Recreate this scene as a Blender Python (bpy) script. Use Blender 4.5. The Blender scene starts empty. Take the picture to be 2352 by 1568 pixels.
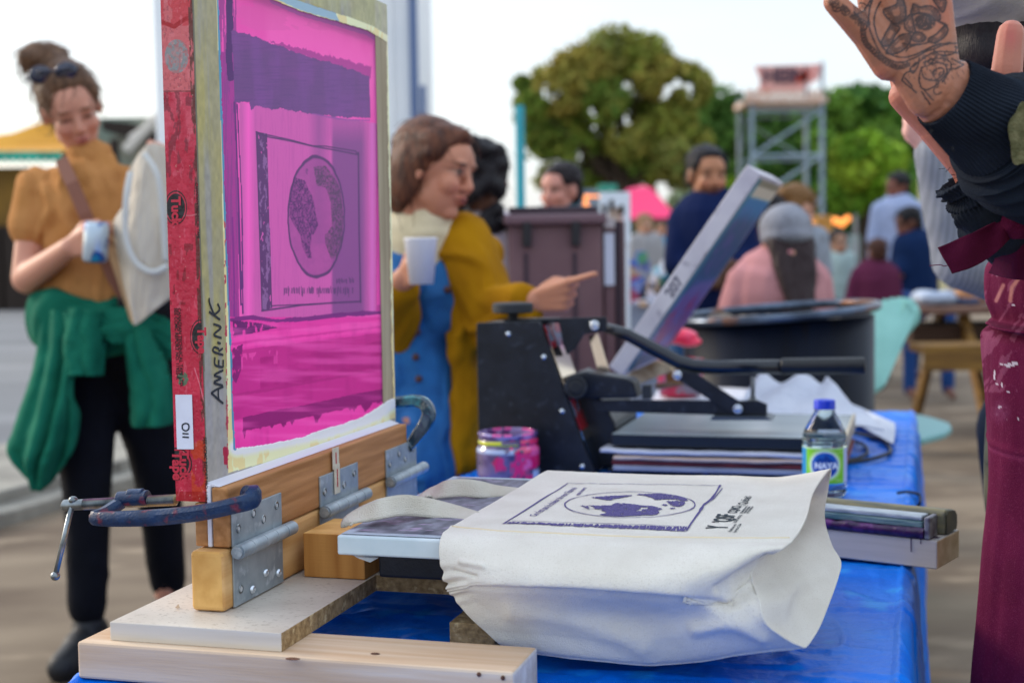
import bpy, bmesh, math, random
import numpy as np
from mathutils import Vector, Matrix

# ------------------------------------------------------------------ camera, world, sun, exposure
sc = bpy.context.scene
COL = sc.collection
random.seed(7)
CAMH = 1.14; PIT = math.radians(3.84); ROLL = 0.0152; YAW = math.radians(16)
F_PX = 2352*50/36.0
CAM = np.array([0, 0, CAMH])
_u = np.array([0, math.sin(PIT), math.cos(PIT)]); _r = np.array([1., 0, 0])
CF = np.array([0, math.cos(PIT), -math.sin(PIT)])
CR = _r*math.cos(ROLL)-_u*math.sin(ROLL); CU = _r*math.sin(ROLL)+_u*math.cos(ROLL)
cd = bpy.data.cameras.new('camera'); cam = bpy.data.objects.new('camera', cd); COL.objects.link(cam)
M = Matrix(((CR[0], CU[0], -CF[0], 0), (CR[1], CU[1], -CF[1], 0), (CR[2], CU[2], -CF[2], CAMH), (0, 0, 0, 1)))
cam.matrix_world = M
cd.lens = 50; cd.sensor_width = 36; cd.clip_start = 0.05; cd.clip_end = 600
cd.dof.use_dof = True; cd.dof.focus_distance = 1.56; cd.dof.aperture_fstop = 4.6
sc.camera = cam

w = bpy.data.worlds.new('World'); sc.world = w; w.use_nodes = True
nt = w.node_tree; nt.nodes.clear()
SUN_EL = math.radians(24); SUN_AZ = math.radians(-62)     # low sun behind thin cloud, ahead and to the left
out = nt.nodes.new('ShaderNodeOutputWorld')
sky = nt.nodes.new('ShaderNodeTexSky'); sky.sky_type = 'NISHITA'; sky.sun_disc = False
sky.sun_elevation = SUN_EL; sky.sun_rotation = SUN_AZ; sky.dust_density = 2.0; sky.air_density = 1.0
bg = nt.nodes.new('ShaderNodeBackground'); bg.inputs['Strength'].default_value = 0.075
nt.links.new(sky.outputs[0], bg.inputs['Color'])
# thin bright cloud sheet over the sky
tc = nt.nodes.new('ShaderNodeTexCoord'); mp = nt.nodes.new('ShaderNodeMapping'); mp.inputs['Scale'].default_value = (1.0, 1.0, 4)
nt.links.new(tc.outputs['Generated'], mp.inputs[0])
nz = nt.nodes.new('ShaderNodeTexNoise'); nz.inputs['Scale'].default_value = 2.2; nz.inputs['Detail'].default_value = 5
nt.links.new(mp.outputs[0], nz.inputs['Vector'])
cr = nt.nodes.new('ShaderNodeValToRGB')
cr.color_ramp.elements[0].position = .3; cr.color_ramp.elements[0].color = (.80, .88, 1.0, 1)
cr.color_ramp.elements[1].position = .72; cr.color_ramp.elements[1].color = (1, 1, 1, 1)
nt.links.new(nz.outputs[0], cr.inputs[0])
bg2 = nt.nodes.new('ShaderNodeBackground'); bg2.inputs['Strength'].default_value = 0.86
sx = nt.nodes.new('ShaderNodeSeparateXYZ'); nt.links.new(tc.outputs['Generated'], sx.inputs[0])
cz = nt.nodes.new('ShaderNodeValToRGB'); cz.color_ramp.elements[0].position = .16; cz.color_ramp.elements[0].color = (.66, .66, .665, 1)
cz.color_ramp.elements[1].position = .6; cz.color_ramp.elements[1].color = (1.06, 1.14, 1.22, 1); nt.links.new(sx.outputs['Z'], cz.inputs[0])
mx = nt.nodes.new('ShaderNodeMix'); mx.data_type = 'RGBA'; mx.blend_type = 'MULTIPLY'; mx.inputs['Factor'].default_value = 1
nt.links.new(cr.outputs[0], mx.inputs['A']); nt.links.new(cz.outputs[0], mx.inputs['B']); nt.links.new(mx.outputs['Result'], bg2.inputs['Color'])
ad = nt.nodes.new('ShaderNodeAddShader')
nt.links.new(bg.outputs[0], ad.inputs[0]); nt.links.new(bg2.outputs[0], ad.inputs[1]); nt.links.new(ad.outputs[0], out.inputs[0])

sd = bpy.data.lights.new('sun', 'SUN'); sd.energy = 1.7; sd.angle = math.radians(12); sd.color = (1, .88, .72)
sun = bpy.data.objects.new('sun', sd); COL.objects.link(sun)
sdir = Vector((math.sin(SUN_AZ)*math.cos(SUN_EL), math.cos(SUN_AZ)*math.cos(SUN_EL), math.sin(SUN_EL)))
sun.rotation_euler = sdir.to_track_quat('Z', 'Y').to_euler(); sun.location = (-3, 2, 6)
sc.view_settings.view_transform = 'Standard'; sc.view_settings.look = 'None'
sc.view_settings.exposure = 0.36; sc.view_settings.gamma = 1
sc.cycles.use_denoising = True; sc.cycles.max_bounces = 8; sc.cycles.transparent_max_bounces = 16

# ------------------------------------------------------------------ measuring helpers
TD = np.array([math.sin(YAW), math.cos(YAW), 0]); TR = np.array([math.cos(YAW), -math.sin(YAW), 0])
def ray(u, v): return CF+CR*((u-1176)/F_PX)+CU*((784-v)/F_PX)
def P(u, v, Y): d = ray(u, v); return CAM+d*(Y/d[1])
def Pz(u, v, z): d = ray(u, v); return CAM+d*((z-CAMH)/d[2])
def Pa(u, v, a): d = ray(u, v); return CAM+d*(a/(d@TR))
def Pb(u, v, b): d = ray(u, v); return CAM+d*(b/(d@TD))
def T(a, b, z): return TR*a+TD*b+np.array([0, 0, z])
def projv(p):
    q = np.asarray(p, float)-CAM; z = q@CF
    return 1176+F_PX*(q@CR)/z, 784-F_PX*(q@CU)/z

def lin(h):
    if not isinstance(h, str): return tuple(h)
    h = h.lstrip('#'); o = []
    for i in (0, 2, 4):
        c = int(h[i:i+2], 16)/255.
        o.append(c/12.92 if c <= .04045 else ((c+.055)/1.055)**2.4)
    return tuple(o)
def srgb2lin(a):
    a = np.clip(np.asarray(a, float), 0, 1)
    return np.where(a <= .04045, a/12.92, ((a+.055)/1.055)**2.4)

# numpy noise / shapes, used for pigment patterns on dense meshes
def vnoise(x, y, seed=0):
    x = np.asarray(x, float); y = np.asarray(y, float)
    xi = np.floor(x).astype(np.int64); yi = np.floor(y).astype(np.int64); fx = x-xi; fy = y-yi
    fx = fx*fx*(3-2*fx); fy = fy*fy*(3-2*fy)
    def h(a, b):
        n = (a*374761393+b*668265263+seed*1442695041) & 0xffffffff
        n = ((n ^ (n >> 13))*1274126177) & 0xffffffff
        return ((n ^ (n >> 16)) & 0xffff)/65535.
    return (h(xi, yi)*(1-fx)+h(xi+1, yi)*fx)*(1-fy)+(h(xi, yi+1)*(1-fx)+h(xi+1, yi+1)*fx)*fy
def fbm(x, y, seed=0, o=4):
    s = 0; a = .5; t = 0
    for i in range(o):
        s = s+a*vnoise(x*2**i, y*2**i, seed+i*17); t += a; a *= .5
    return s/t
def inpoly(X, Y, poly):
    r = np.zeros(X.shape, bool); n = len(poly); j = n-1
    for i in range(n):
        xi, yi = poly[i]; xj, yj = poly[j]
        if yi != yj:
            c = ((yi > Y) != (yj > Y)) & (X < (xj-xi)*(Y-yi)/(yj-yi)+xi); r ^= c
        j = i
    return r
def dline(X, Y, pts, closed=False):
    d = np.full(X.shape, 1e9); pts = list(pts)+([pts[0]] if closed else [])
    for (x0, y0), (x1, y1) in zip(pts[:-1], pts[1:]):
        dx, dy = x1-x0, y1-y0; L = dx*dx+dy*dy+1e-12
        t = np.clip(((X-x0)*dx+(Y-y0)*dy)/L, 0, 1)
        d = np.minimum(d, np.hypot(X-x0-t*dx, Y-y0-t*dy))
    return d
def mixc(C, m, col):
    m = np.asarray(m, float)[..., None]; return C*(1-m)+np.array(col, float)*m

# ------------------------------------------------------------------ materials
_mats = {}
def mat(name, c=(.5, .5, .5), rough=.6, c2=None, nscale=8, ndet=4, stretch=(1, 1, 1), bump=0, bscale=60, bstretch=None,
        metal=0, spec=.5, lo=.35, hi=.65, trans=0, emit=0, vcol=False, sheen=0, sss=0, coat=0, alpha=1, wave=None, c3=None, c3scale=30, ior=1.45):
    if name in _mats: return _mats[name]
    m = bpy.data.materials.new(name); m.use_nodes = True; N = m.node_tree.nodes; L = m.node_tree.links
    b = N['Principled BSDF']; c = lin(c)
    b.inputs['Base Color'].default_value = (*c, 1); b.inputs['Roughness'].default_value = rough
    b.inputs['Metallic'].default_value = metal; b.inputs['Specular IOR Level'].default_value = spec
    b.inputs['Transmission Weight'].default_value = trans; b.inputs['Alpha'].default_value = alpha; b.inputs['IOR'].default_value = ior
    if sheen: b.inputs['Sheen Weight'].default_value = sheen
    if coat: b.inputs['Coat Weight'].default_value = coat
    if sss: b.inputs['Subsurface Weight'].default_value = sss; b.inputs['Subsurface Scale'].default_value = .01; b.inputs['Subsurface Radius'].default_value = (1, .4, .25)
    tcn = N.new('ShaderNodeTexCoord')
    def mapped(s):
        q = N.new('ShaderNodeMapping'); q.inputs['Scale'].default_value = s; L.new(tcn.outputs['Object'], q.inputs[0]); return q.outputs[0]
    cur = None
    if vcol:
        a = N.new('ShaderNodeVertexColor'); a.layer_name = 'Col'; cur = a.outputs['Color']
    if c2 is not None:
        n = N.new('ShaderNodeTexNoise'); n.inputs['Scale'].default_value = nscale; n.inputs['Detail'].default_value = ndet
        L.new(mapped(stretch), n.inputs['Vector'])
        r = N.new('ShaderNodeMapRange'); r.inputs['From Min'].default_value = lo; r.inputs['From Max'].default_value = hi
        L.new(n.outputs[0], r.inputs['Value'])
        x = N.new('ShaderNodeMix'); x.data_type = 'RGBA'; L.new(r.outputs[0], x.inputs['Factor'])
        if cur: L.new(cur, x.inputs['A'])
        else: x.inputs['A'].default_value = (*c, 1)
        x.inputs['B'].default_value = (*lin(c2), 1)
        if vcol: x.blend_type = 'MULTIPLY'
        cur = x.outputs['Result']
    if c3 is not None:
        n = N.new('ShaderNodeTexNoise'); n.inputs['Scale'].default_value = c3scale; n.inputs['Detail'].default_value = 6
        L.new(mapped(stretch), n.inputs['Vector'])
        r = N.new('ShaderNodeMapRange'); r.inputs['From Min'].default_value = .58; r.inputs['From Max'].default_value = .68
        L.new(n.outputs[0], r.inputs['Value'])
        x = N.new('ShaderNodeMix'); x.data_type = 'RGBA'; L.new(r.outputs[0], x.inputs['Factor'])
        if cur: L.new(cur, x.inputs['A'])
        else: x.inputs['A'].default_value = (*c, 1)
        x.inputs['B'].default_value = (*lin(c3), 1); cur = x.outputs['Result']
    if wave:
        wv = N.new('ShaderNodeTexWave'); wv.wave_type = wave.get('type', 'BANDS'); wv.bands_direction = wave.get('dir', 'X')
        wv.inputs['Scale'].default_value = wave['scale']; wv.inputs['Distortion'].default_value = wave.get('dist', 2); wv.inputs['Detail'].default_value = 3
        wv.inputs['Detail Scale'].default_value = wave.get('ds', 1)
        L.new(mapped(wave.get('stretch', (1, 1, 1))), wv.inputs['Vector'])
        x = N.new('ShaderNodeMix'); x.data_type = 'RGBA'
        mm = N.new('ShaderNodeMath'); mm.operation = 'MULTIPLY'; mm.inputs[1].default_value = wave.get('fac', .5); L.new(wv.outputs['Fac'], mm.inputs[0])
        L.new(mm.outputs[0], x.inputs['Factor'])
        if cur: L.new(cur, x.inputs['A'])
        else: x.inputs['A'].default_value = (*c, 1)
        x.inputs['B'].default_value = (*lin(wave['c']), 1); cur = x.outputs['Result']
    if cur: L.new(cur, b.inputs['Base Color'])
    if bump:
        n = N.new('ShaderNodeTexNoise'); n.inputs['Scale'].default_value = bscale; n.inputs['Detail'].default_value = 6
        L.new(mapped(bstretch or stretch), n.inputs['Vector'])
        q = N.new('ShaderNodeBump'); q.inputs['Strength'].default_value = bump; q.inputs['Distance'].default_value = .003
        L.new(n.outputs[0], q.inputs['Height']); L.new(q.outputs[0], b.inputs['Normal'])
    if emit: b.inputs['Emission Color'].default_value = (*c, 1); b.inputs['Emission Strength'].default_value = emit
    m.diffuse_color = (*c, 1); _mats[name] = m
    return m

# ------------------------------------------------------------------ objects
def thing(name, label, cat, loc=(0, 0, 0), rotz=0, group=None, kind=None):
    o = bpy.data.objects.new(name, None); COL.objects.link(o); o.location = loc; o.rotation_euler = (0, 0, rotz)
    o['label'] = label; o['category'] = cat
    if group: o['group'] = group
    if kind: o['kind'] = kind
    o.empty_display_size = .05
    return o
def basis(o):
    m = Matrix.Translation(o.location) @ Matrix.Rotation(o.rotation_euler.z, 4, 'Z')
    return (basis(o.parent) @ m) if o.parent else m
def tag(o, label=None, cat=None, group=None, kind=None):
    if label: o['label'] = label
    if cat: o['category'] = cat
    if group: o['group'] = group
    if kind: o['kind'] = kind
    return o
class MB:
    """collects geometry in world coordinates; build() links it as one mesh object"""
    def __init__(s): s.v = []; s.f = []; s.mi = []; s.cur = 0; s.col = []; s.n = 0
    def add(s, vs, fs, col=None):
        vs = np.asarray(vs, float).reshape(-1, 3); s.v.append(vs)
        for f in fs: s.f.append(tuple(i+s.n for i in f)); s.mi.append(s.cur)
        if col is not None: s.col.append(np.asarray(col, float).reshape(-1, 3))
        s.n += len(vs); return s
    def frame(s, ax):
        x, y, z = [np.asarray(q, float) for q in ax]; return np.stack([x, y, z], 1)
    def box(s, c, size, ax=None):
        h = np.asarray(size, float)/2
        k = np.array([[x, y, z] for x in (-1, 1) for y in (-1, 1) for z in (-1, 1)])*h
        R = np.eye(3) if ax is None else s.frame(ax)
        v = k@R.T+np.asarray(c, float)
        return s.add(v, [(0, 1, 3, 2), (4, 6, 7, 5), (0, 4, 5, 1), (2, 3, 7, 6), (0, 2, 6, 4), (1, 5, 7, 3)])
    def abz(s, a0, a1, b0, b1, z0, z1):
        return s.box(T((a0+a1)/2, (b0+b1)/2, (z0+z1)/2), (abs(a1-a0), abs(b1-b0), abs(z1-z0)), (TR, TD, (0, 0, 1)))
    def ring(s, c, n, r, seg, ref=None, ry=None):
        n = np.asarray(n, float); n = n/(np.linalg.norm(n)+1e-12)
        ref = np.array([0, 0, 1.]) if ref is None else np.asarray(ref, float)
        if abs(n@ref) > .95*np.linalg.norm(ref): ref = np.array([1., 0, 0]) if abs(n[0]) < .9 else np.array([0, 1., 0])
        x = np.cross(ref, n); x /= np.linalg.norm(x); y = np.cross(n, x)
        t = np.arange(seg)*2*math.pi/seg
        return np.asarray(c, float)+np.outer(np.cos(t)*r, x)+np.outer(np.sin(t)*(ry if ry else r), y)
    def tube(s, pts, radii, seg=12, cap=True, ref=None, flat=None):
        pts = [np.asarray(p, float) for p in pts]
        if not hasattr(radii, '__len__'): radii = [radii]*len(pts)
        vs = []; m = len(pts)
        for i, p in enumerate(pts):
            t = pts[min(i+1, m-1)]-pts[max(i-1, 0)]
            vs.append(s.ring(p, t, radii[i], seg, ref, None if flat is None else radii[i]*flat))
        v = np.concatenate(vs); fs = []
        for i in range(m-1):
            for j in range(seg):
                k = (j+1) % seg; fs.append((i*seg+j, i*seg+k, (i+1)*seg+k, (i+1)*seg+j))
        if cap: fs.append(tuple(range(seg))[::-1]); fs.append(tuple((m-1)*seg+j for j in range(seg)))
        return s.add(v, fs)
    def cap(s, p0, p1, r0, r1, seg=14, nh=4):
        p0 = np.asarray(p0, float); p1 = np.asarray(p1, float); d = p1-p0; L = np.linalg.norm(d)+1e-9; d = d/L
        pts = []; rad = []
        for i in range(nh+1):
            a = math.pi/2*(1-i/nh); pts.append(p0-d*r0*math.sin(a)); rad.append(max(r0*math.cos(a), r0*.06))
        for i in range(nh+1):
            a = math.pi/2*(i/nh); pts.append(p1+d*r1*math.sin(a)); rad.append(max(r1*math.cos(a), r1*.06))
        return s.tube(pts, rad, seg, True)
    def ell(s, c, r, ax=None, nu=20, nv=12):
        R = np.eye(3) if ax is None else s.frame(ax); vs = []; fs = []
        vs.append([0, 0, 1]); 
        for i in range(1, nv):
            a = math.pi*i/nv
            for j in range(nu):
                b = 2*math.pi*j/nu; vs.append([math.sin(a)*math.cos(b), math.sin(a)*math.sin(b), math.cos(a)])
        vs.append([0, 0, -1]); k = len(vs)-1
        for j in range(nu): fs.append((0, 1+j, 1+(j+1) % nu)); fs.append((k, k-nu+(j+1) % nu, k-nu+j))
        for i in range(nv-2):
            for j in range(nu):
                a = 1+i*nu+j; b = 1+i*nu+(j+1) % nu; fs.append((a, a+nu, b+nu, b))
        v = (np.array(vs)*np.asarray(r, float))@R.T+np.asarray(c, float)
        return s.add(v, fs)
    def lathe(s, base, prof, seg=32, ax=None, closed=False):
        R = np.eye(3) if ax is None else s.frame(ax); vs = []; fs = []; t = np.arange(seg)*2*math.pi/seg
        for r, z in prof: vs.append(np.stack([np.cos(t)*r, np.sin(t)*r, np.full(seg, z)], 1))
        v = np.concatenate(vs)@R.T+np.asarray(base, float)
        for i in range(len(prof)-1):
            for j in range(seg):
                k = (j+1) % seg; fs.append((i*seg+j, i*seg+k, (i+1)*seg+k, (i+1)*seg+j))
        if closed: fs.append(tuple(range(seg))[::-1]); fs.append(tuple((len(prof)-1)*seg+j for j in range(seg)))
        return s.add(v, fs)
    def prism(s, poly, off):
        poly = np.asarray(poly, float); n = len(poly); v = np.concatenate([poly, poly+np.asarray(off, float)])
        fs = [tuple(range(n))[::-1], tuple(range(n, 2*n))]+[(i, (i+1) % n, n+(i+1) % n, n+i) for i in range(n)]
        return s.add(v, fs)
    def grid(s, V, col=None, wrap=False):
        nu, nv = V.shape[:2]; fs = []
        for i in range(nu-1):
            b = i*nv
            for j in range(nv-1): fs.append((b+j, b+j+1, b+nv+j+1, b+nv+j))
            if wrap: fs.append((b+nv-1, b, b+nv, b+2*nv-1))
        return s.add(V.reshape(-1, 3), fs, None if col is None else col.reshape(-1, 3))
    def ribbon(s, pts, wd, th, up):
        pts = [np.asarray(p, float) for p in pts]; m = len(pts); V = []
        if not hasattr(wd, '__len__'): wd = [wd]*m
        for i, p in enumerate(pts):
            t = pts[min(i+1, m-1)]-pts[max(i-1, 0)]; t = t/(np.linalg.norm(t)+1e-9)
            u_ = np.asarray(up[i] if np.ndim(up) == 2 else up, float); x = np.cross(t, u_); x /= np.linalg.norm(x)+1e-9; n = np.cross(x, t)
            h = wd[i]/2; V += [p-x*h-n*th/2, p+x*h-n*th/2, p+x*h+n*th/2, p-x*h+n*th/2]
        fs = []
        for i in range(m-1):
            for j in range(4): k = (j+1) % 4; fs.append((i*4+j, i*4+k, (i+1)*4+k, (i+1)*4+j))
        fs += [(3, 2, 1, 0), ((m-1)*4, (m-1)*4+1, (m-1)*4+2, (m-1)*4+3)]
        return s.add(V, fs)
    def mesh(s, name):
        me = bpy.data.meshes.new(name); me.from_pydata(np.concatenate(s.v).tolist(), [], s.f)
        return me
    def build(s, name, mats, parent=None, smooth=False, bevel=0, bseg=2, subsurf=0, solid=0, auto=None, fixn=True):
        v = np.concatenate(s.v)
        me = bpy.data.meshes.new(name)
        if parent is not None:
            Mi = np.array(basis(parent).inverted()); v = v@Mi[:3, :3].T+Mi[:3, 3]
        me.from_pydata(v.tolist(), [], s.f)
        mats = mats if isinstance(mats, (list, tuple)) else [mats]
        for q in mats: me.materials.append(q)
        if len(mats) > 1: me.polygons.foreach_set('material_index', np.array(s.mi, dtype=np.int32))
        if s.col:
            c = np.concatenate(s.col); ca = me.color_attributes.new('Col', 'FLOAT_COLOR', 'POINT')
            ca.data.foreach_set('color', np.concatenate([c, np.ones((len(c), 1))], 1).astype(np.float32).ravel())
        me.polygons.foreach_set('use_smooth', np.full(len(me.polygons), bool(smooth or auto)))
        me.update()
        if fixn and len(me.polygons) < 60000 and not s.col:
            bm = bmesh.new(); bm.from_mesh(me); bmesh.ops.recalc_face_normals(bm, faces=bm.faces); bm.to_mesh(me); bm.free()
        if auto: me.set_sharp_from_angle(angle=math.radians(auto))
        o = bpy.data.objects.new(name, me); COL.objects.link(o)
        if parent is not None: o.parent = parent
        if solid:
            q = o.modifiers.new('solid', 'SOLIDIFY'); q.thickness = solid; q.offset = 0
        if bevel:
            q = o.modifiers.new('bevel', 'BEVEL'); q.width = bevel; q.segments = bseg; q.limit_method = 'ANGLE'
        if subsurf:
            q = o.modifiers.new('sub', 'SUBSURF'); q.levels = q.render_levels = subsurf
        return o
def _pass(): pass
def obj_from(me, name, mats, parent=None, smooth=True):
    """link world-coordinate mesh data as an object under parent"""
    if parent is not None: me.transform(basis(parent).inverted())
    me.materials.clear()
    for q in (mats if isinstance(mats, (list, tuple)) else [mats]): me.materials.append(q)
    me.polygons.foreach_set('use_smooth', np.full(len(me.polygons), smooth))
    o = bpy.data.objects.new(name, me); COL.objects.link(o)
    if parent is not None: o.parent = parent
    return o
def remesh(mb, voxel, smooth=6, factor=.5):
    me = mb.mesh('tmp'); o = bpy.data.objects.new('tmp', me); COL.objects.link(o)
    q = o.modifiers.new('r', 'REMESH'); q.mode = 'VOXEL'; q.voxel_size = voxel
    if smooth: q = o.modifiers.new('s', 'SMOOTH'); q.factor = factor; q.iterations = smooth
    dg = bpy.context.evaluated_depsgraph_get(); dg.update()
    r = bpy.data.meshes.new_from_object(o.evaluated_get(dg)); bpy.data.objects.remove(o); bpy.data.meshes.remove(me)
    return r
def verts_of(me):
    a = np.empty(len(me.vertices)*3, np.float32); me.vertices.foreach_get('co', a); return a.reshape(-1, 3).astype(float)
def set_verts(me, v): me.vertices.foreach_set('co', v.astype(np.float32).ravel()); me.update()
def norms_of(me):
    a = np.empty(len(me.vertices)*3, np.float32); me.vertices.foreach_get('normal', a); return a.reshape(-1, 3).astype(float)
def set_col(me, c):
    ca = me.color_attributes.new('Col', 'FLOAT_COLOR', 'POINT')
    ca.data.foreach_set('color', np.concatenate([c, np.ones((len(c), 1))], 1).astype(np.float32).ravel())
def catmull(pts, n):
    pts = np.asarray(pts, float); m = len(pts); t = np.linspace(0, m-1, n); i = np.minimum(t.astype(int), m-2); f = (t-i)
    f = f.reshape((-1,)+(1,)*(pts.ndim-1))
    p0 = pts[np.maximum(i-1, 0)]; p1 = pts[i]; p2 = pts[i+1]; p3 = pts[np.minimum(i+2, m-1)]
    return .5*((2*p1)+(-p0+p2)*f+(2*p0-5*p1+4*p2-p3)*f*f+(-p0+3*p1-3*p2+p3)*f**3)
def surf(ctrl, nu, nv):
    c = catmull(np.asarray(ctrl, float), nu); return np.swapaxes(catmull(np.swapaxes(c, 0, 1), nv), 0, 1)
def text_geo(s, size=1., bold=0., shear=0., align='LEFT', space=1.):
    """flat letter outlines from the built in font: (verts Nx2, faces)"""
    cu = bpy.data.curves.new('t', 'FONT'); cu.body = s; cu.size = size; cu.offset = bold; cu.shear = shear; cu.align_x = align
    cu.space_character = space; cu.resolution_u = 3
    o = bpy.data.objects.new('t', cu); COL.objects.link(o); dg = bpy.context.evaluated_depsgraph_get(); dg.update()
    me = bpy.data.meshes.new_from_object(o.evaluated_get(dg)); v = verts_of(me)[:, :2]; f = [tuple(p.vertices) for p in me.polygons]
    bpy.data.objects.remove(o); bpy.data.curves.remove(cu); bpy.data.meshes.remove(me)
    return v, f
def put_text(mb, s, org, ex, ey, size, lift, **k):
    """write s from point org along ex with letters standing along ey (world unit vectors), raised by vector lift"""
    v, f = text_geo(s, size, **k); ex = np.asarray(ex, float); ey = np.asarray(ey, float)
    mb.add(np.asarray(org, float)+np.outer(v[:, 0], ex)+np.outer(v[:, 1], ey)+np.asarray(lift, float), f)
Zv = np.array([0, 0, 1.])
RZ = -YAW
# ================================================================== SETTING AND BACKGROUND
def struct(name, mb, m, **k):
    o = mb.build(name, m, **k); o['kind'] = 'structure'; return o
sand = mat('sand', '#847460', .95, '#5f4f3f', nscale=1.1, ndet=8, stretch=(.7, 1.6, 1), lo=.38, hi=.62, bump=.9, bscale=14, c3='#8d7c67', c3scale=3.2)
m = MB(); n = 90
gx = np.concatenate([-np.geomspace(300, 6, 20), np.linspace(-5.5, 5.5, 90), np.geomspace(6, 300, 20)])
gy = np.concatenate([np.linspace(-4, 12, 110), np.geomspace(12.5, 420, 30)])
X, Y = np.meshgrid(gx, gy, indexing='ij')
near = np.clip(1-Y/14, 0, 1)*np.clip(1-np.abs(X)/7, 0, 1)
Zg = near*(.05*(fbm(X*1.3, Y*2.1, 5)-.5)+.02*(fbm(X*6, Y*6, 9)-.5))
m.grid(np.stack([X, Y, Zg], -1)); struct('sand_ground', m, sand, smooth=True)
# pavement on the left, with its raised concrete kerb
asph = mat('pavement', '#66676a', .85, '#7c7d7f', nscale=.35, ndet=5, stretch=(.4, 3, 1), bump=.4, bscale=40)
conc = mat('kerb_concrete', '#999488', .85, '#7a756c', nscale=5, ndet=6, bump=.5, bscale=60)
k0 = Pz(0, 1192, 0); k1 = Pz(400, 1078, 0); kd = (k1-k0); kd /= np.linalg.norm(kd); kn = np.array([-kd[1], kd[0], 0])
m = MB(); A = k0-kd*9; B = k0+kd*22
q = [A, B, B+kn*40, A+kn*60]
m.add([p+Zv*.115 for p in q], [(0, 1, 2, 3)]); struct('pavement', m, asph)
m = MB()
for i in range(16):
    a = A+kd*(i*1.98); m.box(a+kd*.98+kn*.5+Zv*.055, (1.965, 1.0, .13), (kd, kn, Zv))
for i in range(16):
    a = A+kd*(i*1.98); m.box(a+kd*.98+kn*.02+Zv*.02, (1.965, .32, .09), (kd, kn, Zv))
struct('kerb', m, conc, bevel=.012)

# ---- white box container behind the tall screen
ct = thing('shipping_container', 'tall white box container behind the pink printing screen', 'container', (-.9, 12.5, 0))
cw = mat('container_white', '#f3f4f4', .5, '#e8ebee', nscale=1.2, bump=.1)
m = MB(); m.box((-1.9, 13.5, 1.95), (2.26, 2.4, 3.7)); m.build('body', cw, ct, bevel=.03)
pr_ = P(966, 300, 12.28)
m = MB(); m.box((-.80, 12.27, 1.95), (.07, .08, 3.7)); m.build('corner_post', mat('container_edge', '#5b6f96', .5), ct)
m = MB()
for x in (-2.4, -1.9, -1.4, -1.0): m.box((x, 12.27, 1.95), (.03, .05, 3.6))
m.build('door_rib', cw, ct); m = MB(); m.box(P(972, 238, 12.23), (.05, .05, .3)); m.build('lock_rod', mat('container_edge'), ct)

# ---- festival stall at the left, far behind
st = thing('market_stall', 'ochre stall with yellow canopy and scalloped teal trim', 'stall', (-9.5, 26, 0))
oc = mat('stall_wall', '#8a6420', .8, '#4f3a1c', nscale=.7, ndet=3, bump=.2)
m = MB(); L0 = P(-120, 560, 26); R0 = P(98, 560, 26)
m.box(((L0[0]+R0[0])/2, 27, 1.35), (R0[0]-L0[0], 2, 2.7)); m.build('wall', oc, st)
m = MB(); m.prism([P(-140, 350, 25.6), P(135, 348, 25.6), P(285, 322, 27), P(255, 282, 27.2), P(130, 268, 27.2), P(30, 305, 26.6), P(-140, 330, 26)], (0, 1.6, 0))
m.build('canopy', mat('canopy_yellow', '#e0a02c', .7, '#c98a1d', nscale=.8), st)
m = MB()
for i in range(14):
    u0 = -120+i*18.6; m.prism([P(u0, 348, 25.5), P(u0+18, 348, 25.5), P(u0+17, 366, 25.5), P(u0+9, 376, 25.5), P(u0+1, 366, 25.5)], (0, .05, 0))
tag(m.build('valance', mat('teal_trim', '#2fb59a', .7, '#1c8f78', nscale=4), st), 'teal scalloped trim')
m = MB()
for u in (-8, 30, 62): m.box(P(u, 640, 25.8), (.25, .2, 1.9))
m.build('counter_post', mat('dark_brown', '#2b2019', .8), st)
bs = thing('wooden_shelter', 'dark low roof with pale slanting beams behind the woman\'s shoulder', 'shelter', (-6.5, 24, 0))
m = MB(); m.prism([P(232, 275, 24), P(300, 282, 24), P(420, 330, 24), P(420, 352, 24), P(235, 300, 24)], (0, 2, 0)); m.build('roof', mat('dark_brown'), bs)
m = MB(); m.box(P(330, 470, 25), (1.7, .3, 3.0)); m.build('wall', mat('shelter_wall', '#a9a08c', .8, '#7b8a7b', nscale=1), bs)
m = MB(); m.tube([P(290, 345, 23.8), P(392, 238, 23.8)], .09, 8); m.tube([P(300, 320, 23.8), P(330, 300, 23.8)], .07, 8); m.build('beam', mat('pale_beam', '#cfc7bb', .8), bs)
m = MB()
for u in (262, 405): m.tube([P(u, 320, 23.9), np.array([P(u, 320, 23.9)[0], 23.9, 0])], .08, 8)
m.build('post', mat('dark_brown'), bs)

# ---- teal pole
p = P(1196, 300, 8.2)
m = MB(); m.tube([(p[0]-.01, 8.2, 0), (p[0]-.005, 8.2, P(1195, 243, 8.2)[2])], .027, 14); m.lathe((p[0]-.01, 8.2, 0), [(.12, 0), (.12, .012), (.03, .02)], 16)
tag(m.build('painted_pole', mat('teal_paint', '#35aab9', .5, '#2c98a9', nscale=2), smooth=False, auto=40), 'slim turquoise painted pole standing behind the brown bin', 'pole')

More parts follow.
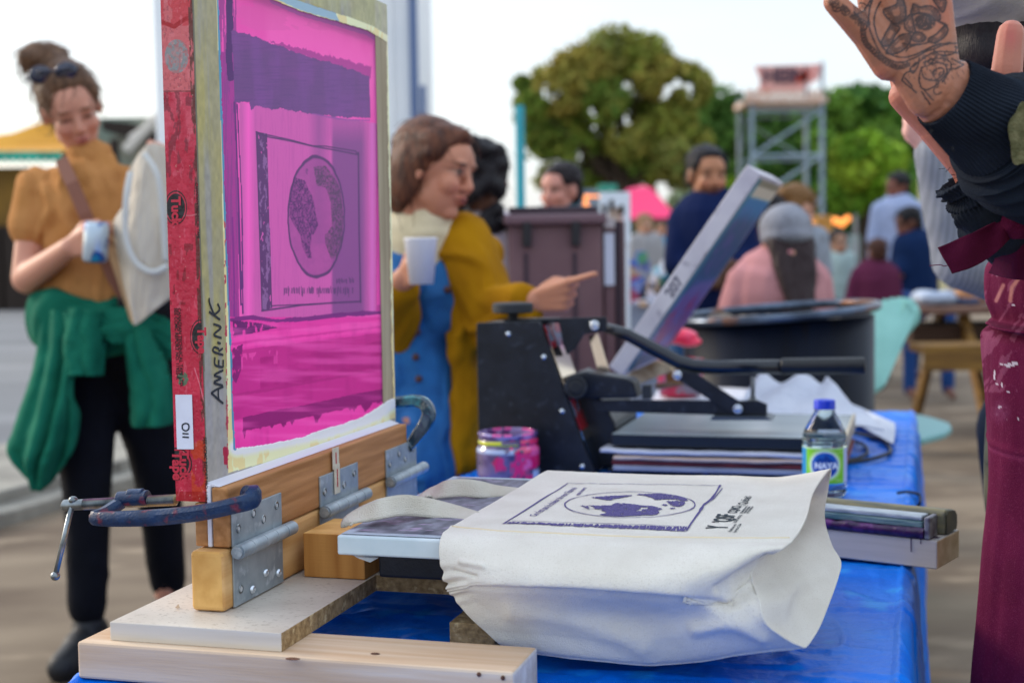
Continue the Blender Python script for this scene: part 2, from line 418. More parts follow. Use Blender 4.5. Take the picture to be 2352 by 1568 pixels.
# ---- trees
LEAFM = mat('leaves', (.5, .5, .5), .75, vcol=True, spec=.25)
BARK = mat('bark', '#4f4236', .9, '#2f271f', nscale=3, stretch=(4, 4, .6), bump=.5)
def tree(px, pxw, ytop, ybot, Y, cols, label, seed, nleaf=9000, leaf=.16, blobs=None, holes=.16):
    rs = np.random.RandomState(seed); c = P(px, 565, Y); s = Y/F_PX
    H = P(px, ytop, Y)[2]; base = np.array([c[0], Y, 0]); W = pxw*s/2
    t = thing('tree', label, 'tree', tuple(base), 0, 'trees beyond the festival ground')
    m = MB(); th = H*.5; m.tube([base, base+Zv*th*.5+np.array([.1, 0, 0]), base+Zv*th, base+Zv*H*.8], [.32, .24, .17, .05], 10)
    bl = []
    if blobs is None:
        for i in range(16):
            a = rs.rand()*6.28; r = W*(.15+.6*rs.rand()); z = P(px, ybot-(ybot-ytop)*rs.rand()**.9*.85, Y)[2]
            bl.append((base+np.array([math.cos(a)*r, math.sin(a)*r, z]), W*(.25+.22*rs.rand())))
    else:
        for (u, v, r_) in blobs:
            for k in range(2):
                bl.append((P(u, v, Y)+np.array([0, (rs.rand()-.5)*W, 0])+rs.randn(3)*.05*W, r_*s*(.95+.25*rs.rand())))
    for (b_, r_) in bl[::2]:
        mid = base+Zv*th*(.6+.3*rs.rand()); m.tube([mid, (mid+b_)/2+Zv*.15, b_], [.1, .06, .02], 6)
    m.build('trunk', BARK, t)
    V = []; C = []; per = nleaf//len(bl); cols = np.array([lin(q) for q in cols])
    cl = cols[rs.randint(0, len(cols), len(bl))]
    for i, (b_, r_) in enumerate(bl):
        d = rs.randn(per, 3); d /= np.linalg.norm(d, axis=1)[:, None]; rr = r_*(.35+.7*rs.rand(per)**.6+.22*(rs.rand(per) > .93)*rs.rand(per))
        o = b_+d*rr[:, None]*np.array([1.05, 1.0, .9])
        keep = vnoise(o[:, 0]*2.6+50, o[:, 2]*2.6+50, seed) > holes
        o = o[keep]; k = len(o)
        u_ = rs.randn(k, 3); u_ /= np.linalg.norm(u_, axis=1)[:, None]; w_ = np.cross(u_, rs.randn(k, 3)); w_ /= np.linalg.norm(w_, axis=1)[:, None]
        sz = leaf*(.6+.8*rs.rand(k))[:, None]
        q = np.stack([o-u_*sz, o+w_*sz*.5, o+u_*sz, o-w_*sz*.5], 1); V.append(q.reshape(-1, 3))
        g = cl[i]*.6+cols[rs.randint(0, len(cols), k)]*.4; g = g*(1.0+.8*rs.rand(k))[:, None]
        C.append(np.repeat(g, 4, 0))
    V = np.concatenate(V); C = np.concatenate(C); k = len(V)//4
    mm = MB(); mm.add(V, [(4*i, 4*i+1, 4*i+2, 4*i+3) for i in range(k)], C); mm.build('crown', LEAFM, t)
    return t
BIG = [(1290, 215, 62), (1335, 160, 58), (1400, 130, 62), (1462, 135, 62), (1515, 170, 58), (1560, 215, 52), (1250, 290, 45), (1225, 235, 30), (1212, 275, 26), (1240, 345, 34), (1200, 210, 16),
       (1300, 300, 62), (1380, 235, 60), (1450, 260, 64), (1520, 285, 64), (1575, 300, 50), (1320, 385, 52), (1400, 370, 58), (1480, 370, 60), (1550, 370, 55), (1285, 400, 40), (1440, 320, 50)]
tree(1430, 430, 85, 430, 46, ['#7c7f33', '#5f7a2c', '#8a7a36', '#4d6a28', '#6f7038', '#85803a'], 'tall round tree with olive and rusty leaves', 3, 46000, .135, BIG, .2)
tree(1640, 150, 195, 430, 52, ['#49682c', '#3a5a24', '#5b7a34'], 'small mid green tree between the big tree and the banner tower', 5, 7000, .2,
     [(1630, 250, 45), (1665, 240, 38), (1610, 300, 45), (1660, 320, 50), (1630, 390, 50), (1690, 400, 45)])
G2 = ['#44692a', '#355624', '#557c2e', '#2d4c22', '#6a8a34']
G3 = ['#62851f', '#7a9a2a', '#4b7020', '#8a9a30']
tree(1800, 230, 235, 520, 58, G2, 'dark green tree behind the banner tower', 8, 12000, .24, [(1720, 290, 45), (1770, 285, 45), (1830, 280, 45), (1730, 360, 55), (1800, 370, 60), (1860, 350, 50), (1760, 450, 60), (1840, 450, 60)], .05)
tree(1970, 240, 205, 520, 60, G2, 'broad dark tree with rounded top right of the banner tower', 9, 14000, .24, [(1910, 260, 45), (1960, 245, 45), (2010, 240, 42), (2060, 255, 42), (1930, 330, 60), (2000, 340, 60), (1900, 420, 60), (1980, 440, 60), (2060, 420, 60)], .05)
tree(2130, 240, 210, 520, 62, G2, 'dark tree at the far right behind the raised hands', 10, 12000, .24, [(2100, 250, 42), (2150, 245, 42), (2200, 270, 45), (2110, 330, 55), (2180, 340, 55), (2120, 430, 60), (2200, 430, 60), (2050, 330, 50)], .05)
tree(1985, 150, 310, 520, 50, G3, 'bright yellow green tree low in front of the dark trees', 11, 9000, .2, [(1940, 350, 32), (1990, 340, 35), (2030, 370, 35), (1960, 400, 42), (2020, 430, 42), (1930, 460, 45), (2060, 460, 40)], .05)
tree(1690, 110, 420, 520, 48, G3, 'low yellow green bush behind the man in navy', 12, 4000, .17, [(1660, 450, 30), (1700, 440, 32), (1735, 450, 28), (1690, 490, 35)], .05)
tree(1600, 160, 430, 520, 50, ['#a8b49c', '#8c9a7e', '#c4ccb8'], 'pale silvery shrub beside the pink tent', 13, 3500, .18, [(1570, 470, 26), (1610, 462, 26), (1640, 480, 26)], .1)
# far wood and buildings on the horizon
m = MB(); rs = np.random.RandomState(4); V = []; C = []
for i in range(9000):
    u = 900+rs.rand()*1700; v = 575-rs.rand()**1.2*(62 if u > 1230 else 14); o = P(u, v, 90+rs.rand()*10); sz = .5+.5*rs.rand(); a = rs.randn(3); a /= np.linalg.norm(a); b = np.cross(a, rs.randn(3)); b /= np.linalg.norm(b)
    V += [o-a*sz, o+b*sz, o+a*sz, o-b*sz]; g = np.array(lin('#3d5230'))*(.7+.7*rs.rand()); C += [g]*4
m.add(V, [(4*i, 4*i+1, 4*i+2, 4*i+3) for i in range(len(V)//4)], C)
tag(m.build('distant_wood', LEAFM), 'dark green line of far off trees along the horizon', 'woodland', None, 'stuff')

# ---- scaffold tower with banner
tw = thing('scaffold_tower', 'metal scaffold tower carrying a pink banner above the trees', 'tower', (P(1805, 565, 45)[0], 45, 0))
steel = mat('tower_steel', '#9fb0bd', .5, '#8496a5', nscale=2, metal=.2)
Yt = 45; xs = [P(1727, 400, Yt)[0], P(1888, 400, Yt)[0]]; zt_ = P(1800, 232, Yt)[2]
for i, x in enumerate(xs):
    for y in (Yt, Yt+2.4):
        m = MB(); m.tube([(x, y, 0), (x, y, zt_+(1.2 if i else .3))], .07, 8); m.build('leg', steel, tw)
m = MB()
zz = [1.2, zt_*.33+.6, zt_*.62+.4, zt_-.3]
for a, b in zip(zz[:-1], zz[1:]):
    m.tube([(xs[0], Yt, a), (xs[1], Yt, b)], .05, 6); m.tube([(xs[1], Yt+2.4, a), (xs[0], Yt+2.4, b)], .035, 6)
    m.tube([(xs[0], Yt, b), (xs[0], Yt+2.4, a)], .03, 6)
for z in zz: m.tube([(xs[0], Yt, z), (xs[1], Yt, z)], .06, 6); m.tube([(xs[0], Yt+2.4, z), (xs[1], Yt+2.4, z)], .05, 6)
m.build('brace', steel, tw)
m = MB(); m.box(((xs[0]+xs[1])/2, Yt+1.2, zt_+.02), (xs[1]-xs[0]+.3, 2.7, .16)); tag(m.build('deck', mat('deck_peach', '#e6d3c6', .8, '#c9a491', nscale=1.5), tw))
m = MB(); c0 = [P(1733, 152, Yt-.1), P(1887, 148, Yt-.1), P(1880, 182, Yt-.1), P(1850, 200, Yt-.1), P(1842, 214, Yt-.1), P(1742, 214, Yt-.1), P(1746, 185, Yt-.1)]
m.prism(c0, (0, .06, 0)); bn = m.build('banner', mat('banner_pink', '#e39a94', .7, '#e8b0a6', nscale=.6), tw)
m = MB(); put_text(m, 'HEIN', P(1752, 190, Yt-.16), (1, 0, 0), (0, 0, 1), .62, (0, 0, 0), bold=.03); m.build('lettering', mat('banner_ink', '#5a4350', .8), bn)
m = MB(); m.prism([P(1826, 190, Yt-.16), P(1834, 170, Yt-.16), P(1856, 162, Yt-.16), P(1862, 172, Yt-.16), P(1848, 186, Yt-.16)], (0, .02, 0)); m.build('emblem', mat('banner_red', '#d0452e', .7), bn)
m = MB()
for i in range(9): m.box(P(1722+i*20, 222, Yt-.2), (.2, .05, .42))
m.build('lamp_box', mat('lampbox', '#e3cfc0', .7, '#cc9a80', nscale=2), tw)

# ---- small far things
def unit3(v): return np.asarray(v)/np.linalg.norm(v)
def box_thing(name, label, cat, px0, px1, py0, py1, Y, c, depth=.6, c2=None, ground=False, group=None):
    a = P(px0, py0, Y); b = P(px1, py1, Y); z0 = 0 if ground else b[2]
    m = MB(); m.box(((a[0]+b[0])/2, Y+depth/2, (a[2]+z0)/2), (abs(b[0]-a[0]), depth, abs(a[2]-z0)))
    return tag(m.build(name, mat(name+'_'+str(px0), c, .7, c2, nscale=2/max(.3, Y/20)), bevel=.02), label, cat, group)
tn = thing('market_tent', 'bright pink pointed tent canopy beyond the crowd', 'tent', (P(1480, 565, 26)[0], 26, 0))
ap = P(1478, 428, 26.6); q = [P(1418, 505, 25), P(1555, 500, 25), P(1548, 494, 28.5), P(1430, 498, 28.5)]
m = MB(); sh = [ap+(c-ap)*.35+np.array([0, 0, -.02]) for c in q]
m.add([ap]+[P(1440, 436, 26), P(1497, 434, 26), P(1497, 440, 27.6), P(1445, 440, 27.6)]+q, [(0, 1, 2), (0, 2, 3), (0, 3, 4), (0, 4, 1), (1, 5, 6, 2), (2, 6, 7, 3), (3, 7, 8, 4), (4, 8, 5, 1)])
m.build('canopy', mat('tent_pink', '#f0336f', .6, '#e02462', nscale=.5), tn, solid=.03)
for c in q:
    m = MB(); m.tube([c, (c[0], c[1], 0)], .03, 8); m.build('leg', mat('tent_pole', '#8d8f92', .5), tn)
m = MB(); m.prism([P(1515, 498, 25.2), P(1552, 498, 25.2), P(1546, 560, 25.2), P(1530, 590, 25.2), P(1520, 560, 25.2)], (0, .05, 0)); m.build('side_curtain', mat('curtain_green', '#118a72', .8), tn)
box_thing('site_cabin', 'grey blue site cabin behind the poster board', 'cabin', 1318, 1400, 436, 520, 34, '#66788c', 3, '#8794a0', True)
box_thing('green_sign', 'small teal sign board on the grey blue cabin\'s roof', 'sign', 1375, 1418, 424, 440, 33, '#3f9a86', .2)
box_thing('white_van', 'distant white panelled vehicle low behind the dark haired woman', 'van', 1208, 1262, 520, 590, 38, '#dfe4ee', 3, '#c4cddd', True)
box_thing('site_wall', 'long low grey wall on the horizon left of the trees', 'wall', 980, 1240, 535, 575, 60, '#c2cbd6', 1, '#a9b2be', True)
pb = thing('poster_board', 'white framed poster board with small dark pictures behind the bin', 'sign', (P(1412, 565, 7.5)[0], 7.5, 0))
m = MB(); a = P(1378, 442, 7.5); b = P(1448, 560, 7.5); zc = (a[2]+b[2])/2
m.box((a[0]+.02, 7.5, zc), (.04, .04, a[2]-b[2])); m.box((b[0]-.02, 7.5, zc), (.04, .04, a[2]-b[2])); m.box(((a[0]+b[0])/2, 7.5, a[2]-.04), (b[0]-a[0]-.081, .04, .08))
m.build('frame', mat('poster_white', '#dde6f0', .6), pb)
m = MB(); m.box(((a[0]+b[0])/2, 7.52, zc-.03), (b[0]-a[0]-.085, .012, a[2]-b[2]-.08)); m.build('sheet', mat('poster_sheet', '#e8dccf', .8, '#c98f72', nscale=9), pb)
for u, v in ((1388, 480), (1405, 470), (1428, 482), (1428, 520), (1395, 530)):
    m = MB(); m.box(P(u, v, 7.48), (.022, .01, .05)); m.build('picture', mat('dark_brown'), pb)
m = MB()
for x in (a[0]+.02, b[0]-.02): m.tube([(x, 7.5, b[2]), (x, 7.5, 0)], .015, 8)
m.build('leg', mat('poster_white'), pb)

# lit orange lamps hanging in the food area
lampm = mat('lamp_glow', '#ff9a4a', .5, emit=1.3)
sl = thing('string_lights', 'cluster of glowing orange festival bulbs under the tower', 'lights', (P(1905, 565, 24)[0], 24, 0))
rs = np.random.RandomState(2)
for i in range(14):
    u = 1862+i*6.6; m = MB(); m.ell(P(u, 505+6*math.sin(i*1.3)+rs.rand()*8, 24+rs.rand()), (.045, .045, .055), nu=10, nv=8); m.build('bulb', lampm, sl)
m = MB(); m.tube([P(1845, 492, 24), P(1870, 498, 24), P(1905, 497, 24), P(1965, 493, 24)], .012, 6); m.build('wire', mat('wire_black', '#1c1c1e', .6), sl)
for u in (1845, 1965):
    m = MB(); m.tube([P(u, 492, 24), (P(u, 492, 24)[0], 24, 0)], .03, 6); m.build('post', mat('tent_pole'), sl)
m = MB(); lp = P(1345, 481, 11); m.ell(lp, (.04, .04, .045)); m.tube([lp+Zv*.04, lp+Zv*.1], .012, 8); m.tube([lp+Zv*.1, lp+Zv*.1+np.array([.2, .1, 0]), (lp[0]+.2, lp[1]+.1, 0)], .012, 8)
tag(m.build('globe_lamp', lampm, smooth=True), 'single glowing orange bulb right of the dark haired woman\'s face', 'lamp')
m = MB(); p = P(1889, 560, 23); m.box((p[0], 23, p[2]-.3), (.28, .25, 1.5)); tag(m.build('timber_post', mat('timber_orange', '#c79046', .7, '#a87434', nscale=3), bevel=.02), 'short orange timber post below the string of bulbs', 'post')
box_thing('food_kiosk', 'low teal and grey kiosk counter beneath the orange bulbs', 'kiosk', 1905, 1975, 540, 640, 25, '#5f9c8c', 1.4, '#8a9aa0', True)
for i, (u, v, c, l) in enumerate([(1800, 640, '#b9c4cc', 'pale crate of goods beside the pink jacket'), (1960, 690, '#7fae9c', 'mint painted tub by the maroon jacket'), (2170, 660, '#8fa3c4', 'blue grey bundle on the picnic table'), (2215, 655, '#c9925e', 'tan paper bag on the picnic table')]):
    pass

# ---- flowering clutter of market goods seen between bin and screen frame
cf = thing('market_counter', 'low market counter heaped with colourful goods beside the brown bin', 'counter', (P(1500, 565, 9)[0], 9, 0))
m = MB(); a = P(1435, 700, 9); b = P(1580, 700, 9); m.box(((a[0]+b[0])/2, 9.5, a[2]/2), (b[0]-a[0]+.2, .8, a[2])); m.build('counter_top', mat('counter_grey', '#8f96a8', .8, '#6c7690', nscale=3), cf)
rs = np.random.RandomState(8)
for i in range(26):
    c = ['#3f66b8', '#e8e4ee', '#c9a583', '#1f2f4e', '#8fc4d6', '#b03a58', '#6c7ab4', '#4f8f6c'][i % 8]
    m = MB(); p = P(1446+rs.rand()*110, 590+rs.rand()*110, 8.9+rs.rand()*.5); m.box(p, (.03+.08*rs.rand(), .06, .03+.07*rs.rand()), (unit3(rs.randn(3)*.3+[1, 0, 0]), (0, 1, 0), (0, 0, 1))); m.build('packet', mat('goods%d' % (i % 8), c, .6), cf)
# ================================================================== TABLE AND PRINTING GEAR
ZT = .708
WD = lambda n, c, c2, sc_=1.6, st=(2.2, 34, 34), **k: mat(n, c, .65, c2, nscale=sc_, ndet=5, stretch=st, lo=.35, hi=.7, bump=.12, bscale=3, bstretch=(8, 160, 160), spec=.3, **k)
pine = WD('pine', '#d8c0a6', '#bd9a78', c3='#d9c7b2', c3scale=.8, wave={'dir': 'Y', 'scale': 16, 'dist': 6, 'ds': 1.0, 'stretch': (.12, 1, 1), 'c': '#b98f66', 'fac': .28})
pineY = WD('pine_along_table', '#dcb078', '#bd8749', st=(34, 2.2, 34))
cedar = WD('cedar_along_table', '#c08a5a', '#9c6a3c', st=(60, 3.0, 60), wave={'dir': 'Z', 'scale': 30, 'dist': 5, 'ds': 1.2, 'stretch': (1, .22, 1), 'c': '#7d4f2b', 'fac': .22})
endg = mat('end_grain', '#dfae66', .75, '#c08a42', nscale=26, ndet=4, lo=.4, hi=.62, bump=.15, bscale=120, wave={'type': 'RINGS', 'dir': 'Y', 'scale': 34, 'dist': 3, 'c': '#c9954e', 'fac': .45, 'ds': 1.5})
blockw = WD('block_wood', '#c48a48', '#a4692f', st=(30, 30, 2.5))
melam = mat('melamine', '#cbc1b4', .45, '#b5aa9d', nscale=2.4, ndet=8, stretch=(3, 5, 4), bump=.06, bscale=60, c3='#a79b8d', c3scale=60)
melfront = mat('melamine_edge', '#d8cec0', .5, '#c8bba8', nscale=1.2, stretch=(2.5, 30, 40), bump=.05)
chip = mat('chipboard', '#b4966b', .9, '#856a46', nscale=120, ndet=5, lo=.35, hi=.65, bump=.7, bscale=260, c3='#cbb287', c3scale=90)
galv = mat('galvanised', '#a2abb0', .42, '#87929a', nscale=26, ndet=7, lo=.4, hi=.62, metal=.35, bump=.06, bscale=90, c3='#b7c0c6', c3scale=45)
steelm = mat('bare_steel', '#9aa0a2', .3, '#6d7478', nscale=60, metal=.9)
blackp = mat('black_powder_coat', '#12151c', .42, '#1c2029', nscale=30, bump=.12, bscale=420, c3='#2a2f39', c3scale=55, spec=.35)
boltm = mat('bolt_zinc', '#cfd6de', .25, metal=.9)

# ---- tarpaulin over the work table
prof = []
def arc(ca, cz, r, a0, a1, n):
    return [(ca+r*math.cos(math.radians(a0+(a1-a0)*i/n)), cz+r*math.sin(math.radians(a0+(a1-a0)*i/n))) for i in range(n+1)]
A0, A1, R_ = -.835, -.006, .018
prof += [(A0-.02+.0*z, z) for z in np.linspace(.12, ZT-R_, 22)][:-1]
prof = [(A0-.012*math.sin((ZT-z)*5), z) for a, z in prof]
prof += arc(A0+R_, ZT-R_, R_, 180, 90, 8)
prof += [(a, ZT) for a in np.linspace(A0+R_, A1-R_, 210)][1:-1]
prof += arc(A1-R_, ZT-R_, R_, 90, 0, 8)
prof += [(A1+.014*math.sin((ZT-R_-z)*4), z) for z in np.linspace(ZT-R_, .1, 50)][1:]
prof = np.array(prof); bb = np.linspace(1.12, 3.80, 560); n1 = len(prof)
Aa = np.repeat(prof[:, :1], len(bb), 1); Zz = np.repeat(prof[:, 1:], len(bb), 1); Bb = np.repeat(bb[None], n1, 0)
tn_ = np.gradient(prof, axis=0); nn = np.stack([-tn_[:, 1], tn_[:, 0]], 1); nn /= np.linalg.norm(nn, axis=1)[:, None]; nn = nn*np.sign((nn*np.stack([prof[:, 0]+.42, prof[:, 1]-.3], 1)).sum(1))[:, None]
sl_ = np.concatenate([[0], np.cumsum(np.hypot(*np.diff(prof, axis=0).T))])[:, None]+0*Bb
disp = .0035*(fbm(sl_*7, Bb*9, 3, 4)-.5)
wr = 1-np.abs(2*fbm(sl_*5+2*fbm(sl_*3, Bb*3, 8), Bb*14, 21, 3)-1); disp += .0045*np.clip(wr-.82, 0, 1)*5
wr = 1-np.abs(2*fbm(sl_*16, Bb*6+sl_*5, 33, 3)-1); disp += .0022*np.clip(wr-.84, 0, 1)*5
drape = np.clip((ZT-.02-Zz)/.25, 0, 1)
disp += drape*(.022*(fbm(Bb*5+3, Zz*.9, 41, 2)-.42)+.012*np.sin(Bb*17+Zz*1.5)*fbm(Bb*2, Zz*2, 6))
for bq in (1.9, 2.02, 2.16, 2.33, 2.52, 2.75, 3.1): disp += .0016*np.exp(-((Bb-bq-.004*np.sin(Aa*9))/.005)**2)
disp += .004*(fbm(Bb*60, Zz*50+sl_*40, 51, 3)-.5)*np.clip((Aa+.16)/.1, 0, 1)*np.clip(drape*1+.5, 0, 1)
disp = np.where((np.abs(Zz-ZT) < 1e-6), np.minimum(disp, .0012*0+disp*1.), disp)
top = (np.abs(Zz-ZT) < 1e-6)
underbig = (Aa < -.36) & (Bb < 1.36)
disp = np.where(top, disp-.0035, disp)
Aa = Aa+nn[:, :1]*disp; Zz = Zz+nn[:, 1:]*disp
fe = np.clip((Bb-3.74)/.06, 0, 1); Zz = Zz-fe**2*.05*(Zz > .6)
V = CAM*0+TR*Aa[..., None]+TD*Bb[..., None]+Zv*Zz[..., None]
# far end hang
end = V[:, -1:, :]; hang = np.concatenate([end+TD*.012*k-Zv*np.clip(end[..., 2:]-.12, 0, 9)*k/6 for k in range(1, 7)], 1)
V = np.concatenate([V, hang], 1)
tarpm = mat('blue_tarp', '#0066d8', .38, '#0276e0', nscale=7, ndet=5, bump=.45, bscale=110, spec=.22, c3='#1a86e0', c3scale=20)
m = MB(); m.grid(V); tag(m.build('tarpaulin', tarpm, smooth=True, fixn=False), 'wrinkled bright blue tarpaulin draped over the long work table', 'tarpaulin')
m = MB(); rs = np.random.RandomState(5)
# ---- boards
def wb(name, label, cat, m_, geo, bevel=.0015, group=None, loc=None):
    t = bpy.data.objects.new(name, None)
    return t
def solid_abz(name, label, cat, mt, a0, a1, b0, b1, z0, z1, bevel=.0015, endmat=None, endside=None, group=None, parent=None):
    """board; the empty at its base carries the table's direction so the grain runs true"""
    if parent is None:
        c = T((a0+a1)/2, (b0+b1)/2, z0)
        t = thing(name, label, cat, tuple(c), RZ, group)
    else: t = parent
    m = MB(); m.abz(a0, a1, b0, b1, z0, z1)
    o = m.build('board' if parent is None else name, mt, t, bevel=bevel)
    if endmat:
        o.data.materials.append(endmat)
        for p_ in o.data.polygons:
            n = p_.normal
            if (endside == 'x' and abs(n.x) > .9) or (endside == 'y' and abs(n.y) > .9) or (endside == '-y' and n.y < -.9) or (endside == '+x' and n.x > .9): p_.material_index = 1
    return t
t = solid_abz('lumber', 'pale pine two by four with a knot lying along the near edge', 'lumber', pine, -.8215, -.360, 1.2435, 1.330, ZT, .746, .003, mat('lumber_end', '#d6cfc8', .8, '#b9ada2', nscale=40, bump=.3, bscale=200), 'x')
m = MB()
for u, v, r_ in ((672, 1512, .0048), (1100, 1548, .0022), (1155, 1556, .0022), (862, 1500, .003)):
    p = Pb(u, v, 1.2425); 
    if p[2] > .744: p = Pz(u, v, .7465); m.ell(p, (r_*1.6, r_, .0006), (TR, TD, Zv), 14, 6)
    else: m.ell(p, (r_, .0008, r_*1.1), (TR, TD, Zv), 14, 6)
m.build('knot', mat('knot', '#6d4530', .7, '#3e2418', nscale=260), t, smooth=True)
# melamine board, L shaped
t = thing('melamine_board', 'pale laminated chipboard base under the hinge rail', 'board', tuple(T(-.6, 1.4, .746)), RZ)
poly = [(-.7905, 1.256), (-.600, 1.256), (-.600, 1.51), (-.19, 1.51), (-.19, 1.90), (-.7905, 1.90)]
m = MB(); m.prism([T(a, b, .746) for a, b in poly], (0, 0, .019)); o = m.build('panel', [melam, melfront, chip], t, bevel=.0008)
for p_ in o.data.polygons:
    if abs(p_.normal.z) < .5:
        c_ = p_.center; p_.material_index = 1 if (p_.normal.y < -.9 and c_.x < -.05) else 2
t = solid_abz('chipboard_foot', 'small chipboard foot showing below the tote bag', 'board', chip, -.475, -.425, 1.40, 1.50, ZT, .7455, .001)
# 2x3 rail
t = thing('rail', 'square cut pine rail carrying the three hinges', 'lumber', tuple(T(-.709, 1.6, .765)), RZ)
m = MB(); m.abz(-.729, -.6905, 1.3125, 1.905, .7655, .8290); o = m.build('board', [pineY, endg], t, bevel=.005, bseg=3)
for p_ in o.data.polygons:
    if abs(p_.normal.y) > .9: p_.material_index = 1
# hinged bar
t = thing('hinge_bar', 'cedar strip clamped along the foot of the screen', 'lumber', tuple(T(-.70, 1.6, .8295)), RZ)
m = MB(); m.abz(-.7095, -.6905, 1.327, 1.866, .8305, .8935); m.build('board', cedar, t, bevel=.002)
m = MB(); m.abz(-.7150, -.7105, 1.3265, 1.866, .8305, .8965); m.build('backing_strip', mat('white_plastic', '#d9d8e2', .5), t, bevel=.001)
m = MB(); m.prism([T(-.7148, 1.329, .8985), T(-.7010, 1.329, .8940), T(-.7148, 1.329, .8940)], TD*.536); m.build('filler_strip', mat('white_plastic'), t)
m = MB(); m.abz(-.730, -.7152, 1.3275, 1.866, .8305, .8765); m.build('rear_strip', cedar, t, bevel=.002)

# ---- hinges
def hinge(b0, label, lower=True):
    t = thing('strap_hinge', label, 'hinge', tuple(T(-.689, b0+.06, .766)), RZ, 'steel hinges joining the screen bar to the rail')
    hz = .826; b1 = b0+.119
    m = MB(); m.abz(-.6903, -.6880, b0, b1, hz+.004, .8680); up = m.build('upper_leaf', galv, t, bevel=.0006)
    m = MB(); m.abz(-.6903, -.6880, b0, b1, .7665, hz-.004); lo_ = m.build('lower_leaf', galv, t, bevel=.0006)
    for i, (x0, x1) in enumerate(((0, .2), (.2, .42), (.42, .62), (.62, .82), (.82, 1.0))):
        m = MB(); m.tube([T(-.6815, b0-.003+x0*.135+.0004, hz), T(-.6815, b0-.003+x1*.135-.0004, hz)], .0078, 20)
        m.build('knuckle', galv, t, auto=40, bevel=.0004)
    m = MB(); m.tube([T(-.6815, b0-.006, hz), T(-.6815, b0+.134, hz)], .0062, 16); m.build('pin', galv, t, auto=40)
    rs = random.Random(int(b0*100))
    for (db, z, kind) in ((.012, .848, 0), (.048, .8575, 1), (.072, .8465, 1), (.105, .856, 0), (.014, .783, 1), (.040, .7765, 2), (.073, .787, 2), (.105, .7795, 2)):
        m = MB(); c = T(-.6879, b0+db, z)
        if kind == 2:
            m.lathe(c, [(0, .0034), (.0022, .0033), (.0040, .0022), (.0048, .0002)], 16, (TD, Zv, TR)); m.build('screw', boltm, t, auto=50)
            m = MB(); 
            m.tube([c+TR*.0030, c+TR*.0036], .0017, 6); m.build('screw_recess', mat('recess', '#12151a', .6), t)
        else:
            m.lathe(c, [(0, .0001), (.0026, .0002), (.0030, .0008), (.0044, .0010), (.0050, .0002)], 16, (TD, Zv, TR)); m.build('screw', steelm, t, auto=50)
            m = MB(); m.tube([c, c+TR*.0007], .0021 if kind == 0 else .0030, 10); m.build('screw_recess', mat('recess'), t)
    return t
hinge(1.331, 'nearest steel hinge, under the jaw of the blue clamp')
hinge(1.558, 'middle steel hinge with a scrap of tape, behind the wooden block')
hinge(1.778, 'farthest steel hinge, below the teal clamp')
m = MB()
m.box(T(-.6868, 1.606, .858), (.0008, .017, .036), (TR, TD, Zv)); m.box(T(-.6872, 1.604, .884), (.0008, .019, .026), (TR, TD, Zv))
o = tag(m.build('masking_tape', mat('masking_tape', '#d5cdbd', .7, '#c3bba9', nscale=90)), 'short torn masking tape stuck on the middle hinge', 'tape')
m = MB(); m.box(T(-.6862, 1.606, .859), (.0005, .0022, .022), (TR, TD, Zv)); m.box(T(-.6866, 1.604, .884), (.0005, .0022, .014), (TR, TD, Zv)); m.build('red_mark', mat('red_mark', '#b3202c', .6), o)

# ---- wooden block and platen
t = thing('wood_block', 'honey coloured square wooden block by the rail', 'block', tuple(T(-.64, 1.52, .7655)), RZ)
m = MB(); m.abz(-.6770, -.6020, 1.4805, 1.5700, .7655, .8165); o = m.build('block', [blockw, endg], t, bevel=.0015)
for p_ in o.data.polygons:
    if p_.normal.z > .9: p_.material_index = 1
t = thing('print_platen', 'white edged printing platen with worn grey top inside the tote bag', 'platen', tuple(T(-.4, 1.56, .79)), RZ)
m = MB(); m.abz(-.590, -.20, 1.492, 1.755, .7665, .8165); o = m.build('support_plate', mat('platen_steel', '#23252d', .5, '#2e3038', nscale=30, bump=.2, bscale=300), t, bevel=.003)
m = MB(); m.abz(-.590, -.18, 1.375, 1.765, .8175, .8385); o = m.build('board', mat('platen_white', '#cfdbe0', .35, '#bccdd4', nscale=18, bump=.15, bscale=30), t, bevel=.0025, bseg=3)
nu, nv = 150, 150; A_, B_ = np.meshgrid(np.linspace(-.587, -.185, nu), np.linspace(1.380, 1.760, nv), indexing='ij')
g = fbm(A_*140, B_*60, 2, 5); g2 = fbm(A_*18, B_*14, 7, 4)
base = np.array([.44, .44, .49])[None, None]*(.62+.75*g[..., None])
base = mixc(base, np.clip((g2-.48)*5, 0, 1)*.75, (.16, .17, .23)); edge = np.minimum(np.minimum(A_+.587, B_-1.380), 1.760-B_)
base = mixc(base, np.clip(1-(edge-.006-.012*(g2-.4))/.007, 0, 1)*.85, (.72, .77, .82)); base = mixc(base, (fbm(A_*60, B_*200, 12, 3) > .74), (.62, .55, .66))
Vp = TR*A_[..., None]+TD*B_[..., None]+Zv*(.8392+.0003*g[..., None])
m = MB(); m.grid(Vp, srgb2lin(base)); m.build('worn_top', mat('worn_top', (.5, .5, .5), .75, vcol=True, bump=.3, bscale=400), t, smooth=True)
m = MB(); q = [Pb(835, 1272, 1.385), Pb(870, 1280, 1.384), Pb(850, 1291, 1.38), Pb(822, 1281, 1.376), Pb(800, 1268, 1.378)]
m.prism(q, TD*.001); m.build('film_flap', mat('clear_film', '#cdd6dc', .15, alpha=.45, spec=.8), t)
m = MB(); m.ell(T(-.5, 1.376, .806)+0*TR, (.0001, .0001, .0001)) 

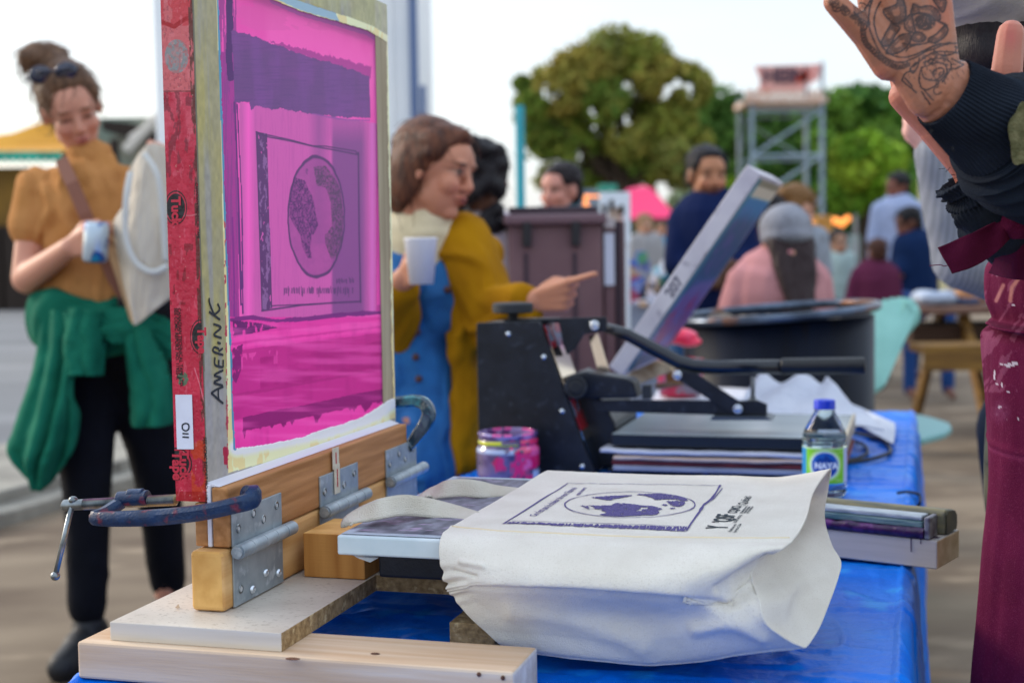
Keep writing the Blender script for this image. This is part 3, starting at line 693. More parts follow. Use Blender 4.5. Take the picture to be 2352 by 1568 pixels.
# ---- clamps
cb = mat('clamp_blue', '#0f3158', .36, '#0a2140', nscale=60, ndet=6, bump=.3, bscale=300, c3='#6a2038', c3scale=60, spec=.45)
def chain(m, pts, wd, ht, ax_up, n=40):
    """cast rib of rectangular section following pts"""
    c = catmull(pts, n); w_ = catmull(np.array([[q] for q in wd], float), n)[:, 0]; h_ = catmull(np.array([[q] for q in ht], float), n)[:, 0]
    vs = []; k = 8
    for i in range(n):
        tt = c[min(i+1, n-1)]-c[max(i-1, 0)]; tt /= np.linalg.norm(tt); x = np.cross(tt, ax_up); x /= np.linalg.norm(x); y = np.cross(x, tt)
        a, b_ = w_[i]/2, h_[i]/2
        for sx, sy in ((-1, -.45), (-.6, -1), (.6, -1), (1, -.45), (1, .45), (.6, 1), (-.6, 1), (-1, .45)): vs.append(c[i]+x*a*sx+y*b_*sy)
    fs = [(i*k+j, i*k+(j+1) % k, (i+1)*k+(j+1) % k, (i+1)*k+j) for i in range(n-1) for j in range(k)]
    fs += [tuple(range(k))[::-1], tuple((n-1)*k+j for j in range(k))]
    m.add(vs, fs)
t = thing('c_clamp', 'paint spattered navy clamp at the near corner of the screen', 'clamp', tuple(T(-.75, 1.33, .86)), RZ, 'screw clamps holding the screen')
bc = 1.340
arm = [Pb(310, 1142, bc+.005), Pb(285, 1150, bc), Pb(240, 1178, bc-.018), Pb(218, 1188, bc-.024), Pb(255, 1191, bc-.030), Pb(330, 1189, bc-.034), Pb(400, 1184, bc-.035), Pb(470, 1175, bc-.034), Pb(530, 1162, bc-.030), Pb(572, 1150, bc-.024), Pb(583, 1136, bc-.014), Pb(570, 1128, bc-.004)]
m = MB(); chain(m, arm, [.012, .012, .012, .013, .014, .015, .016, .016, .016, .016, .016, .014], [.010, .012, .013, .014, .015, .016, .016, .016, .016, .017, .019, .013], Zv, 60)
m.build('body', cb, t, smooth=False, auto=35)
m = MB(); m.tube([Pb(272, 1146, bc), Pb(340, 1143, bc)], .0085, 18); m.tube([Pb(295, 1136, bc), Pb(330, 1135, bc)], .0065, 14); m.build('boss', cb, t, auto=40, bevel=.001)
m = MB(); m.ell(Pb(566, 1135, bc+.002), (.006, .010, .010), (TR, TD, Zv)); m.build('jaw_pad', cb, t, smooth=True)
s0, s1 = Pb(150, 1160, bc), Pb(410, 1147, bc); s1[2] = s0[2]+(s1[2]-s0[2]); Ld = np.linalg.norm(s1-s0); dv = (s1-s0)/Ld
pts = []; rr = []; pitch = .0021; k = int(Ld/pitch*4)
m = MB(); prof_ = [(.0046 if i % 2 else .0062, .0235+i*pitch/2) for i in range(int((Ld-.024)/pitch*2))]
xx = np.cross(Zv, dv); xx /= np.linalg.norm(xx); yy = np.cross(dv, xx)
m.lathe(s0, prof_, 20, (xx, yy, dv), closed=True); m.build('screw', steelm, t, auto=30)
m = MB(); m.lathe(s0, [(.003, -.004), (.0062, -.001), (.0066, .006), (.0058, .009), (.0060, .024), (.003, .026)], 20, (xx, yy, dv), closed=True); m.build('screw_head', steelm, t, auto=40)
m = MB(); h0, h1 = Pb(168, 1148, bc-.001), Pb(127, 1322, bc-.02); m.tube([h0, h1], .0030, 14); m.ell(h0, (.0050, .0050, .0045)); m.ell(h1, (.0052, .0052, .0050)); m.build('tommy_bar', steelm, t, smooth=True)
# far clamp
ct_ = mat('clamp_teal', '#0c3f57', .2, '#0a2a3d', nscale=30, ndet=5, bump=.4, bscale=120, c3='#2f7f8c', c3scale=30, spec=.8)
t = thing('c_clamp', 'glossy teal clamp at the far corner of the screen', 'clamp', tuple(T(-.70, 1.86, .9)), RZ, 'screw clamps holding the screen')
bf = 1.895
arm = [Pb(938, 1028, bf-.02), Pb(945, 1018, bf-.02), Pb(958, 1000, bf-.018), Pb(976, 975, bf-.012), Pb(985, 950, bf), Pb(976, 928, bf+.01), Pb(955, 920, bf+.015), Pb(925, 922, bf+.01), Pb(890, 925, bf+.01)]
m = MB(); chain(m, arm, [.012, .014, .017, .019, .019, .018, .017, .016, .015], [.012, .014, .016, .017, .018, .017, .016, .015, .014], TD, 50); m.build('body', ct_, t, auto=35)
m = MB(); m.tube([Pb(935, 1030, bf-.028), Pb(941, 1018, bf-.02)], .0075, 14); m.build('jaw_pad', ct_, t, auto=40)
m = MB(); m.tube([T(-.80, 1.89, .93), T(-.752, 1.888, .925)], .006, 14); m.build('screw', steelm, t, auto=40)

# ---- the tall screen
aF = -.7152; bN = 1.3275; bR = 1.888; zb = .878; ztp = 1.478
sc_t = thing('printing_screen', 'tall wooden framed screen with magenta mesh, red tape on its edge', 'printing screen', tuple(T(-.733, 1.6, zb)), RZ)
# front face of frame and mesh: one grid each, pigment painted from the ink's own layout
def face_px(A_c, B, Z):
    q = TR*A_c+TD*B[..., None]+Zv*Z[..., None]-CAM
    z = q@CF; return 1176+F_PX*(q@CR)/z, 784-F_PX*(q@CU)/z
W_ = .046
m = MB()
m.abz(-.7505, aF-.0005, bN+.001, bN+W_, zb, ztp); m.abz(-.7505, aF-.0005, bR-W_, bR, zb, ztp)
m.abz(-.7505, aF-.0005, bN+W_, bR-W_, zb, zb+.016); m.abz(-.7505, aF-.0005, bN+W_, bR-W_, ztp-W_, ztp)
m.build('frame', WD('frame_wood', '#b7a98c', '#8d7e62', st=(40, 30, 2.2)), sc_t)
nb, nz = 420, 760
B, Z = np.meshgrid(np.linspace(bN+.0005, bR-.0005, nb), np.linspace(zb, ztp, nz), indexing='ij')
U, Vv = face_px(aF, B, Z)
N1 = fbm(B*40, Z*14, 1); N2 = fbm(B*160, Z*120, 2); N3 = fbm(B*12, Z*90, 3)
C = np.zeros(B.shape+(3,)); 
g = lambda h: np.array([int(h[i:i+2], 16)/255. for i in (1, 3, 5)])
C[:] = g('#a9a07a')
C = mixc(C, np.clip((N1-.35)*3, 0, 1)*.8, g('#b8ab62')); C = mixc(C, np.clip((fbm(B*60, Z*5, 9)-.5)*5, 0, 1)*.7, g('#9c9aa0'))
C = mixc(C, (Z < 1.01)*np.clip((1.02-Z)/.03, 0, 1)*.8, g('#a8a3a5'))
C = mixc(C, (B > 1.84)*.8, g('#b9b29a')); C = mixc(C, (B > 1.862)*(Z > 0)*.6*np.clip((N1-.3)*3, 0, 1), g('#b3a0a4'))
C = mixc(C, (Z > 1.44)*.7*np.clip((N1-.2)*3, 0, 1), g('#b3b287'))
C = C*(.9+.2*N2[..., None])
# emulsion area: cream margin, then magenta
mar = inpoly(U, Vv+4*(N3-.5), [(488, -200), (497, 0), (504, 200), (512, 500), (520, 800), (524, 1086), (640, 1052), (760, 1014), (870, 974), (909, 958), (904, 800), (900, 500), (896, 200), (893, 84), (860, 62), (800, 40), (700, 8), (640, -12), (560, -60)])
C = mixc(C, mar, g('#e8c58c')); C = mixc(C, mar & (N1 > .45), g('#ecd9a9'))
ins = dline(U, Vv, [(545, 1028), (640, 1010), (760, 985), (860, 950), (905, 918)]); C = mixc(C, mar*np.clip(1-(ins-12)/14, 0, 1)*(Vv > 915), g('#e9ecdf'))
C = mixc(C, mar & (Vv < 130) & (U > 880), g('#e3cfa6'))
wob = 5*(fbm(U*.05, Vv*.05, 77)-.5)
mag = inpoly(U+wob, Vv+wob, [(498, -200), (503, 0), (509, 200), (519, 500), (532, 800), (540, 1029), (600, 1022), (680, 1008), (760, 982), (830, 960), (880, 928), (904, 915), (900, 800), (896, 500), (891, 300), (888, 97), (847, 71), (781, 51), (689, 25), (628, 0), (580, -30), (560, -120)])
C = mixc(C, mar & ~mag & (dline(U, Vv, [(498, -200), (503, 0), (509, 200), (519, 500), (532, 800), (540, 1029)]) < 4.5), g('#3d84a5'))
C = mixc(C, (~mag) & inpoly(U, Vv, [(625, -6), (680, 0), (770, 30), (780, 50), (690, 24)]), g('#8aa6b4'))
C = mixc(C, mag, g('#d94fae'))
# horizontal and vertical veils of ink
Zr = lambda v, u=700: None
C = mixc(C, mag*np.clip((fbm(U*.02, Vv*.006, 31)-.42)*4, 0, 1)*.6, g('#e566bd'))
C = mixc(C, mag*((Vv < 70) & (N3 > .5))*.5, g('#cf58ab'))
C = mixc(C, mag*(dline(U, Vv, [(630, 0), (690, 27), (781, 53), (847, 73), (888, 99)]) < 9)*.6, g('#a05cae'))
pinkcol = inpoly(U, Vv, [(552, 235), (905, 290), (905, 720), (560, 735)])
C = mixc(C, mag & pinkcol, g('#bd5aa9')); C = mixc(C, (mag & pinkcol)*np.clip((N1-.4)*3, 0, 1)*.5, g('#c05aaa')); C = mixc(C, (mag & pinkcol)*np.clip((fbm(U*.4, Vv*.02, 68)-.5)*4, 0, 1)*.25, g('#9c4a96'))
C = mixc(C, (mag & pinkcol)*np.clip(1-np.abs(U-573)/16, 0, 1), g('#e35fc0'))
C = mixc(C, (mag & pinkcol)*np.clip(1-np.abs(U-735)/26, 0, 1)*.75*(Vv < 560), g('#8a4c90'))
C = mixc(C, (mag & pinkcol)*np.clip((U-762)/6, 0, 1)*np.clip((850-U)/18, 0, 1)*np.clip((Vv-250)/80, .45, 1), g('#7f4a8b'))
C = mixc(C, (mag & pinkcol)*np.clip(1-np.abs(U-857)/9, 0, 1)*.8, g('#c96bc4'))
C = mixc(C, (mag & pinkcol)*(U > 866), g('#b63c99'))
C = mixc(C, (mag)*(np.abs(U-872-3*N1) < 5)*(Vv > 430)*(Vv < 700)*.8, g('#e24fb4'))
# left dark column with vertical streaks
lc = mag & (U < 543+.012*(Vv)) & (Vv > 120) & (Vv < 735)
C = mixc(C, lc, g('#99388f')); C = mixc(C, lc*(fbm(U*.35, Vv*.01, 4) > .52)*.7, g('#7d3d88'))
C = mixc(C, (mag & (Vv < 180) & (U < 545))*(fbm(U*.3, Vv*.02, 14) > .45)*.8, g('#8a3b8c'))
for pl, wd_, cc in (([(528, 0), (530, 60), (527, 130), (532, 180)], 8, '#4e2f6b'), ([(541, 235), (549, 420), (556, 700)], 2.2, '#5f3277'), ([(547, 240), (558, 470), (560, 720)], 1.6, '#5f3277'), ([(536, 500), (540, 640), (541, 735)], 2, '#7a2f86')):
    C = mixc(C, mag & (dline(U, Vv, pl) < wd_*(.5+N1)), g(cc))
# the big purple block of ink
dk = inpoly(U, Vv+10*(fbm(U*.12, U*0, 5)-.5)+4*(N2-.5), [(533, 70), (578, 82), (643, 105), (715, 132), (791, 153), (850, 176), (853, 270), (796, 270), (735, 265), (663, 252), (587, 245), (579, 255), (574, 236), (561, 235), (541, 236), (539, 150)])
C = mixc(C, mag & dk, g('#65457f')); C = mixc(C, (mag & dk)*np.clip((fbm(U*.012, Vv*.012, 74)-.42)*4, 0, 1)*.5, g('#7a4590')); C = mixc(C, (mag & dk)*np.clip((N1-.4)*3, 0, 1)*.5, g('#754a94')); C = mixc(C, (mag & dk)*np.clip((fbm(U*.03, Vv*.4, 69)-.5)*4, 0, 1)*.3, g('#4f3a72'))
dk2 = inpoly(U, Vv+14*(fbm(U*.2, U*0, 15)-.5), [(620, 92), (720, 120), (800, 138), (855, 155), (853, 182), (790, 160), (700, 130), (640, 108)]); C = mixc(C, mag & dk2 & ~dk, g('#a23f93'))
C = mixc(C, mag & (dline(U, Vv, [(720, 262), (790, 275), (850, 277)]) < 1.6), g('#8a4f9c'))
# foot of the image: blotchy dark line, bright and dark bands
z1 = 718+(U-560)*.0; ln = [(535, 735), (580, 730), (640, 738), (700, 733), (800, 722), (890, 715)]
C = mixc(C, mag & (Vv > 728), g('#d13aa0'))
def band(va, vb, ua=540, ub=900): # va, vb: height at ua; bands run level in the world
    ya = va+(U-ua)*-(va-569)*.00052; yb = vb+(U-ua)*-(vb-569)*.00052; return (Vv > ya+5*(N3-.5)) & (Vv < yb+5*(N3-.5))
C = mixc(C, (mag & (dline(U, Vv+6*(N3-.5), ln) < 5.5*(.4+N1)))*.9, g('#6a2a78'))
C = mixc(C, (mag & inpoly(U, Vv, [(536, 735), (600, 742), (640, 752), (560, 770), (538, 775)]) & (N2 > .42)), g('#5f2468'))
C = mixc(C, (mag & band(770, 800))*.7, g('#e34bb0')); C = mixc(C, (mag & band(786, 792))*.6, g('#b52b8c'))
C = mixc(C, (mag & band(805, 965))*.9, g('#b02a86')); C = mixc(C, (mag & band(830, 905) & (U > 600))*.7*np.clip((fbm(U*.02, Vv*.05, 61)-.3)*3, 0, 1), g('#971c72'))
C = mixc(C, (mag & band(815, 850) & (U < 640) & (N1 > .45))*.8, g('#d447a4'))
C = mixc(C, (mag & band(905, 912))*.4, g('#8c1c6b'))
C = mixc(C, (mag & band(962, 995) & (U > 560) & (U < 885))*.95, g('#7d1c6a'))
C = mixc(C, (mag & inpoly(U, Vv, [(536, 800), (560, 790), (556, 850), (545, 880), (536, 870)]) & (N2 > .35)), g('#7a1f6e'))
dr = (fbm(U*.11, U*0+3, 8)-.35)*42; C = mixc(C, mag & (U > 560) & (U < 885) & (Vv > 990+(U-540)*-.215) & (Vv < 990+(U-540)*-.215+dr), g('#7d1c6a'))
C = mixc(C, (mag & (Vv > 740))*np.clip((fbm(U*.06, Vv*.012, 55, 3)-.5)*3, 0, 1)*.22, g('#8c1a70')); C = mixc(C, (mag & (Vv > 740))*np.clip((fbm(U*.008, Vv*.07, 56, 3)-.48)*4, 0, 1)*.45, g('#e260bb'))
# artwork exposed in the mesh
q = lambda L: [(564.5+x*.33, 235.2+y*.33) for x, y in L]
ink = g('#4d3566')
bar = inpoly(U, Vv, q([(80, 205), (155, 215), (190, 1430), (120, 1450)])); C = mixc(C, bar*.9*(N2 > .25), ink); C = mixc(C, bar*(N2 > .62)*.5, g('#a37fb8'))
for L, wd_ in (([(80, 205), (160, 240), (320, 270), (470, 305), (640, 335), (790, 365)], 1.5), ([(150, 225), (320, 262), (470, 303), (560, 305), (770, 340), (790, 365)], 1.3), ([(790, 350), (795, 900), (805, 1390)], 1.6), ([(120, 1450), (400, 1410), (600, 1395), (805, 1385)], 1.8), ([(185, 1415), (500, 1402)], 1.3), ([(80, 205), (120, 1450)], 1.2)):
    C = mixc(C, mag*np.clip(1.6-dline(U, Vv, q(L))/wd_, 0, 1)*.9, ink)
ex, ey = (U-(564.5+497*.33))/(194*.33), (Vv-(235.2+798*.33))/(418*.33); er = np.hypot(ex, ey)+.05*(fbm(U*.05, Vv*.05, 62, 2)-.5); C = mixc(C, mag*np.clip(2.2-np.abs(er-1)/.018, 0, 1)*.9, ink)
C = mixc(C, (mag & (er < .98))*(.50+.35*fbm(U*.1, Vv*.1, 66)), g('#8f478e'))
for L, cc in (([(340, 520), (420, 545), (440, 600), (470, 650), (480, 690), (490, 760), (510, 850), (480, 910), (465, 920), (455, 1000), (467, 1090), (435, 1080), (405, 1010), (385, 920), (345, 860), (310, 790), (312, 700), (320, 620)], '#472a60'), ([(480, 450), (560, 440), (620, 520), (665, 600), (685, 800), (680, 960), (640, 1080), (600, 1090), (560, 980), (555, 930), (610, 860), (600, 700), (575, 620), (560, 590), (500, 580), (485, 500)], '#4c3c5c'), ([(420, 460), (440, 465), (438, 500), (425, 495)], '#5a3a72')):
    w2 = inpoly(U+3*(N2-.5), Vv+3*(N2-.5), q(L)); C = mixc(C, w2*np.clip(.35+1.5*(fbm(U*.40, Vv*.30, 67, 3)-.36), 0, .92), g(cc))
rs = np.random.RandomState(3)
for x0, x1, yb_, hh in ((275, 760, 1310, 34), (635, 762, 1242, 22)):
    x = x0
    while x < x1:
        w2 = rs.randint(18, 60)
        for k in range(x, min(x+w2, x1), 7):
            y0 = yb_-hh/2-rs.rand()*14*(rs.rand() > .7); y1 = yb_+hh/2+rs.rand()*26*(rs.rand() > .75); k2 = k+rs.randn()*2
            C = mixc(C, mag*np.clip(1.5-dline(U, Vv, q([(k2, y0), (k2+rs.randn()*3, y1)]))/.9, 0, 1)*.75, ink)
        x += w2+rs.randint(10, 18)
# red smears on the cream margin of the near side
C = mixc(C, (np.abs(U-521-.012*(Vv-900)) < 6*(fbm(Vv*.06, U*.06, 44)-.25)) & (Vv > 480) & (Vv < 1075) & ~mag & (fbm(U*.1, Vv*.05, 45) > .5), g('#b02a4a'))
C = mixc(C, (dline(U, Vv, [(517, 1030), (519, 1062)]) < 5) & ~mag, g('#b3143f')); C = mixc(C, (dline(U, Vv, [(913, 935), (922, 925)]) < 6) & (N2 > .5), g('#b0506a'))
C = mixc(C, np.abs(U-443-.029*Vv) < 2.0, g('#6f6a58'))
Vf = TR*aF+TD*B[..., None]+Zv*Z[..., None]; Vf = Vf-TR*np.where(mag, .0012, 0)[..., None]
_id = np.arange(nb*nz).reshape(nb, nz); _q = np.stack([_id[:-1, :-1], _id[:-1, 1:], _id[1:, 1:], _id[1:, :-1]], -1); _mk = mag[:-1, :-1]
ink_m = mat('ink_mesh', (.5, .5, .5), .38, vcol=True, bump=.12, bscale=900, spec=.35)
_N = ink_m.node_tree.nodes; _L = ink_m.node_tree.links; _tr = _N.new('ShaderNodeBsdfTranslucent'); _ms = _N.new('ShaderNodeMixShader'); _ms.inputs[0].default_value = .5
_L.new(_N['Principled BSDF'].inputs['Base Color'].links[0].from_socket, _tr.inputs[0]); _L.new(_N['Principled BSDF'].outputs[0], _ms.inputs[1]); _L.new(_tr.outputs[0], _ms.inputs[2]); _L.new(_ms.outputs[0], _N['Material Output'].inputs[0])
Lc_ = srgb2lin(C); Lc_ = np.where(mag[..., None], np.clip(Lc_*np.array([.90, .86, .90]), 0, .95), np.where(mar[..., None], np.clip(Lc_*1.35, 0, .9), Lc_))
fr = None
for nm_, sel_, mt_q in (('taped_border', ~_mk, mat('frame_face', (.5, .5, .5), .45, vcol=True, bump=.12, bscale=900, spec=.4)), ('inked_mesh', _mk, ink_m)):
    m = MB(); ff = _q[sel_]; us, inv = np.unique(ff, return_inverse=True); inv = inv.reshape(-1, 4)
    m.add(Vf.reshape(-1, 3)[us], [tuple(x) for x in inv.tolist()], Lc_.reshape(-1, 3)[us]); o_ = m.build(nm_, mt_q, sc_t, smooth=True); fr = fr or o_
# marker lettering on the frame: AMERINK, read from bottom to top
m = MB(); ik = lambda u, v: Pa(u, v, aF+.0008)
strokes = [[(513, 926), (500, 915), (486, 902)], [(486, 902), (498, 894), (513, 888)], [(503, 919), (502, 906), (502, 892)],
  [(512, 885), (492, 878), (508, 868), (493, 861), (513, 850)],
  [(513, 843), (495, 838), (494, 820)], [(503, 840), (503, 826)], [(513, 843), (513, 826)],
  [(513, 815), (491, 807), (493, 797), (503, 801)], [(503, 806), (512, 800)], [(507, 789), (500, 786)],
  [(509, 776), (492, 768), (508, 752), (491, 744)], [(506, 734), (481, 716)], [(492, 723), (505, 711), (500, 697)], [(492, 722), (482, 696), (481, 684)]]
for L in strokes:
    c = catmull(np.array([ik(u, v) for u, v in L]), max(2, 6*(len(L)-1)+1)); m.ribbon(c, .0024, .0003, TR)
tag(m.build('marker_lettering', mat('marker', '#1d2430', .5), fr))
# near edge: red sheathing tape
nx, nz = 90, 1100
Aq, Zq = np.meshgrid(np.linspace(-.7510, -.7150, nx), np.linspace(zb, ztp, nz), indexing='ij')
q_ = TR*Aq[..., None]+TD*bN+Zv*Zq[..., None]-CAM; zz_ = q_@CF; U = 1176+F_PX*(q_@CR)/zz_; Vv = 784-F_PX*(q_@CU)/zz_
N1 = fbm(Aq*90, Zq*40, 71); N2 = fbm(Aq*420, Zq*300, 72, 5); xl = (U-370-.0313*Vv)/72.
C = np.zeros(U.shape+(3,)); C[:] = g('#b91f3c'); C = mixc(C, np.clip((N1-.42)*4, 0, 1)*.8, g('#d0304c')); C = mixc(C, (N2 < .27)*.35, g('#7e1528'))
C = mixc(C, (Vv < 212)*.85, g('#cf6f70')); C = mixc(C, ((Vv < 212) & (N2 < .36))*.6, g('#a34a55')); C = mixc(C, (np.abs(Vv-210) < 1.6)*.8, g('#7b3037'))
C = mixc(C, (Vv < 60)*(N1 > .42)*.7, g('#c5303c')); C = mixc(C, (dline(U, Vv, [(370, 50), (400, 62), (425, 45), (443, 38)]) < 5)*.9, g('#a5121f'))
ov = np.hypot((U-406)/27., (Vv-130)/39.); C = mixc(C, (ov < 1)*.85, g('#7f9294')); C = mixc(C, ((ov < 1) & (N2 < .4))*.7, g('#b96a6c')); C = mixc(C, (np.hypot((U-406)/14., (Vv-130)/24.) < 1) & (fbm(U*.25, Vv*.25, 7) > .5), g('#a88383'))
C = mixc(C, ((Vv > 212) & (Vv < 340))*np.clip((N1-.3)*3, 0, 1)*.6, g('#d0606e')); C = mixc(C, ((Vv > 212) & (Vv < 420) & (fbm(U*.1, Vv*.03, 19) < .40))*.5, g('#5e1c2a'))
C = mixc(C, (Vv > 560)*(Vv < 700)*(fbm(U*.12, Vv*.03, 23) > .6)*.7, g('#7b1022')); C = mixc(C, (xl > .86)*(fbm(U*.2, Vv*.04, 29) > .45)*.75, g('#4b2a20'))
C = mixc(C, ((Vv > 1000) & (xl > .5) & (fbm(U*.05, Vv*.03, 57) > .42))*.85, g('#c23a1a')); C = mixc(C, (Vv > 1128)*.6, g('#9f1416'))
C = mixc(C, (fbm(U*.12, Vv*.05, 90) > .70)*.35, g('#dc8088')); C = mixc(C, (fbm(U*.22, Vv*.16, 91, 2) > .90)*.8, g('#d9b6a0'))
C = mixc(C, (np.hypot((U-420)/13., (Vv-870)/16.) < 1) & (N2 > .45), g('#5f6f58'))
C = mixc(C, (dline(U, Vv, [(447, 845), (458, 880), (470, 925)]) < 1.1)*.7, g('#e0909a')); C = mixc(C, (dline(U, Vv, [(385, 497), (440, 495), (452, 492)]) < 1.5)*.7, g('#c97a80'))
for cy, cx, r1, r2 in ((477, 404, 25, 38), (773, 460, 22, 38), (1065, 404, 36, 36)):
    rr_ = np.hypot((U-cx)/r1, (Vv-cy)/r2); C = mixc(C, (rr_ < .86), g('#1d1b20')); C = mixc(C, (np.abs(rr_-1) < .045), g('#241a1e'))
Vf = TR*Aq[..., None]+TD*(bN-.0004*(N2-.5)[..., None]-.0003)+Zv*Zq[..., None]
m = MB(); m.grid(Vf, srgb2lin(C)); tp = m.build('red_tape', mat('red_tape', (.5, .5, .5), .3, vcol=True, bump=.35, bscale=140, spec=.5), sc_t, smooth=True)
rot = lambda: None
dn = -Zv; ex_ = TR  # lettering runs downward, tops of the letters to the right
def tape_text(s, u, v, size, mt, bold=0., space=1.):
    m = MB(); put_text(m, s, Pb(u, v, bN-.0010), dn, ex_, size, (0, 0, 0), bold=bold, space=space); return m.build('print', mt, tp)
tblk = mat('tape_black', '#1b1518', .5); tred = mat('tape_red_letter', '#c22840', .5)
tape_text('CANADIAN TECHNICAL TAPE LTD.', 408, 707, .0052, tblk, .00012); tape_text('SEE CCMC REPORT NO. 11955-R', 400, 707, .0052, tblk, .00012)
tape_text('SEE CCMC REPORT NO. 11955-R', 467, 1003, .0052, tblk, .00012); tape_text('CANADIAN TECHNICAL TAPE', 449, 420, .0042, tblk, .0001)
tape_text('Tuck', 394, 452, .0145, tred, .0006); tape_text('Tape', 454, 752, .0135, tred, .0006)
tape_text('Tuck', 412, 1032, .0155, tred, .0006); tape_text('Tape', 396, 1036, .0150, tred, .0006)
m = MB(); L = [Pb(403, 906, bN-.0012), Pb(441, 906, bN-.0012), Pb(445, 1031, bN-.0012), Pb(407, 1031, bN-.0012)]; m.prism(L, -TD*.0004); lb = m.build('paper_label', mat('label_white', '#dfe2f0', .7, '#d3d5e4', nscale=30), sc_t)
m = MB(); k_ = lambda L: m.ribbon(catmull(np.array([Pb(u, v, bN-.0018) for u, v in L]), 8*len(L)), .0016, .0003, TD)
k_([(419, 985), (419, 976), (426, 972), (433, 975), (433, 985), (426, 989), (419, 985)]); k_([(419, 995), (433, 996)]); k_([(419, 1003), (434, 1004)])
m.build('handwriting', mat('marker'), lb)

# ---- small wood chip
m = MB(); p = Pz(402, 1395, .766); m.add([p, p+TR*.006, p+TR*.004+Zv*.0045, p+TD*.004+Zv*.001], [(0, 1, 2), (0, 2, 3), (0, 3, 1), (1, 3, 2)]); tag(m.build('wood_chip', pine), 'tiny wood chip on the laminated board', 'wood chip')
# ================================================================== TOTE BAG, PRESS, JARS, SMALL GEAR
canvas = mat('canvas', '#e6e1d6', .9, '#dbd5c9', nscale=14, ndet=4, bump=.55, bscale=900, spec=.15, c3='#cdc5b6', c3scale=900)
zb_ = .8455
bag = thing('tote_bag', 'cream canvas tote bag with a purple globe print pulled over the platen', 'tote bag', tuple(T(-.3, 1.56, .71)), RZ)
tl = lambda u, v, z=zb_: Pz(u, v, z)
T0 = [tl(1257, 1081, .848), tl(1345, 1085), tl(1450, 1089), tl(1560, 1092), tl(1680, 1093), tl(1790, 1096, .847), tl(1905, 1078, .866)]
F0 = [tl(1036, 1211, .843), tl(1150, 1222), tl(1290, 1228), tl(1430, 1232), tl(1570, 1236), tl(1700, 1239), tl(1822, 1238, .842)]
T0 = np.array(T0); F0 = np.array(F0)
T1 = T0*.67+F0*.33; T2 = T0*.33+F0*.67
T1[6] = tl(1868, 1128, .852); T2[6] = tl(1850, 1190, .845)
F1 = np.array([Pb(u, v, b) for u, v, b in ((1014, 1232, 1.372), (1140, 1243, 1.362), (1285, 1249, 1.358), (1430, 1254, 1.355), (1575, 1258, 1.352), (1705, 1258, 1.352), (1800, 1256, 1.37))])
F2 = np.array([Pb(u, v, b) for u, v, b in ((1010, 1285, 1.352), (1135, 1295, 1.330), (1285, 1302, 1.322), (1430, 1307, 1.318), (1580, 1310, 1.318), (1690, 1303, 1.330), (1752, 1292, 1.372))])
F3 = np.array([Pb(u, v, b) for u, v, b in ((1026, 1345, 1.350), (1130, 1340, 1.322), (1280, 1344, 1.310), (1430, 1353, 1.306), (1560, 1364, 1.310), (1645, 1376, 1.335), (1722, 1322, 1.365))])
F3b = np.array([Pb(u, v, b) for u, v, b in ((1032, 1356, 1.352), (1130, 1350, 1.328), (1280, 1354, 1.320), (1430, 1363, 1.318), (1560, 1374, 1.320), (1648, 1386, 1.340), (1728, 1340, 1.362))])
F4 = np.array([Pb(u, v, b) for u, v, b in ((1062, 1398, 1.352), (1165, 1398, 1.346), (1300, 1400, 1.350), (1440, 1405, 1.352), (1572, 1412, 1.345), (1668, 1413, 1.335), (1744, 1380, 1.340))])
F5 = np.array([Pb(u, v, b) for u, v, b in ((1105, 1438, 1.358), (1205, 1450, 1.358), (1325, 1460, 1.362), (1455, 1467, 1.362), (1585, 1465, 1.356), (1688, 1450, 1.345), (1762, 1435, 1.335))])
F6 = np.array([Pb(u, v, b) for u, v, b in ((1162, 1483, 1.372), (1260, 1503, 1.375), (1375, 1515, 1.376), (1490, 1523, 1.378), (1610, 1515, 1.380), (1718, 1500, 1.376), (1845, 1486, 1.376))])
F7 = F6+TD*.05+Zv*.004; F7[:, 2] = np.maximum(F7[:, 2], .7145)
F6[:, 2] = np.maximum(F6[:, 2], .7125)
Bk = T0+TD*.006-Zv*.012
ctl = np.array([Bk, T0, T1, T2, F0, F1, F2, F3, F3b, F4, F5, F6, F7])
G = surf(ctl, 420, 460)
# soft rumples
nu, nv = G.shape[:2]; uu, vv = np.meshgrid(np.linspace(0, 1, nu), np.linspace(0, 1, nv), indexing='ij')
du = np.gradient(G, axis=0); dv_ = np.gradient(G, axis=1); Nn = np.cross(du, dv_); Nn /= np.linalg.norm(Nn, axis=2)[..., None]+1e-12
Nn *= np.sign((Nn*(CAM-G)).sum(-1))[..., None]
fr_ = np.clip((uu-.36)/.1, 0, 1)
dd = .0035*(fbm(vv*5+uu*3, uu*7, 3, 3)-.5)*fr_+.0007*(fbm(vv*30, uu*30, 5, 3)-.5)
lf = np.clip(1-vv/.12, 0, 1)*np.clip((uu-.5)/.05, 0, 1)*np.clip((.75-uu)/.1, 0, 1); dd += .003*lf*np.sin(uu*150+vv*25)
rf = np.clip((vv-.72)/.2, 0, 1)*np.clip((uu-.40)/.08, 0, 1)*np.clip((.85-uu)/.1, 0, 1); dd += .007*rf*(fbm((vv-uu*.8)*11, (vv+uu)*2.5, 9, 3)-.5)
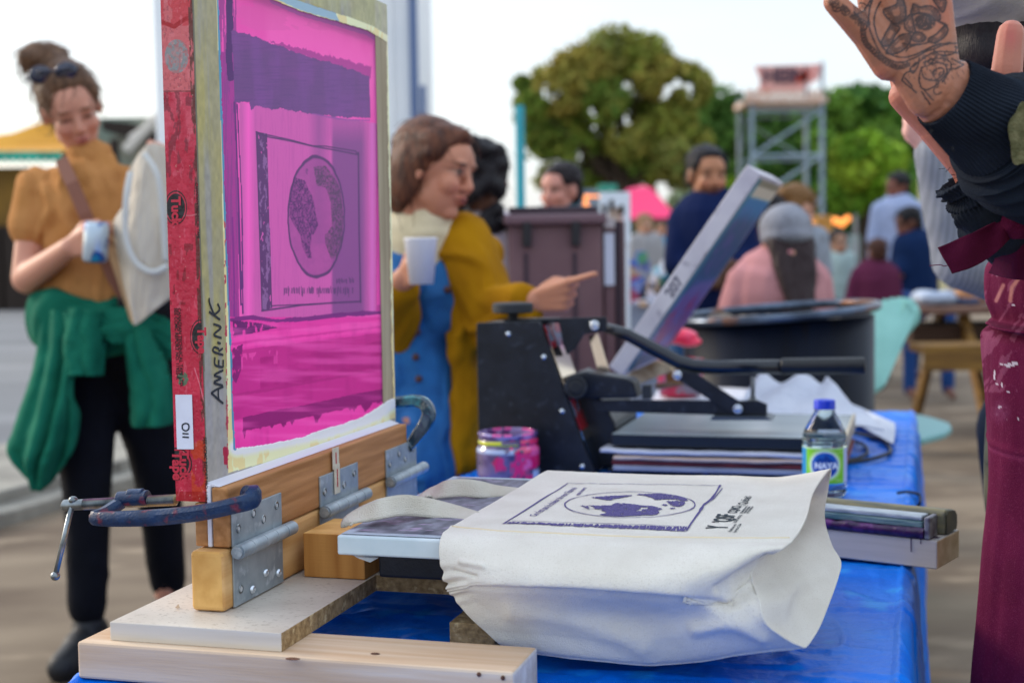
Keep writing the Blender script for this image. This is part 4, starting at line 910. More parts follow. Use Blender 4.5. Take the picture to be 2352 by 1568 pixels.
# seam groove along the front top edge, hem lines
seam = np.exp(-((uu-.338-.006*np.sin(vv*9))/.0035)**2); dd -= .0010*seam*0; dd += .0016*np.exp(-((uu-.334-.004*np.sin(vv*9))/.006)**2)
cs = np.clip((vv-.12)/.1, 0, 1)*np.clip((.80-vv)/.1, 0, 1)*np.exp(-((uu-.628-.010*np.sin(vv*5))/.006)**2); dd -= .0035*cs
bt = np.exp(-((uu-.905)/.004)**2); dd -= .0009*bt
_q = G-CAM; _z = _q@CF; Ug = 1176+F_PX*(_q@CR)/_z; Vg = 784-F_PX*(_q@CU)/_z
def crease(L, depth, wd):
    global dd
    c_ = catmull(np.array([(a, b, 0) for a, b in L], float), 8*len(L))[:, :2]; k = np.zeros(Ug.shape); sel = (Ug > c_[:, 0].min()-5*wd) & (Vg > c_[:, 1].min()-5*wd) & (Vg < c_[:, 1].max()+5*wd)
    k[sel] = np.exp(-(dline(Ug[sel], Vg[sel], [tuple(q) for q in c_])/wd)**2); dd = dd+depth*k*(uu > .3)
crease([(1762, 1284), (1735, 1300), (1700, 1322), (1650, 1352)], -.006, 12); crease([(1775, 1306), (1745, 1314), (1708, 1345), (1665, 1372)], .005, 12)
crease([(1600, 1440), (1680, 1430), (1750, 1460)], .006, 16); crease([(1180, 1400), (1330, 1425), (1480, 1480)], .006, 26)
crease([(1080, 1345), (1250, 1352), (1430, 1362), (1600, 1376), (1680, 1384)], -.0022, 7); crease([(1060, 1290), (1110, 1300)], .003, 6); crease([(1040, 1310), (1090, 1322)], -.003, 5)
G = G+Nn*dd[..., None]
m = MB(); m.grid(G); bodyb = m.build('body', canvas, bag, smooth=True, fixn=False, solid=.0012)
# gusset at the open right hand side, folded inwards
Ls = [(1905, 1078, 1.79, .0), (1868, 1128, 1.66, 0), (1850, 1190, 1.50, 0), (1824, 1238, 1.40, 0), (1768, 1288, 1.366, 0), (1724, 1322, 1.362, 0), (1735, 1350, 1.352, 0), (1750, 1395, 1.340, 0), (1768, 1440, 1.338, 0), (1800, 1474, 1.36, 0), (1845, 1487, 1.377, 0)]
E0 = np.array([G[int(q*(nu-1)), -1] for q in (.083, .16, .245, .325, .42, .50, .585, .67, .75, .84, .915)])
Rr = np.array([Pb(u, v, b) for u, v, b in ((1903, 1098, 1.775), (1900, 1125, 1.76), (1893, 1165, 1.74), (1893, 1195, 1.71), (1900, 1225, 1.66), (1912, 1258, 1.60), (1930, 1290, 1.57), (1922, 1330, 1.52), (1905, 1378, 1.47), (1880, 1440, 1.42), (1850, 1487, 1.381))])
mid1 = E0*.66+Rr*.34; mid2 = E0*.33+Rr*.67
w_ = np.sin(np.linspace(0, math.pi, 11))[:, None]
mid1 = mid1-TR*.010*w_+TD*.006*w_; mid2 = mid2-TR*.014*w_+TD*.010*w_
mid1[2:5] += TD*.016-TR*.012; mid2[2:4] += TD*.020-TR*.018; mid2[5:8] += TR*.012; mid1[6:9] += TR*.006
Gg = surf(np.stack([E0, mid1, mid2, Rr], 1), 160, 90)
Gg = Gg+TR*(.004*(fbm(*np.meshgrid(np.linspace(0, 5, 160), np.linspace(0, 3, 90), indexing='ij'), 4, 3)-.5))[..., None]*np.sin(np.linspace(0, math.pi, 90))[None, :, None]
m = MB(); m.grid(Gg); m.build('gusset', canvas, bag, smooth=True, fixn=False, solid=.0012)
# stitched seam along the front top edge
si = int(.338*(nu-1)); m = MB(); sp = G[si, 6:-6:4]+Nn[si, 6:-6:4]*.0006; m.tube(sp, .0011, 6); m.build('seam', mat('seam_thread', '#e0cfae', .9), bag, smooth=True)
# hem rolls
m = MB(); m.tube(G[:, -1][::6], .0013, 8, ref=TR); m.tube(Gg[:, -1][::4], .0012, 8, ref=TR); m.tube(G[int(.915*(nu-1)), ::8], .0013, 8); tag(m.build('hem', canvas, bag, smooth=True))
# second panel below, lying on the tarp
m = MB(); q = surf(np.array([F6+Zv*.0, F7, F7+TD*.12]), 20, 40); m.grid(q); m.build('under_panel', canvas, bag, smooth=True, fixn=False, solid=.001)
# the straps
def strap(pts, wd, nrm, up_noise=0):
    c = catmull(np.array(pts), 40); m = MB(); n_ = catmull(np.array(nrm, float), 40); V = []
    for i in range(40):
        t_ = c[min(i+1, 39)]-c[max(i-1, 0)]; t_ /= np.linalg.norm(t_); x = np.cross(t_, n_[i]); x /= np.linalg.norm(x)
        V.append([c[i]+x*wd*s_ for s_ in np.linspace(-.5, .5, 7)])
    m.grid(np.array(V)); return m.build('strap', mat('strap_webbing', '#ddd8cb', .9, '#cfc7b6', nscale=30, bump=.8, bscale=700, sheen=.2, wave={'dir': 'Y', 'scale': 210, 'dist': .5, 'c': '#b8ae9c', 'fac': .35}), bag, smooth=True, solid=.0022, fixn=False)
zz = .8405
strap([Pz(1085, 1188, zz), Pz(1040, 1176, zz+.003), Pz(985, 1166, zz+.009), Pz(930, 1160, .857), Pz(880, 1167, .858), Pz(835, 1180, .852), Pz(800, 1196, .846), Pz(800, 1207, .841)], .024, [(0, -.5, 1), (0, -.6, 1), (.1, -1.1, .8), (.1, -1.5, .6), (0, -1.2, .8), (-.4, -.8, 1), (-.6, -.4, 1), (-.7, 0, 1)])
strap([Pz(1195, 1130, zz), Pz(1150, 1128, zz+.003), Pz(1105, 1124, zz+.008), Pz(1062, 1120, .852), Pz(1020, 1124, .851), Pz(988, 1135, .844), Pz(965, 1145, .841)], .022, [(0, -.3, 1), (0, -.6, 1), (0, -1.2, .8), (0, -1.4, .7), (0, -1, .8), (-.4, -.6, 1), (-.5, 0, 1)])

# printed artwork, laid on the top panel
pp = lambda u, v: Pz(u, v, zb_)
from mathutils.bvhtree import BVHTree
_vs = G[:int(nu*.42)].reshape(-1, 3); _k = int(nu*.42)
_sub = G[:_k:3, ::3]; a_, b_ = _sub.shape[:2]
_bvh = BVHTree.FromPolygons([tuple(p) for p in _sub.reshape(-1, 3)], [(i*b_+j, i*b_+j+1, (i+1)*b_+j+1, (i+1)*b_+j) for i in range(a_-1) for j in range(b_-1)])
def drop(p, lift=.0014):
    h = _bvh.ray_cast(Vector((p[0], p[1], 1.0)), Vector((0, 0, -1)))[0]
    return np.array([p[0], p[1], (h.z if h else p[2])+lift])
class PR(MB):
    def flush(s):
        s.v = [np.array([drop(p) for p in np.concatenate(s.v)])]
purple = mat('print_purple', '#4a3f78', .85, '#6b629a', nscale=300, ndet=5, lo=.45, hi=.75)
inkblk = mat('print_black', '#20303a', .85)
def stroke(m, L, wd=.0011, n=None):
    c = catmull(np.array([pp(u, v) for u, v in L]), n or max(2, 5*(len(L)-1)+1)); t_ = np.gradient(c, axis=0); t_ /= np.linalg.norm(t_, axis=1)[:, None]+1e-9
    x = np.cross(t_, Zv); V = np.stack([c-x*wd/2, c+x*wd/2], 1); m.grid(V)
J = random.Random(3)
def sketch(m, L, wd=.0009, jit=1.6, k=2):
    for _ in range(k):
        P_ = []
        for (a, b), (c, d) in zip(L[:-1], L[1:]):
            n_ = max(2, int(math.hypot(c-a, d-b)/26))
            for i in range(n_): t_ = i/n_; P_.append((a+(c-a)*t_+J.uniform(-jit, jit), b+(d-b)*t_+J.uniform(-jit, jit)*.45))
        P_.append(L[-1]); stroke(m, P_, wd)
m = PR()
sketch(m, [(1158, 1204), (1230, 1158), (1304, 1112)], .0016, 1.2, 3)
sketch(m, [(1304, 1112), (1480, 1114), (1655, 1117)], .0009, 1, 2)
sketch(m, [(1655, 1117), (1636, 1145), (1618, 1160), (1604, 1180), (1577, 1220)], .0018, 2.2, 3); sketch(m, [(1659, 1124), (1640, 1147), (1616, 1163)], .0012, 1, 1)
sketch(m, [(1175, 1199), (1400, 1204), (1585, 1211)], .0010, .8, 2); sketch(m, [(1158, 1204), (1400, 1211), (1577, 1222)], .0012, .8, 2)
for i in range(150):
    t_ = i/150.; u = 1162+t_*412+J.uniform(-3, 3); a = 1200.5+10*t_; b = 1205+17*t_; stroke(m, [(u+J.uniform(0, 6), a+J.uniform(0, 2)), (u+J.uniform(-3, 3)+2, (a+b)/2), (u+J.uniform(-6, 2), b-J.uniform(0, 2))], .0019 if J.random() > .12 else .0008, 5)
el = lambda k, off=0: [(1447+149*(1+.008*k)*math.cos(a), 1160.5+29*(1+.02*k)*math.sin(a)+off) for a in np.linspace(.2+k, 6.45+k, 44)]
stroke(m, el(0), .0011, 90); stroke(m, [(x+J.uniform(-1, 1), y+J.uniform(-.5, .5)) for x, y in el(1.2, .3)], .0009, 90)
m.flush(); m.build('printed_frame', purple, bag)
# land masses: scribbled fill
S = lambda L: [(1279.5+x*.17600, 1081.9+y*.17600) for x, y in L]
lands = [S([(320, 458), (520, 465), (700, 462), (760, 435), (820, 428), (950, 440), (1100, 458), (1240, 468), (1330, 490), (1370, 505), (1300, 520), (1330, 545), (1280, 575), (1150, 580), (1000, 592), (800, 598), (640, 590), (560, 575), (660, 560), (620, 535), (540, 505), (400, 495)]),
         S([(460, 352), (640, 340), (800, 330), (980, 328), (880, 345), (780, 365), (700, 388), (600, 378), (540, 362)]),
         S([(1040, 318), (1180, 310), (1300, 305), (1440, 318), (1560, 335), (1660, 360), (1700, 395), (1660, 400), (1600, 380), (1500, 372), (1400, 372), (1300, 385), (1260, 360), (1190, 340), (1140, 325)]),
         S([(1440, 405), (1560, 398), (1660, 412), (1650, 450), (1590, 470), (1500, 455)]), S([(1380, 450), (1410, 438), (1430, 452), (1395, 458)]), S([(1470, 492), (1530, 488), (1520, 500)]), S([(330, 500), (430, 512), (400, 508)])]
m = PR()
for L in lands:
    Lx = np.array(L); x0, y0 = Lx.min(0); x1, y1 = Lx.max(0); k = max(10, int((x1-x0)*(y1-y0)*.42)); got = 0
    for _ in range(k*4):
        if got >= k: break
        x = J.uniform(x0, x1); y = J.uniform(y0, y1)
        if inpoly(np.array([x]), np.array([y]), L)[0] and vnoise(x*.11, y*.3, 6) > .2:
            got += 1; r1 = J.uniform(2.2, 5); a = J.uniform(0, 6.28); stroke(m, [(x+r1*math.cos(a), y+.36*r1*math.sin(a)), (x+J.uniform(-1, 1), y+J.uniform(-.6, .6)), (x-r1*math.cos(a+.6), y-.36*r1*math.sin(a+.6))], .0010, 4)
    stroke(m, L+[L[0]], .0008, len(L)*4)
m.flush(); m.build('printed_globe', purple, bag)
# lettering: two lines climbing along the left side of the print
def bagtext(s, p0, p1, size, mt, nm, bold=0., shear=0., up=None, space=1.):
    a, b = pp(*p0), pp(*p1); ex = (b-a)/np.linalg.norm(b-a); ey = np.cross(Zv, ex) if up is None else up
    v, f = text_geo(s, size, bold=bold, shear=shear, space=space); L_ = np.linalg.norm(b-a); k = L_/(v[:, 0].max()-v[:, 0].min())
    m = PR(); m.add(a+np.outer(v[:, 0]*k, ex)+np.outer(v[:, 1], ey), f); m.flush(); return m.build(nm, mt, bag)
bagtext("Ce n'est pas la chaleur de mon l'\u00e9ternel", (1230, 1188), (1327, 1122), .0120, purple, 'printed_words', .0002, .3)
bagtext("mais la terre", (1330, 1139), (1348, 1122), .0078, purple, 'printed_words', .0002, .3)
bagtext("Y", (1668, 1216.5), (1673, 1209), .030, inkblk, 'printed_logo', .0009)
bagtext("\u2019QSF", (1676, 1203), (1689, 1184), .027, inkblk, 'printed_logo', .0007)
bagtext("CQMCI", (1691, 1181), (1703, 1165), .0145, inkblk, 'printed_logo', .0004)
bagtext("| Qu\u00e9bec", (1710, 1164), (1726, 1144), .0135, inkblk, 'printed_logo', .0002)
for a, b, s_ in (((1679, 1223), (1692, 1206), 'Relations avec'), ((1689, 1225), (1704, 1205), 'le gouvernement du Qu\u00e9bec'), ((1690, 1203), (1705, 1185), 'SOLIDARIT\u00c9 MONDIALE'), ((1705, 1181), (1717, 1166), 'Relations'), ((1712, 1181), (1724, 1166), 'internationales'), ((1719, 1181), (1731, 1166), 'et Francophonie')):
    bagtext(s_, a, b, .0044, inkblk, 'printed_logo', .0001)
m = PR()
for u, v in ((1714, 1141.5), (1722, 1141.5), (1711.5, 1144.5), (1719.5, 1144.5)): q = pp(u, v); m.add([q+TR*x*.003+TD*y*.0022 for x, y in ((-.5, -.5), (.5, -.5), (.5, .5), (-.5, .5))], [(0, 1, 2, 3)])
m.flush(); m.build('printed_flag', inkblk, bag)

# ---- lumber and squeegees at the right edge, lying a little askew
LO = Pz(2153, 1242, ZT+.039); _l = Pz(1905, 1215, ZT+.039); LX = (LO-_l)/np.linalg.norm(LO-_l); LY = np.cross(Zv, LX); LAX = (LX, LY, Zv)
lrot = math.atan2(LX[1], LX[0]); LF = lambda x, y, z: LO+LX*x+LY*y+Zv*z
def lbox(m, x0, x1, y0, y1, z0, z1): m.box(LF((x0+x1)/2, (y0+y1)/2, (z0+z1)/2), (x1-x0, y1-y0, z1-z0), LAX)
t = thing('lumber', 'grey white two by four jutting past the table edge under the squeegees', 'lumber', tuple(LF(-.2, .04, -.038)), lrot)
m = MB(); lbox(m, -.40, 0, 0, .089, -.0378, 0); o = m.build('board', [mat('lumber_grey', '#c3bfbc', .7, '#aaa6a4', nscale=1.4, stretch=(2, 26, 26), bump=.15), mat('lumber_fresh_end', '#e0c39c', .75, '#c49e72', nscale=30, bump=.2)], t, bevel=.002)
for p_ in o.data.polygons: p_.material_index = 1 if p_.normal.x > .9 else 0
m = MB()
for x, y0, y1 in ((-.035, .012, .030), (-.022, .010, .018)): m.box(LF(x, -.0004, -y0-(y1-y0)/2+.012), (.0014, .0006, y1-y0), LAX)
m.box(LF(-.012, .02, .0004), (.014, .008, .0006), LAX); m.build('ink_drip', mat('drip_ink', '#4a3a58', .5), t)
t = thing('squeegee', 'olive wooden squeegee, the rear one on the grey lumber', 'squeegee', tuple(LF(-.2, .06, 0)), lrot, 'squeegees on the lumber')
m = MB(); pf = [(0, 0), (.042, .001), (.046, .008), (.044, .022), (.036, .029), (.006, .033), (0, .028)]
m.prism([LF(-.40, .038+y, z+.001) for y, z in pf], LX*.398); m.build('handle', mat('squeegee_wood', '#7d7757', .5, '#474f4c', nscale=7, stretch=(1.5, 10, 10), c3='#938a58', c3scale=22), t, bevel=.003)
m = MB(); m.prism([LF(-.002, .0395+y*.93, .0018+z*.93) for y, z in pf], LX*.0014); m.build('end_stain', mat('stain_black', '#1b1d1c', .5, '#4b4a30', nscale=40), t)
t = thing('squeegee', 'ink caked squeegee with silver top and purple blade, the front one', 'squeegee', tuple(LF(-.2, .015, 0)), lrot, 'squeegees on the lumber')
m = MB(); lbox(m, -.40, -.022, .003, .030, .0235, .0300); m.build('metal_cap', mat('squeegee_metal', '#b9c4d0', .3, '#7f8f9e', nscale=30, stretch=(1, 6, 6), metal=.3), t, bevel=.002)
m = MB(); lbox(m, -.40, -.021, .001, .030, .0140, .0232); m.build('handle', mat('squeegee_teal', '#3f6470', .4, '#6f8890', nscale=30, stretch=(1, 8, 8), bump=.4, bscale=60), t, bevel=.002)
xs_ = np.linspace(-.40, -.018, 90); V = []
for i, x in enumerate(xs_):
    w1 = .005*(fbm(x*60, 0*x, 3)-.5); V.append([LF(x, .030, .0140), LF(x, -.001+w1, .0138+.005*(fbm(x*50, 0*x+3, 4)-.5)), LF(x, -.004+w1, .008), LF(x, -.002, .0010+w1*.3), LF(x, .030, .0006)])
m = MB(); m.grid(np.array(V)); m.add(V[-1], [(0, 1, 2, 3, 4)]); m.build('blade', mat('purple_ink', '#3a1850', .3, '#250e38', nscale=50, bump=.8, bscale=90, c3='#5c2a70'), t, smooth=True)
m = MB(); lbox(m, -.0175, -.010, -.002, .031, .0006, .0300); m.build('end_plate', mat('squeegee_end', '#8b939c', .35, '#3a2048', nscale=70, bump=.5), t, bevel=.002)

# ---- heat press
bp = 2.590
hp = thing('heat_press', 'black clamshell heat press with a long lever handle', 'heat press', tuple(T(-.5, 2.7, ZT)), RZ)
def plate(m, L, b, th):
    m.prism([Pb(u, v, b) for u, v in L], TD*th)
m = MB(); plate(m, [(1094, 745), (1098, 741), (1236, 738), (1242, 745), (1343, 1030), (1366, 1082), (1366, 1100), (1101, 1100)], bp, .006); m.build('side_plate', blackp, hp, bevel=.0015)
m = MB(); plate(m, [(1096, 744), (1238, 741), (1340, 1043), (1350, 1096), (1103, 1096)], bp+.006, .118); m.build('housing', mat('housing_dark', '#101319', .35, bump=.05), hp)
m = MB(); plate(m, [(1094, 745), (1236, 738), (1343, 1030), (1366, 1090), (1101, 1090)], bp+.124, .006); m.build('side_plate', blackp, hp, bevel=.0015)
for u, v in ((1167, 767), (1249, 820), (1291, 944), (1337, 1071)):
    m = MB(); m.lathe(Pb(u, v, bp-.0002), [(.0001, .0035), (.0035, .003), (.0052, 0)], 14, (TR, Zv, -TD)); m.build('bolt', boltm, hp, smooth=True)
# glossy label strip down the sloping front
chrome = mat('chrome', '#e8d7c4', .12, metal=1)
def slope(v0, v1, b0, b1, mt, nm, off=.0015):
    f = lambda v: (1243+(v-745)*.352, v)
    a = [Pb(*f(v0), bp+.124*b0), Pb(*f(v0), bp+.124*b1), Pb(*f(v1), bp+.124*b1), Pb(*f(v1), bp+.124*b0)]
    m = MB(); a = [Pb(*f(v0), bp)+TD*.124*b0, Pb(*f(v0), bp)+TD*.124*b1, Pb(*f(v1), bp)+TD*.124*b1, Pb(*f(v1), bp)+TD*.124*b0]
    m.prism([q+TR*off for q in a], TR*.001+Zv*.0004); return m.build(nm, mt, hp)
slope(748, 800, .06, .94, mat('label_red', '#8c1420', .2, '#5c6b7c', nscale=30, lo=.5, hi=.53), 'warning_label')
slope(800, 905, .06, .94, chrome, 'front_panel'); slope(905, 990, .06, .94, mat('label_red'), 'warning_label'); slope(990, 1012, .06, .94, chrome, 'front_panel')
slope(1012, 1085, .06, .94, mat('front_dark', '#1c2430', .2), 'front_panel')
m = MB(); plate(m, [(1352, 772), (1372, 765), (1398, 850), (1400, 868), (1378, 868)], bp+.10, .004); m.build('bright_bracket', chrome, hp)
# lever mechanism
cb_ = bp+.06
m = MB(); plate(m, [(1157, 733), (1390, 728), (1394, 736), (1393, 760), (1341, 768), (1322, 800), (1302, 815), (1292, 790), (1284, 742)], cb_-.022, .005); m.build('top_arm', blackp, hp, bevel=.0012)
m = MB(); plate(m, [(1157, 733), (1390, 728), (1394, 736), (1393, 760), (1341, 768), (1322, 800), (1302, 815), (1292, 790), (1284, 742)], cb_+.020, .005); m.build('top_arm', blackp, hp, bevel=.0012)
m = MB(); m.prism([Pb(1157, 733, cb_-.016), Pb(1280, 731, cb_-.016), Pb(1280, 738, cb_-.016), Pb(1157, 739, cb_-.016)], TD*.035); m.build('top_plate', blackp, hp)
kc = Pb(1178, 716, cb_); m = MB(); m.lathe(kc-Zv*.0, [(.001, .0175), (.036, .0175), (.0395, .015), (.0395, .0), (.036, -.002), (.010, -.003), (.009, -.016), (.0001, -.016)], 28); m.build('pressure_knob', mat('knob_rubber', '#2a2d31', .75, bump=.2), hp, auto=40)
m = MB(); m.tube([Pb(1379, 748, cb_), Pb(1440, 768, cb_), Pb(1500, 800, cb_), Pb(1560, 832, cb_), Pb(1595, 841, cb_), Pb(1640, 843, cb_), Pb(1800, 842, cb_)], [.009, .012, .0128, .0135, .0140, .0132, .0132], 20); m.build('lever', mat('lever_black', '#0e1420', .22, spec=.6), hp, smooth=True)
m = MB(); m.tube([Pb(1795, 841, cb_), Pb(1987, 839, cb_)], .0152, 20); m.build('grip', mat('grip_rubber', '#0f1218', .45, bump=.3, bscale=200), hp, auto=40, bevel=.002)
m = MB(); a, b = Pb(1368, 742, cb_-.010), Pb(1600, 850, cb_-.010); 
for off in (-.024, .019):
    m = MB(); plate(m, [(1548, 852), (1563, 850), (1600, 858), (1712, 930), (1706, 952), (1684, 952), (1560, 874), (1546, 868)], cb_+off, .005); m.build('link', blackp, hp, bevel=.001)
for u, v, r_ in ((1366, 747, .0095), (1556, 861, .009), (1695, 939, .009)):
    m = MB(); m.lathe(Pb(u, v, cb_-.025), [(.0001, .004), (.0045, .004), (.0045, .001), (.007, .005), (r_, .0035), (r_, 0)], 20, (TR, Zv, -TD)); m.build('bolt', boltm, hp, smooth=True)
m = MB(); plate(m, [(1356, 919), (1440, 918), (1742, 920), (1762, 928), (1761, 955), (1650, 953), (1372, 945)], cb_-.020, .005); m.build('lower_arm', blackp, hp, bevel=.001)
m = MB(); plate(m, [(1356, 919), (1440, 918), (1742, 920), (1762, 928), (1761, 955), (1650, 953), (1372, 945)], cb_+.016, .005); m.build('lower_arm', blackp, hp, bevel=.001)
m = MB(); plate(m, [(1636, 956), (1760, 957), (1775, 965), (1630, 965)], cb_-.035, .07); m.build('arm_foot', mat('arm_foot', '#4a525b', .4, metal=.5), hp, bevel=.001)
m = MB(); plate(m, [(1303, 862), (1345, 854), (1440, 869), (1455, 877), (1463, 914), (1360, 916), (1310, 905)], cb_-.030, .06); m.build('counter_arm', blackp, hp, bevel=.004)
m = MB(); m.tube([Pb(1322, 890, bp-.012), Pb(1322, 890, bp+.01)], .022, 24); m.tube([Pb(1322, 890, bp-.020), Pb(1322, 890, bp-.010)], .012, 16); m.build('pivot', blackp, hp, auto=40, bevel=.002)
m = MB(); m.box(Pb(1486, 899, cb_-.01), (.016, .02, .026), (TR, TD, Zv)); m.build('stop_block', mat('knob_rubber'), hp, bevel=.002)
m = MB(); m.tube([Pb(1729, 920, cb_), Pb(1729, 866, cb_)], .0042, 10); m.lathe(Pb(1729, 921, cb_), [(.011, -.004), (.011, .003), (.006, .004), (.006, .008)], 12); m.build('adjusting_bolt', steelm, hp, auto=40)
# upper and lower platens: boxes in the table's own directions
a0 = float(Pb(1403, 999, 2.60)@TR); a1 = float(Pb(1937, 1003, 2.60)@TR); z1 = Pb(1600, 999, 2.60)[2]; zbase = ZT+.004
m = MB(); m.abz(a0, a1, 2.60, 2.965, z1-.024, z1-.0005); o = m.build('upper_platen', [mat('platen_side', '#171c23', .35), mat('platen_top', '#8b979d', .22, '#a4afb4', nscale=4, metal=.15, spec=.6, bump=.05, bscale=30)], hp, bevel=.003)
for p_ in o.data.polygons:
    if p_.normal.z > .9: p_.material_index = 1
m = MB(); m.abz(a1+.0006, a1+.006, 2.60, 2.965, z1-.026, z1+.002); m.build('edge_trim', mat('edge_trim', '#b8a990', .4, metal=.4), hp)
def sheet(nm, a_, b_, c_, d_, z, mt, parent, amp=.004, sd=1, th=.0012, label=None):
    A_, B_ = np.meshgrid(np.linspace(a_, b_, 50), np.linspace(c_, d_, 40), indexing='ij'); Zs = z+amp*(fbm(A_*14, B_*10, sd, 3)-.4); Bw = B_+.012*(fbm(A_*18, B_*0+2, sd+3, 3)-.5)
    m = MB(); m.grid(TR*A_[..., None]+TD*Bw[..., None]+Zv*Zs[..., None]); o = m.build(nm, mt, parent, smooth=True, solid=th, fixn=False)
    return o
zl = z1-.030
sheet('cloth_layer', a0-.018, a1-.02, 2.585, 2.95, zl-.002, mat('cloth_white', '#cfd0dc', .85, '#b8bccc', nscale=9, bump=.3), hp, .006, 3, .007)
sheet('cloth_layer', a0+.008, a1-.005, 2.582, 2.95, zl-.0135, mat('cloth_peach', '#d9c3b4', .85, '#c6ab9c', nscale=12, bump=.3), hp, .004, 5, .006)
m = MB(); m.abz(a0+.004, a1+.004, 2.588, 2.96, zl-.0275, zl-.0185); m.build('silicone_pad', mat('pad_red', '#7a2b2c', .6, '#5a1a1e', nscale=12), hp, bevel=.002)
m = MB(); m.abz(a0+.006, a1, 2.586, 2.96, zl-.0375, zl-.0280); m.build('lower_platen', mat('platen_lower', '#a9adbb', .5, '#8b8fa0', nscale=9), hp, bevel=.002)
m = MB(); m.prism([T(-.60, 2.66, zbase), T(a0-.004, 2.66, zbase), T(a0-.004, 2.66, z1+.012), T(a0-.03, 2.66, z1+.055), T(-.66, 2.66, z1+.10)], TD*.22); m.build('hinge_housing', mat('housing_dark'), hp, bevel=.003)
m = MB(); m.abz(a0-.01, a1-.006, 2.61, 2.96, zbase, zl-.0385); m.build('base', mat('base_navy', '#0e1b2c', .4), hp, bevel=.004)
for u, v in ((1620, 1080), (1840, 1084)):
    m = MB(); m.lathe(Pb(u, v, 2.609), [(.0001, .003), (.006, .002), (.0075, 0)], 12, (TR, Zv, -TD)); m.build('bolt', mat('bolt_blue', '#3b7fc4', .3, metal=.6), hp, smooth=True)

# ---- ink jar
jb = Pz(1168, 1098, ZT+.002)
jar = thing('ink_jar', 'squat glass jar smeared with purple, pink and yellow ink', 'jar', tuple(jb))
prof = [(.0535, 0), (.0575, .006), (.058, .03), (.0585, .052), (.0575, .058), (.0545, .063), (.0535, .066), (.0555, .068), (.0555, .073), (.0535, .075), (.0535, .079), (.0552, .081), (.0552, .086), (.0540, .088), (.0512, .0885), (.0500, .086), (.0500, .070), (.0495, .045), (.045, .043), (.0001, .043)]
pr3 = catmull(np.array(prof), 150); sg = 220; th_ = np.linspace(0, 2*math.pi, sg, endpoint=False)
R2 = np.repeat(pr3[:, :1], sg, 1); Z2 = np.repeat(pr3[:, 1:], sg, 1); T2_ = np.repeat(th_[None], 150, 0)
xx_ = np.cos(T2_)*R2; yy_ = np.sin(T2_)*R2; V = np.stack([xx_+jb[0], yy_+jb[1], Z2+jb[2]], -1)
C = np.zeros(V.shape); C[:] = g('#5c4668'); s_ = np.arange(150)[:, None]/150.+0*T2_
n1 = fbm(T2_*3.1, Z2*60+s_*9, 1); n2 = fbm(xx_*55+9, Z2*70, 12, 3)
C = mixc(C, np.clip((n1-.45)*4, 0, 1)*.7, g('#7c6a90')); C = mixc(C, (n1 < .36)*.6, g('#33234a'))
face = np.sin(T2_) < 0
C = mixc(C, ((xx_ > .004) & (n2 > .43) & face & (Z2 < .078)), g('#e01a62')); C = mixc(C, ((xx_ < .0) & (n2 > .60) & face & (Z2 < .06)), g('#d8185c')); C = mixc(C, ((xx_ > .01) & (n2 > .60) & face), g('#e85a9a'))
C = mixc(C, (face & (np.abs(Z2-.0715-.0012*np.sin(T2_*3)) < .0028) & (xx_ < -.012)), g('#d6d31c')); C = mixc(C, (face & (np.abs(Z2-.0685) < .0014) & (xx_ < .02)), g('#c9cc2a'))
C = mixc(C, ((Z2 > .080))*.8, g('#5a3f7e')); C = mixc(C, ((Z2 > .078) & (n1 > .55))*.8, g('#a596c4')); C = mixc(C, ((Z2 > .084) & (n2 > .62)), g('#d8509a'))
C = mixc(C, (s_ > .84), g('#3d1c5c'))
C = mixc(C, (face & (np.abs(Z2-.056) < .004) & (n2 < .5) & (xx_ < .01)), g('#a9b2cc')); C = mixc(C, (face & (xx_ > .045) & (Z2 < .02)), g('#b9c4e0'))
m = MB(); m.grid(V, srgb2lin(C), wrap=True); m.build('glass', mat('jar_glass', (.5, .5, .5), .12, vcol=True, spec=.7, coat=.5), jar, smooth=True)

# ---- water bottle
bb_ = Pz(1894, 1138, ZT+.001); bot = thing('water_bottle', 'small clear water bottle with blue cap and green label', 'bottle', tuple(bb_))
sc2 = bb_[1]/F_PX*.985; Hh = lambda v: (Pb(1894, v, bb_@TD)[2]-bb_[2])
r_ = lambda w_: w_*sc2/2
pet = mat('clear_plastic', '#eaf4f6', .04, trans=1, ior=1.2, spec=.5)
prof = [(.0001, .002), (r_(80), 0), (r_(98), .004), (r_(102), .012), (r_(97), .016), (r_(102), .020), (r_(102), Hh(1104)-.001), (r_(100.5), Hh(1104)), (r_(100.5), Hh(1022)), (r_(103), Hh(1021)), (r_(103), Hh(1015)), (r_(100), Hh(1012)), (r_(103), Hh(1008)), (r_(101), Hh(998)), (r_(92), Hh(985)), (r_(74), Hh(968)), (r_(56), Hh(953)), (r_(47), Hh(944)), (r_(46), Hh(938)), (r_(46), Hh(933))]
m = MB(); m.lathe(bb_, prof, 48); inn = [(max(a-.0008, .0001), b+.0004) for a, b in prof[1:]]; m.build('bottle_body', pet, bot, smooth=True)
m = MB(); wp = [(max(a-.0012, .0001), b+.0008) for a, b in prof if b < Hh(995)]; m.lathe(bb_, wp+[(.0001, wp[-1][1])], 40); m.build('water', mat('water', '#dcebf2', .02, trans=1, ior=1.33), bot, smooth=True)
m = MB(); m.lathe(bb_, [(r_(50), Hh(938)), (r_(51), Hh(936)), (r_(49.5), Hh(934)), (r_(49.5), Hh(921)), (r_(47), Hh(918)), (.0001, Hh(917.5))], 48); o = m.build('cap', mat('cap_blue', '#0b37c8', .35, bump=.1, wave={'dir': 'X', 'scale': 60, 'dist': 0, 'c': '#0a2ea8', 'fac': .4}), bot, auto=40)
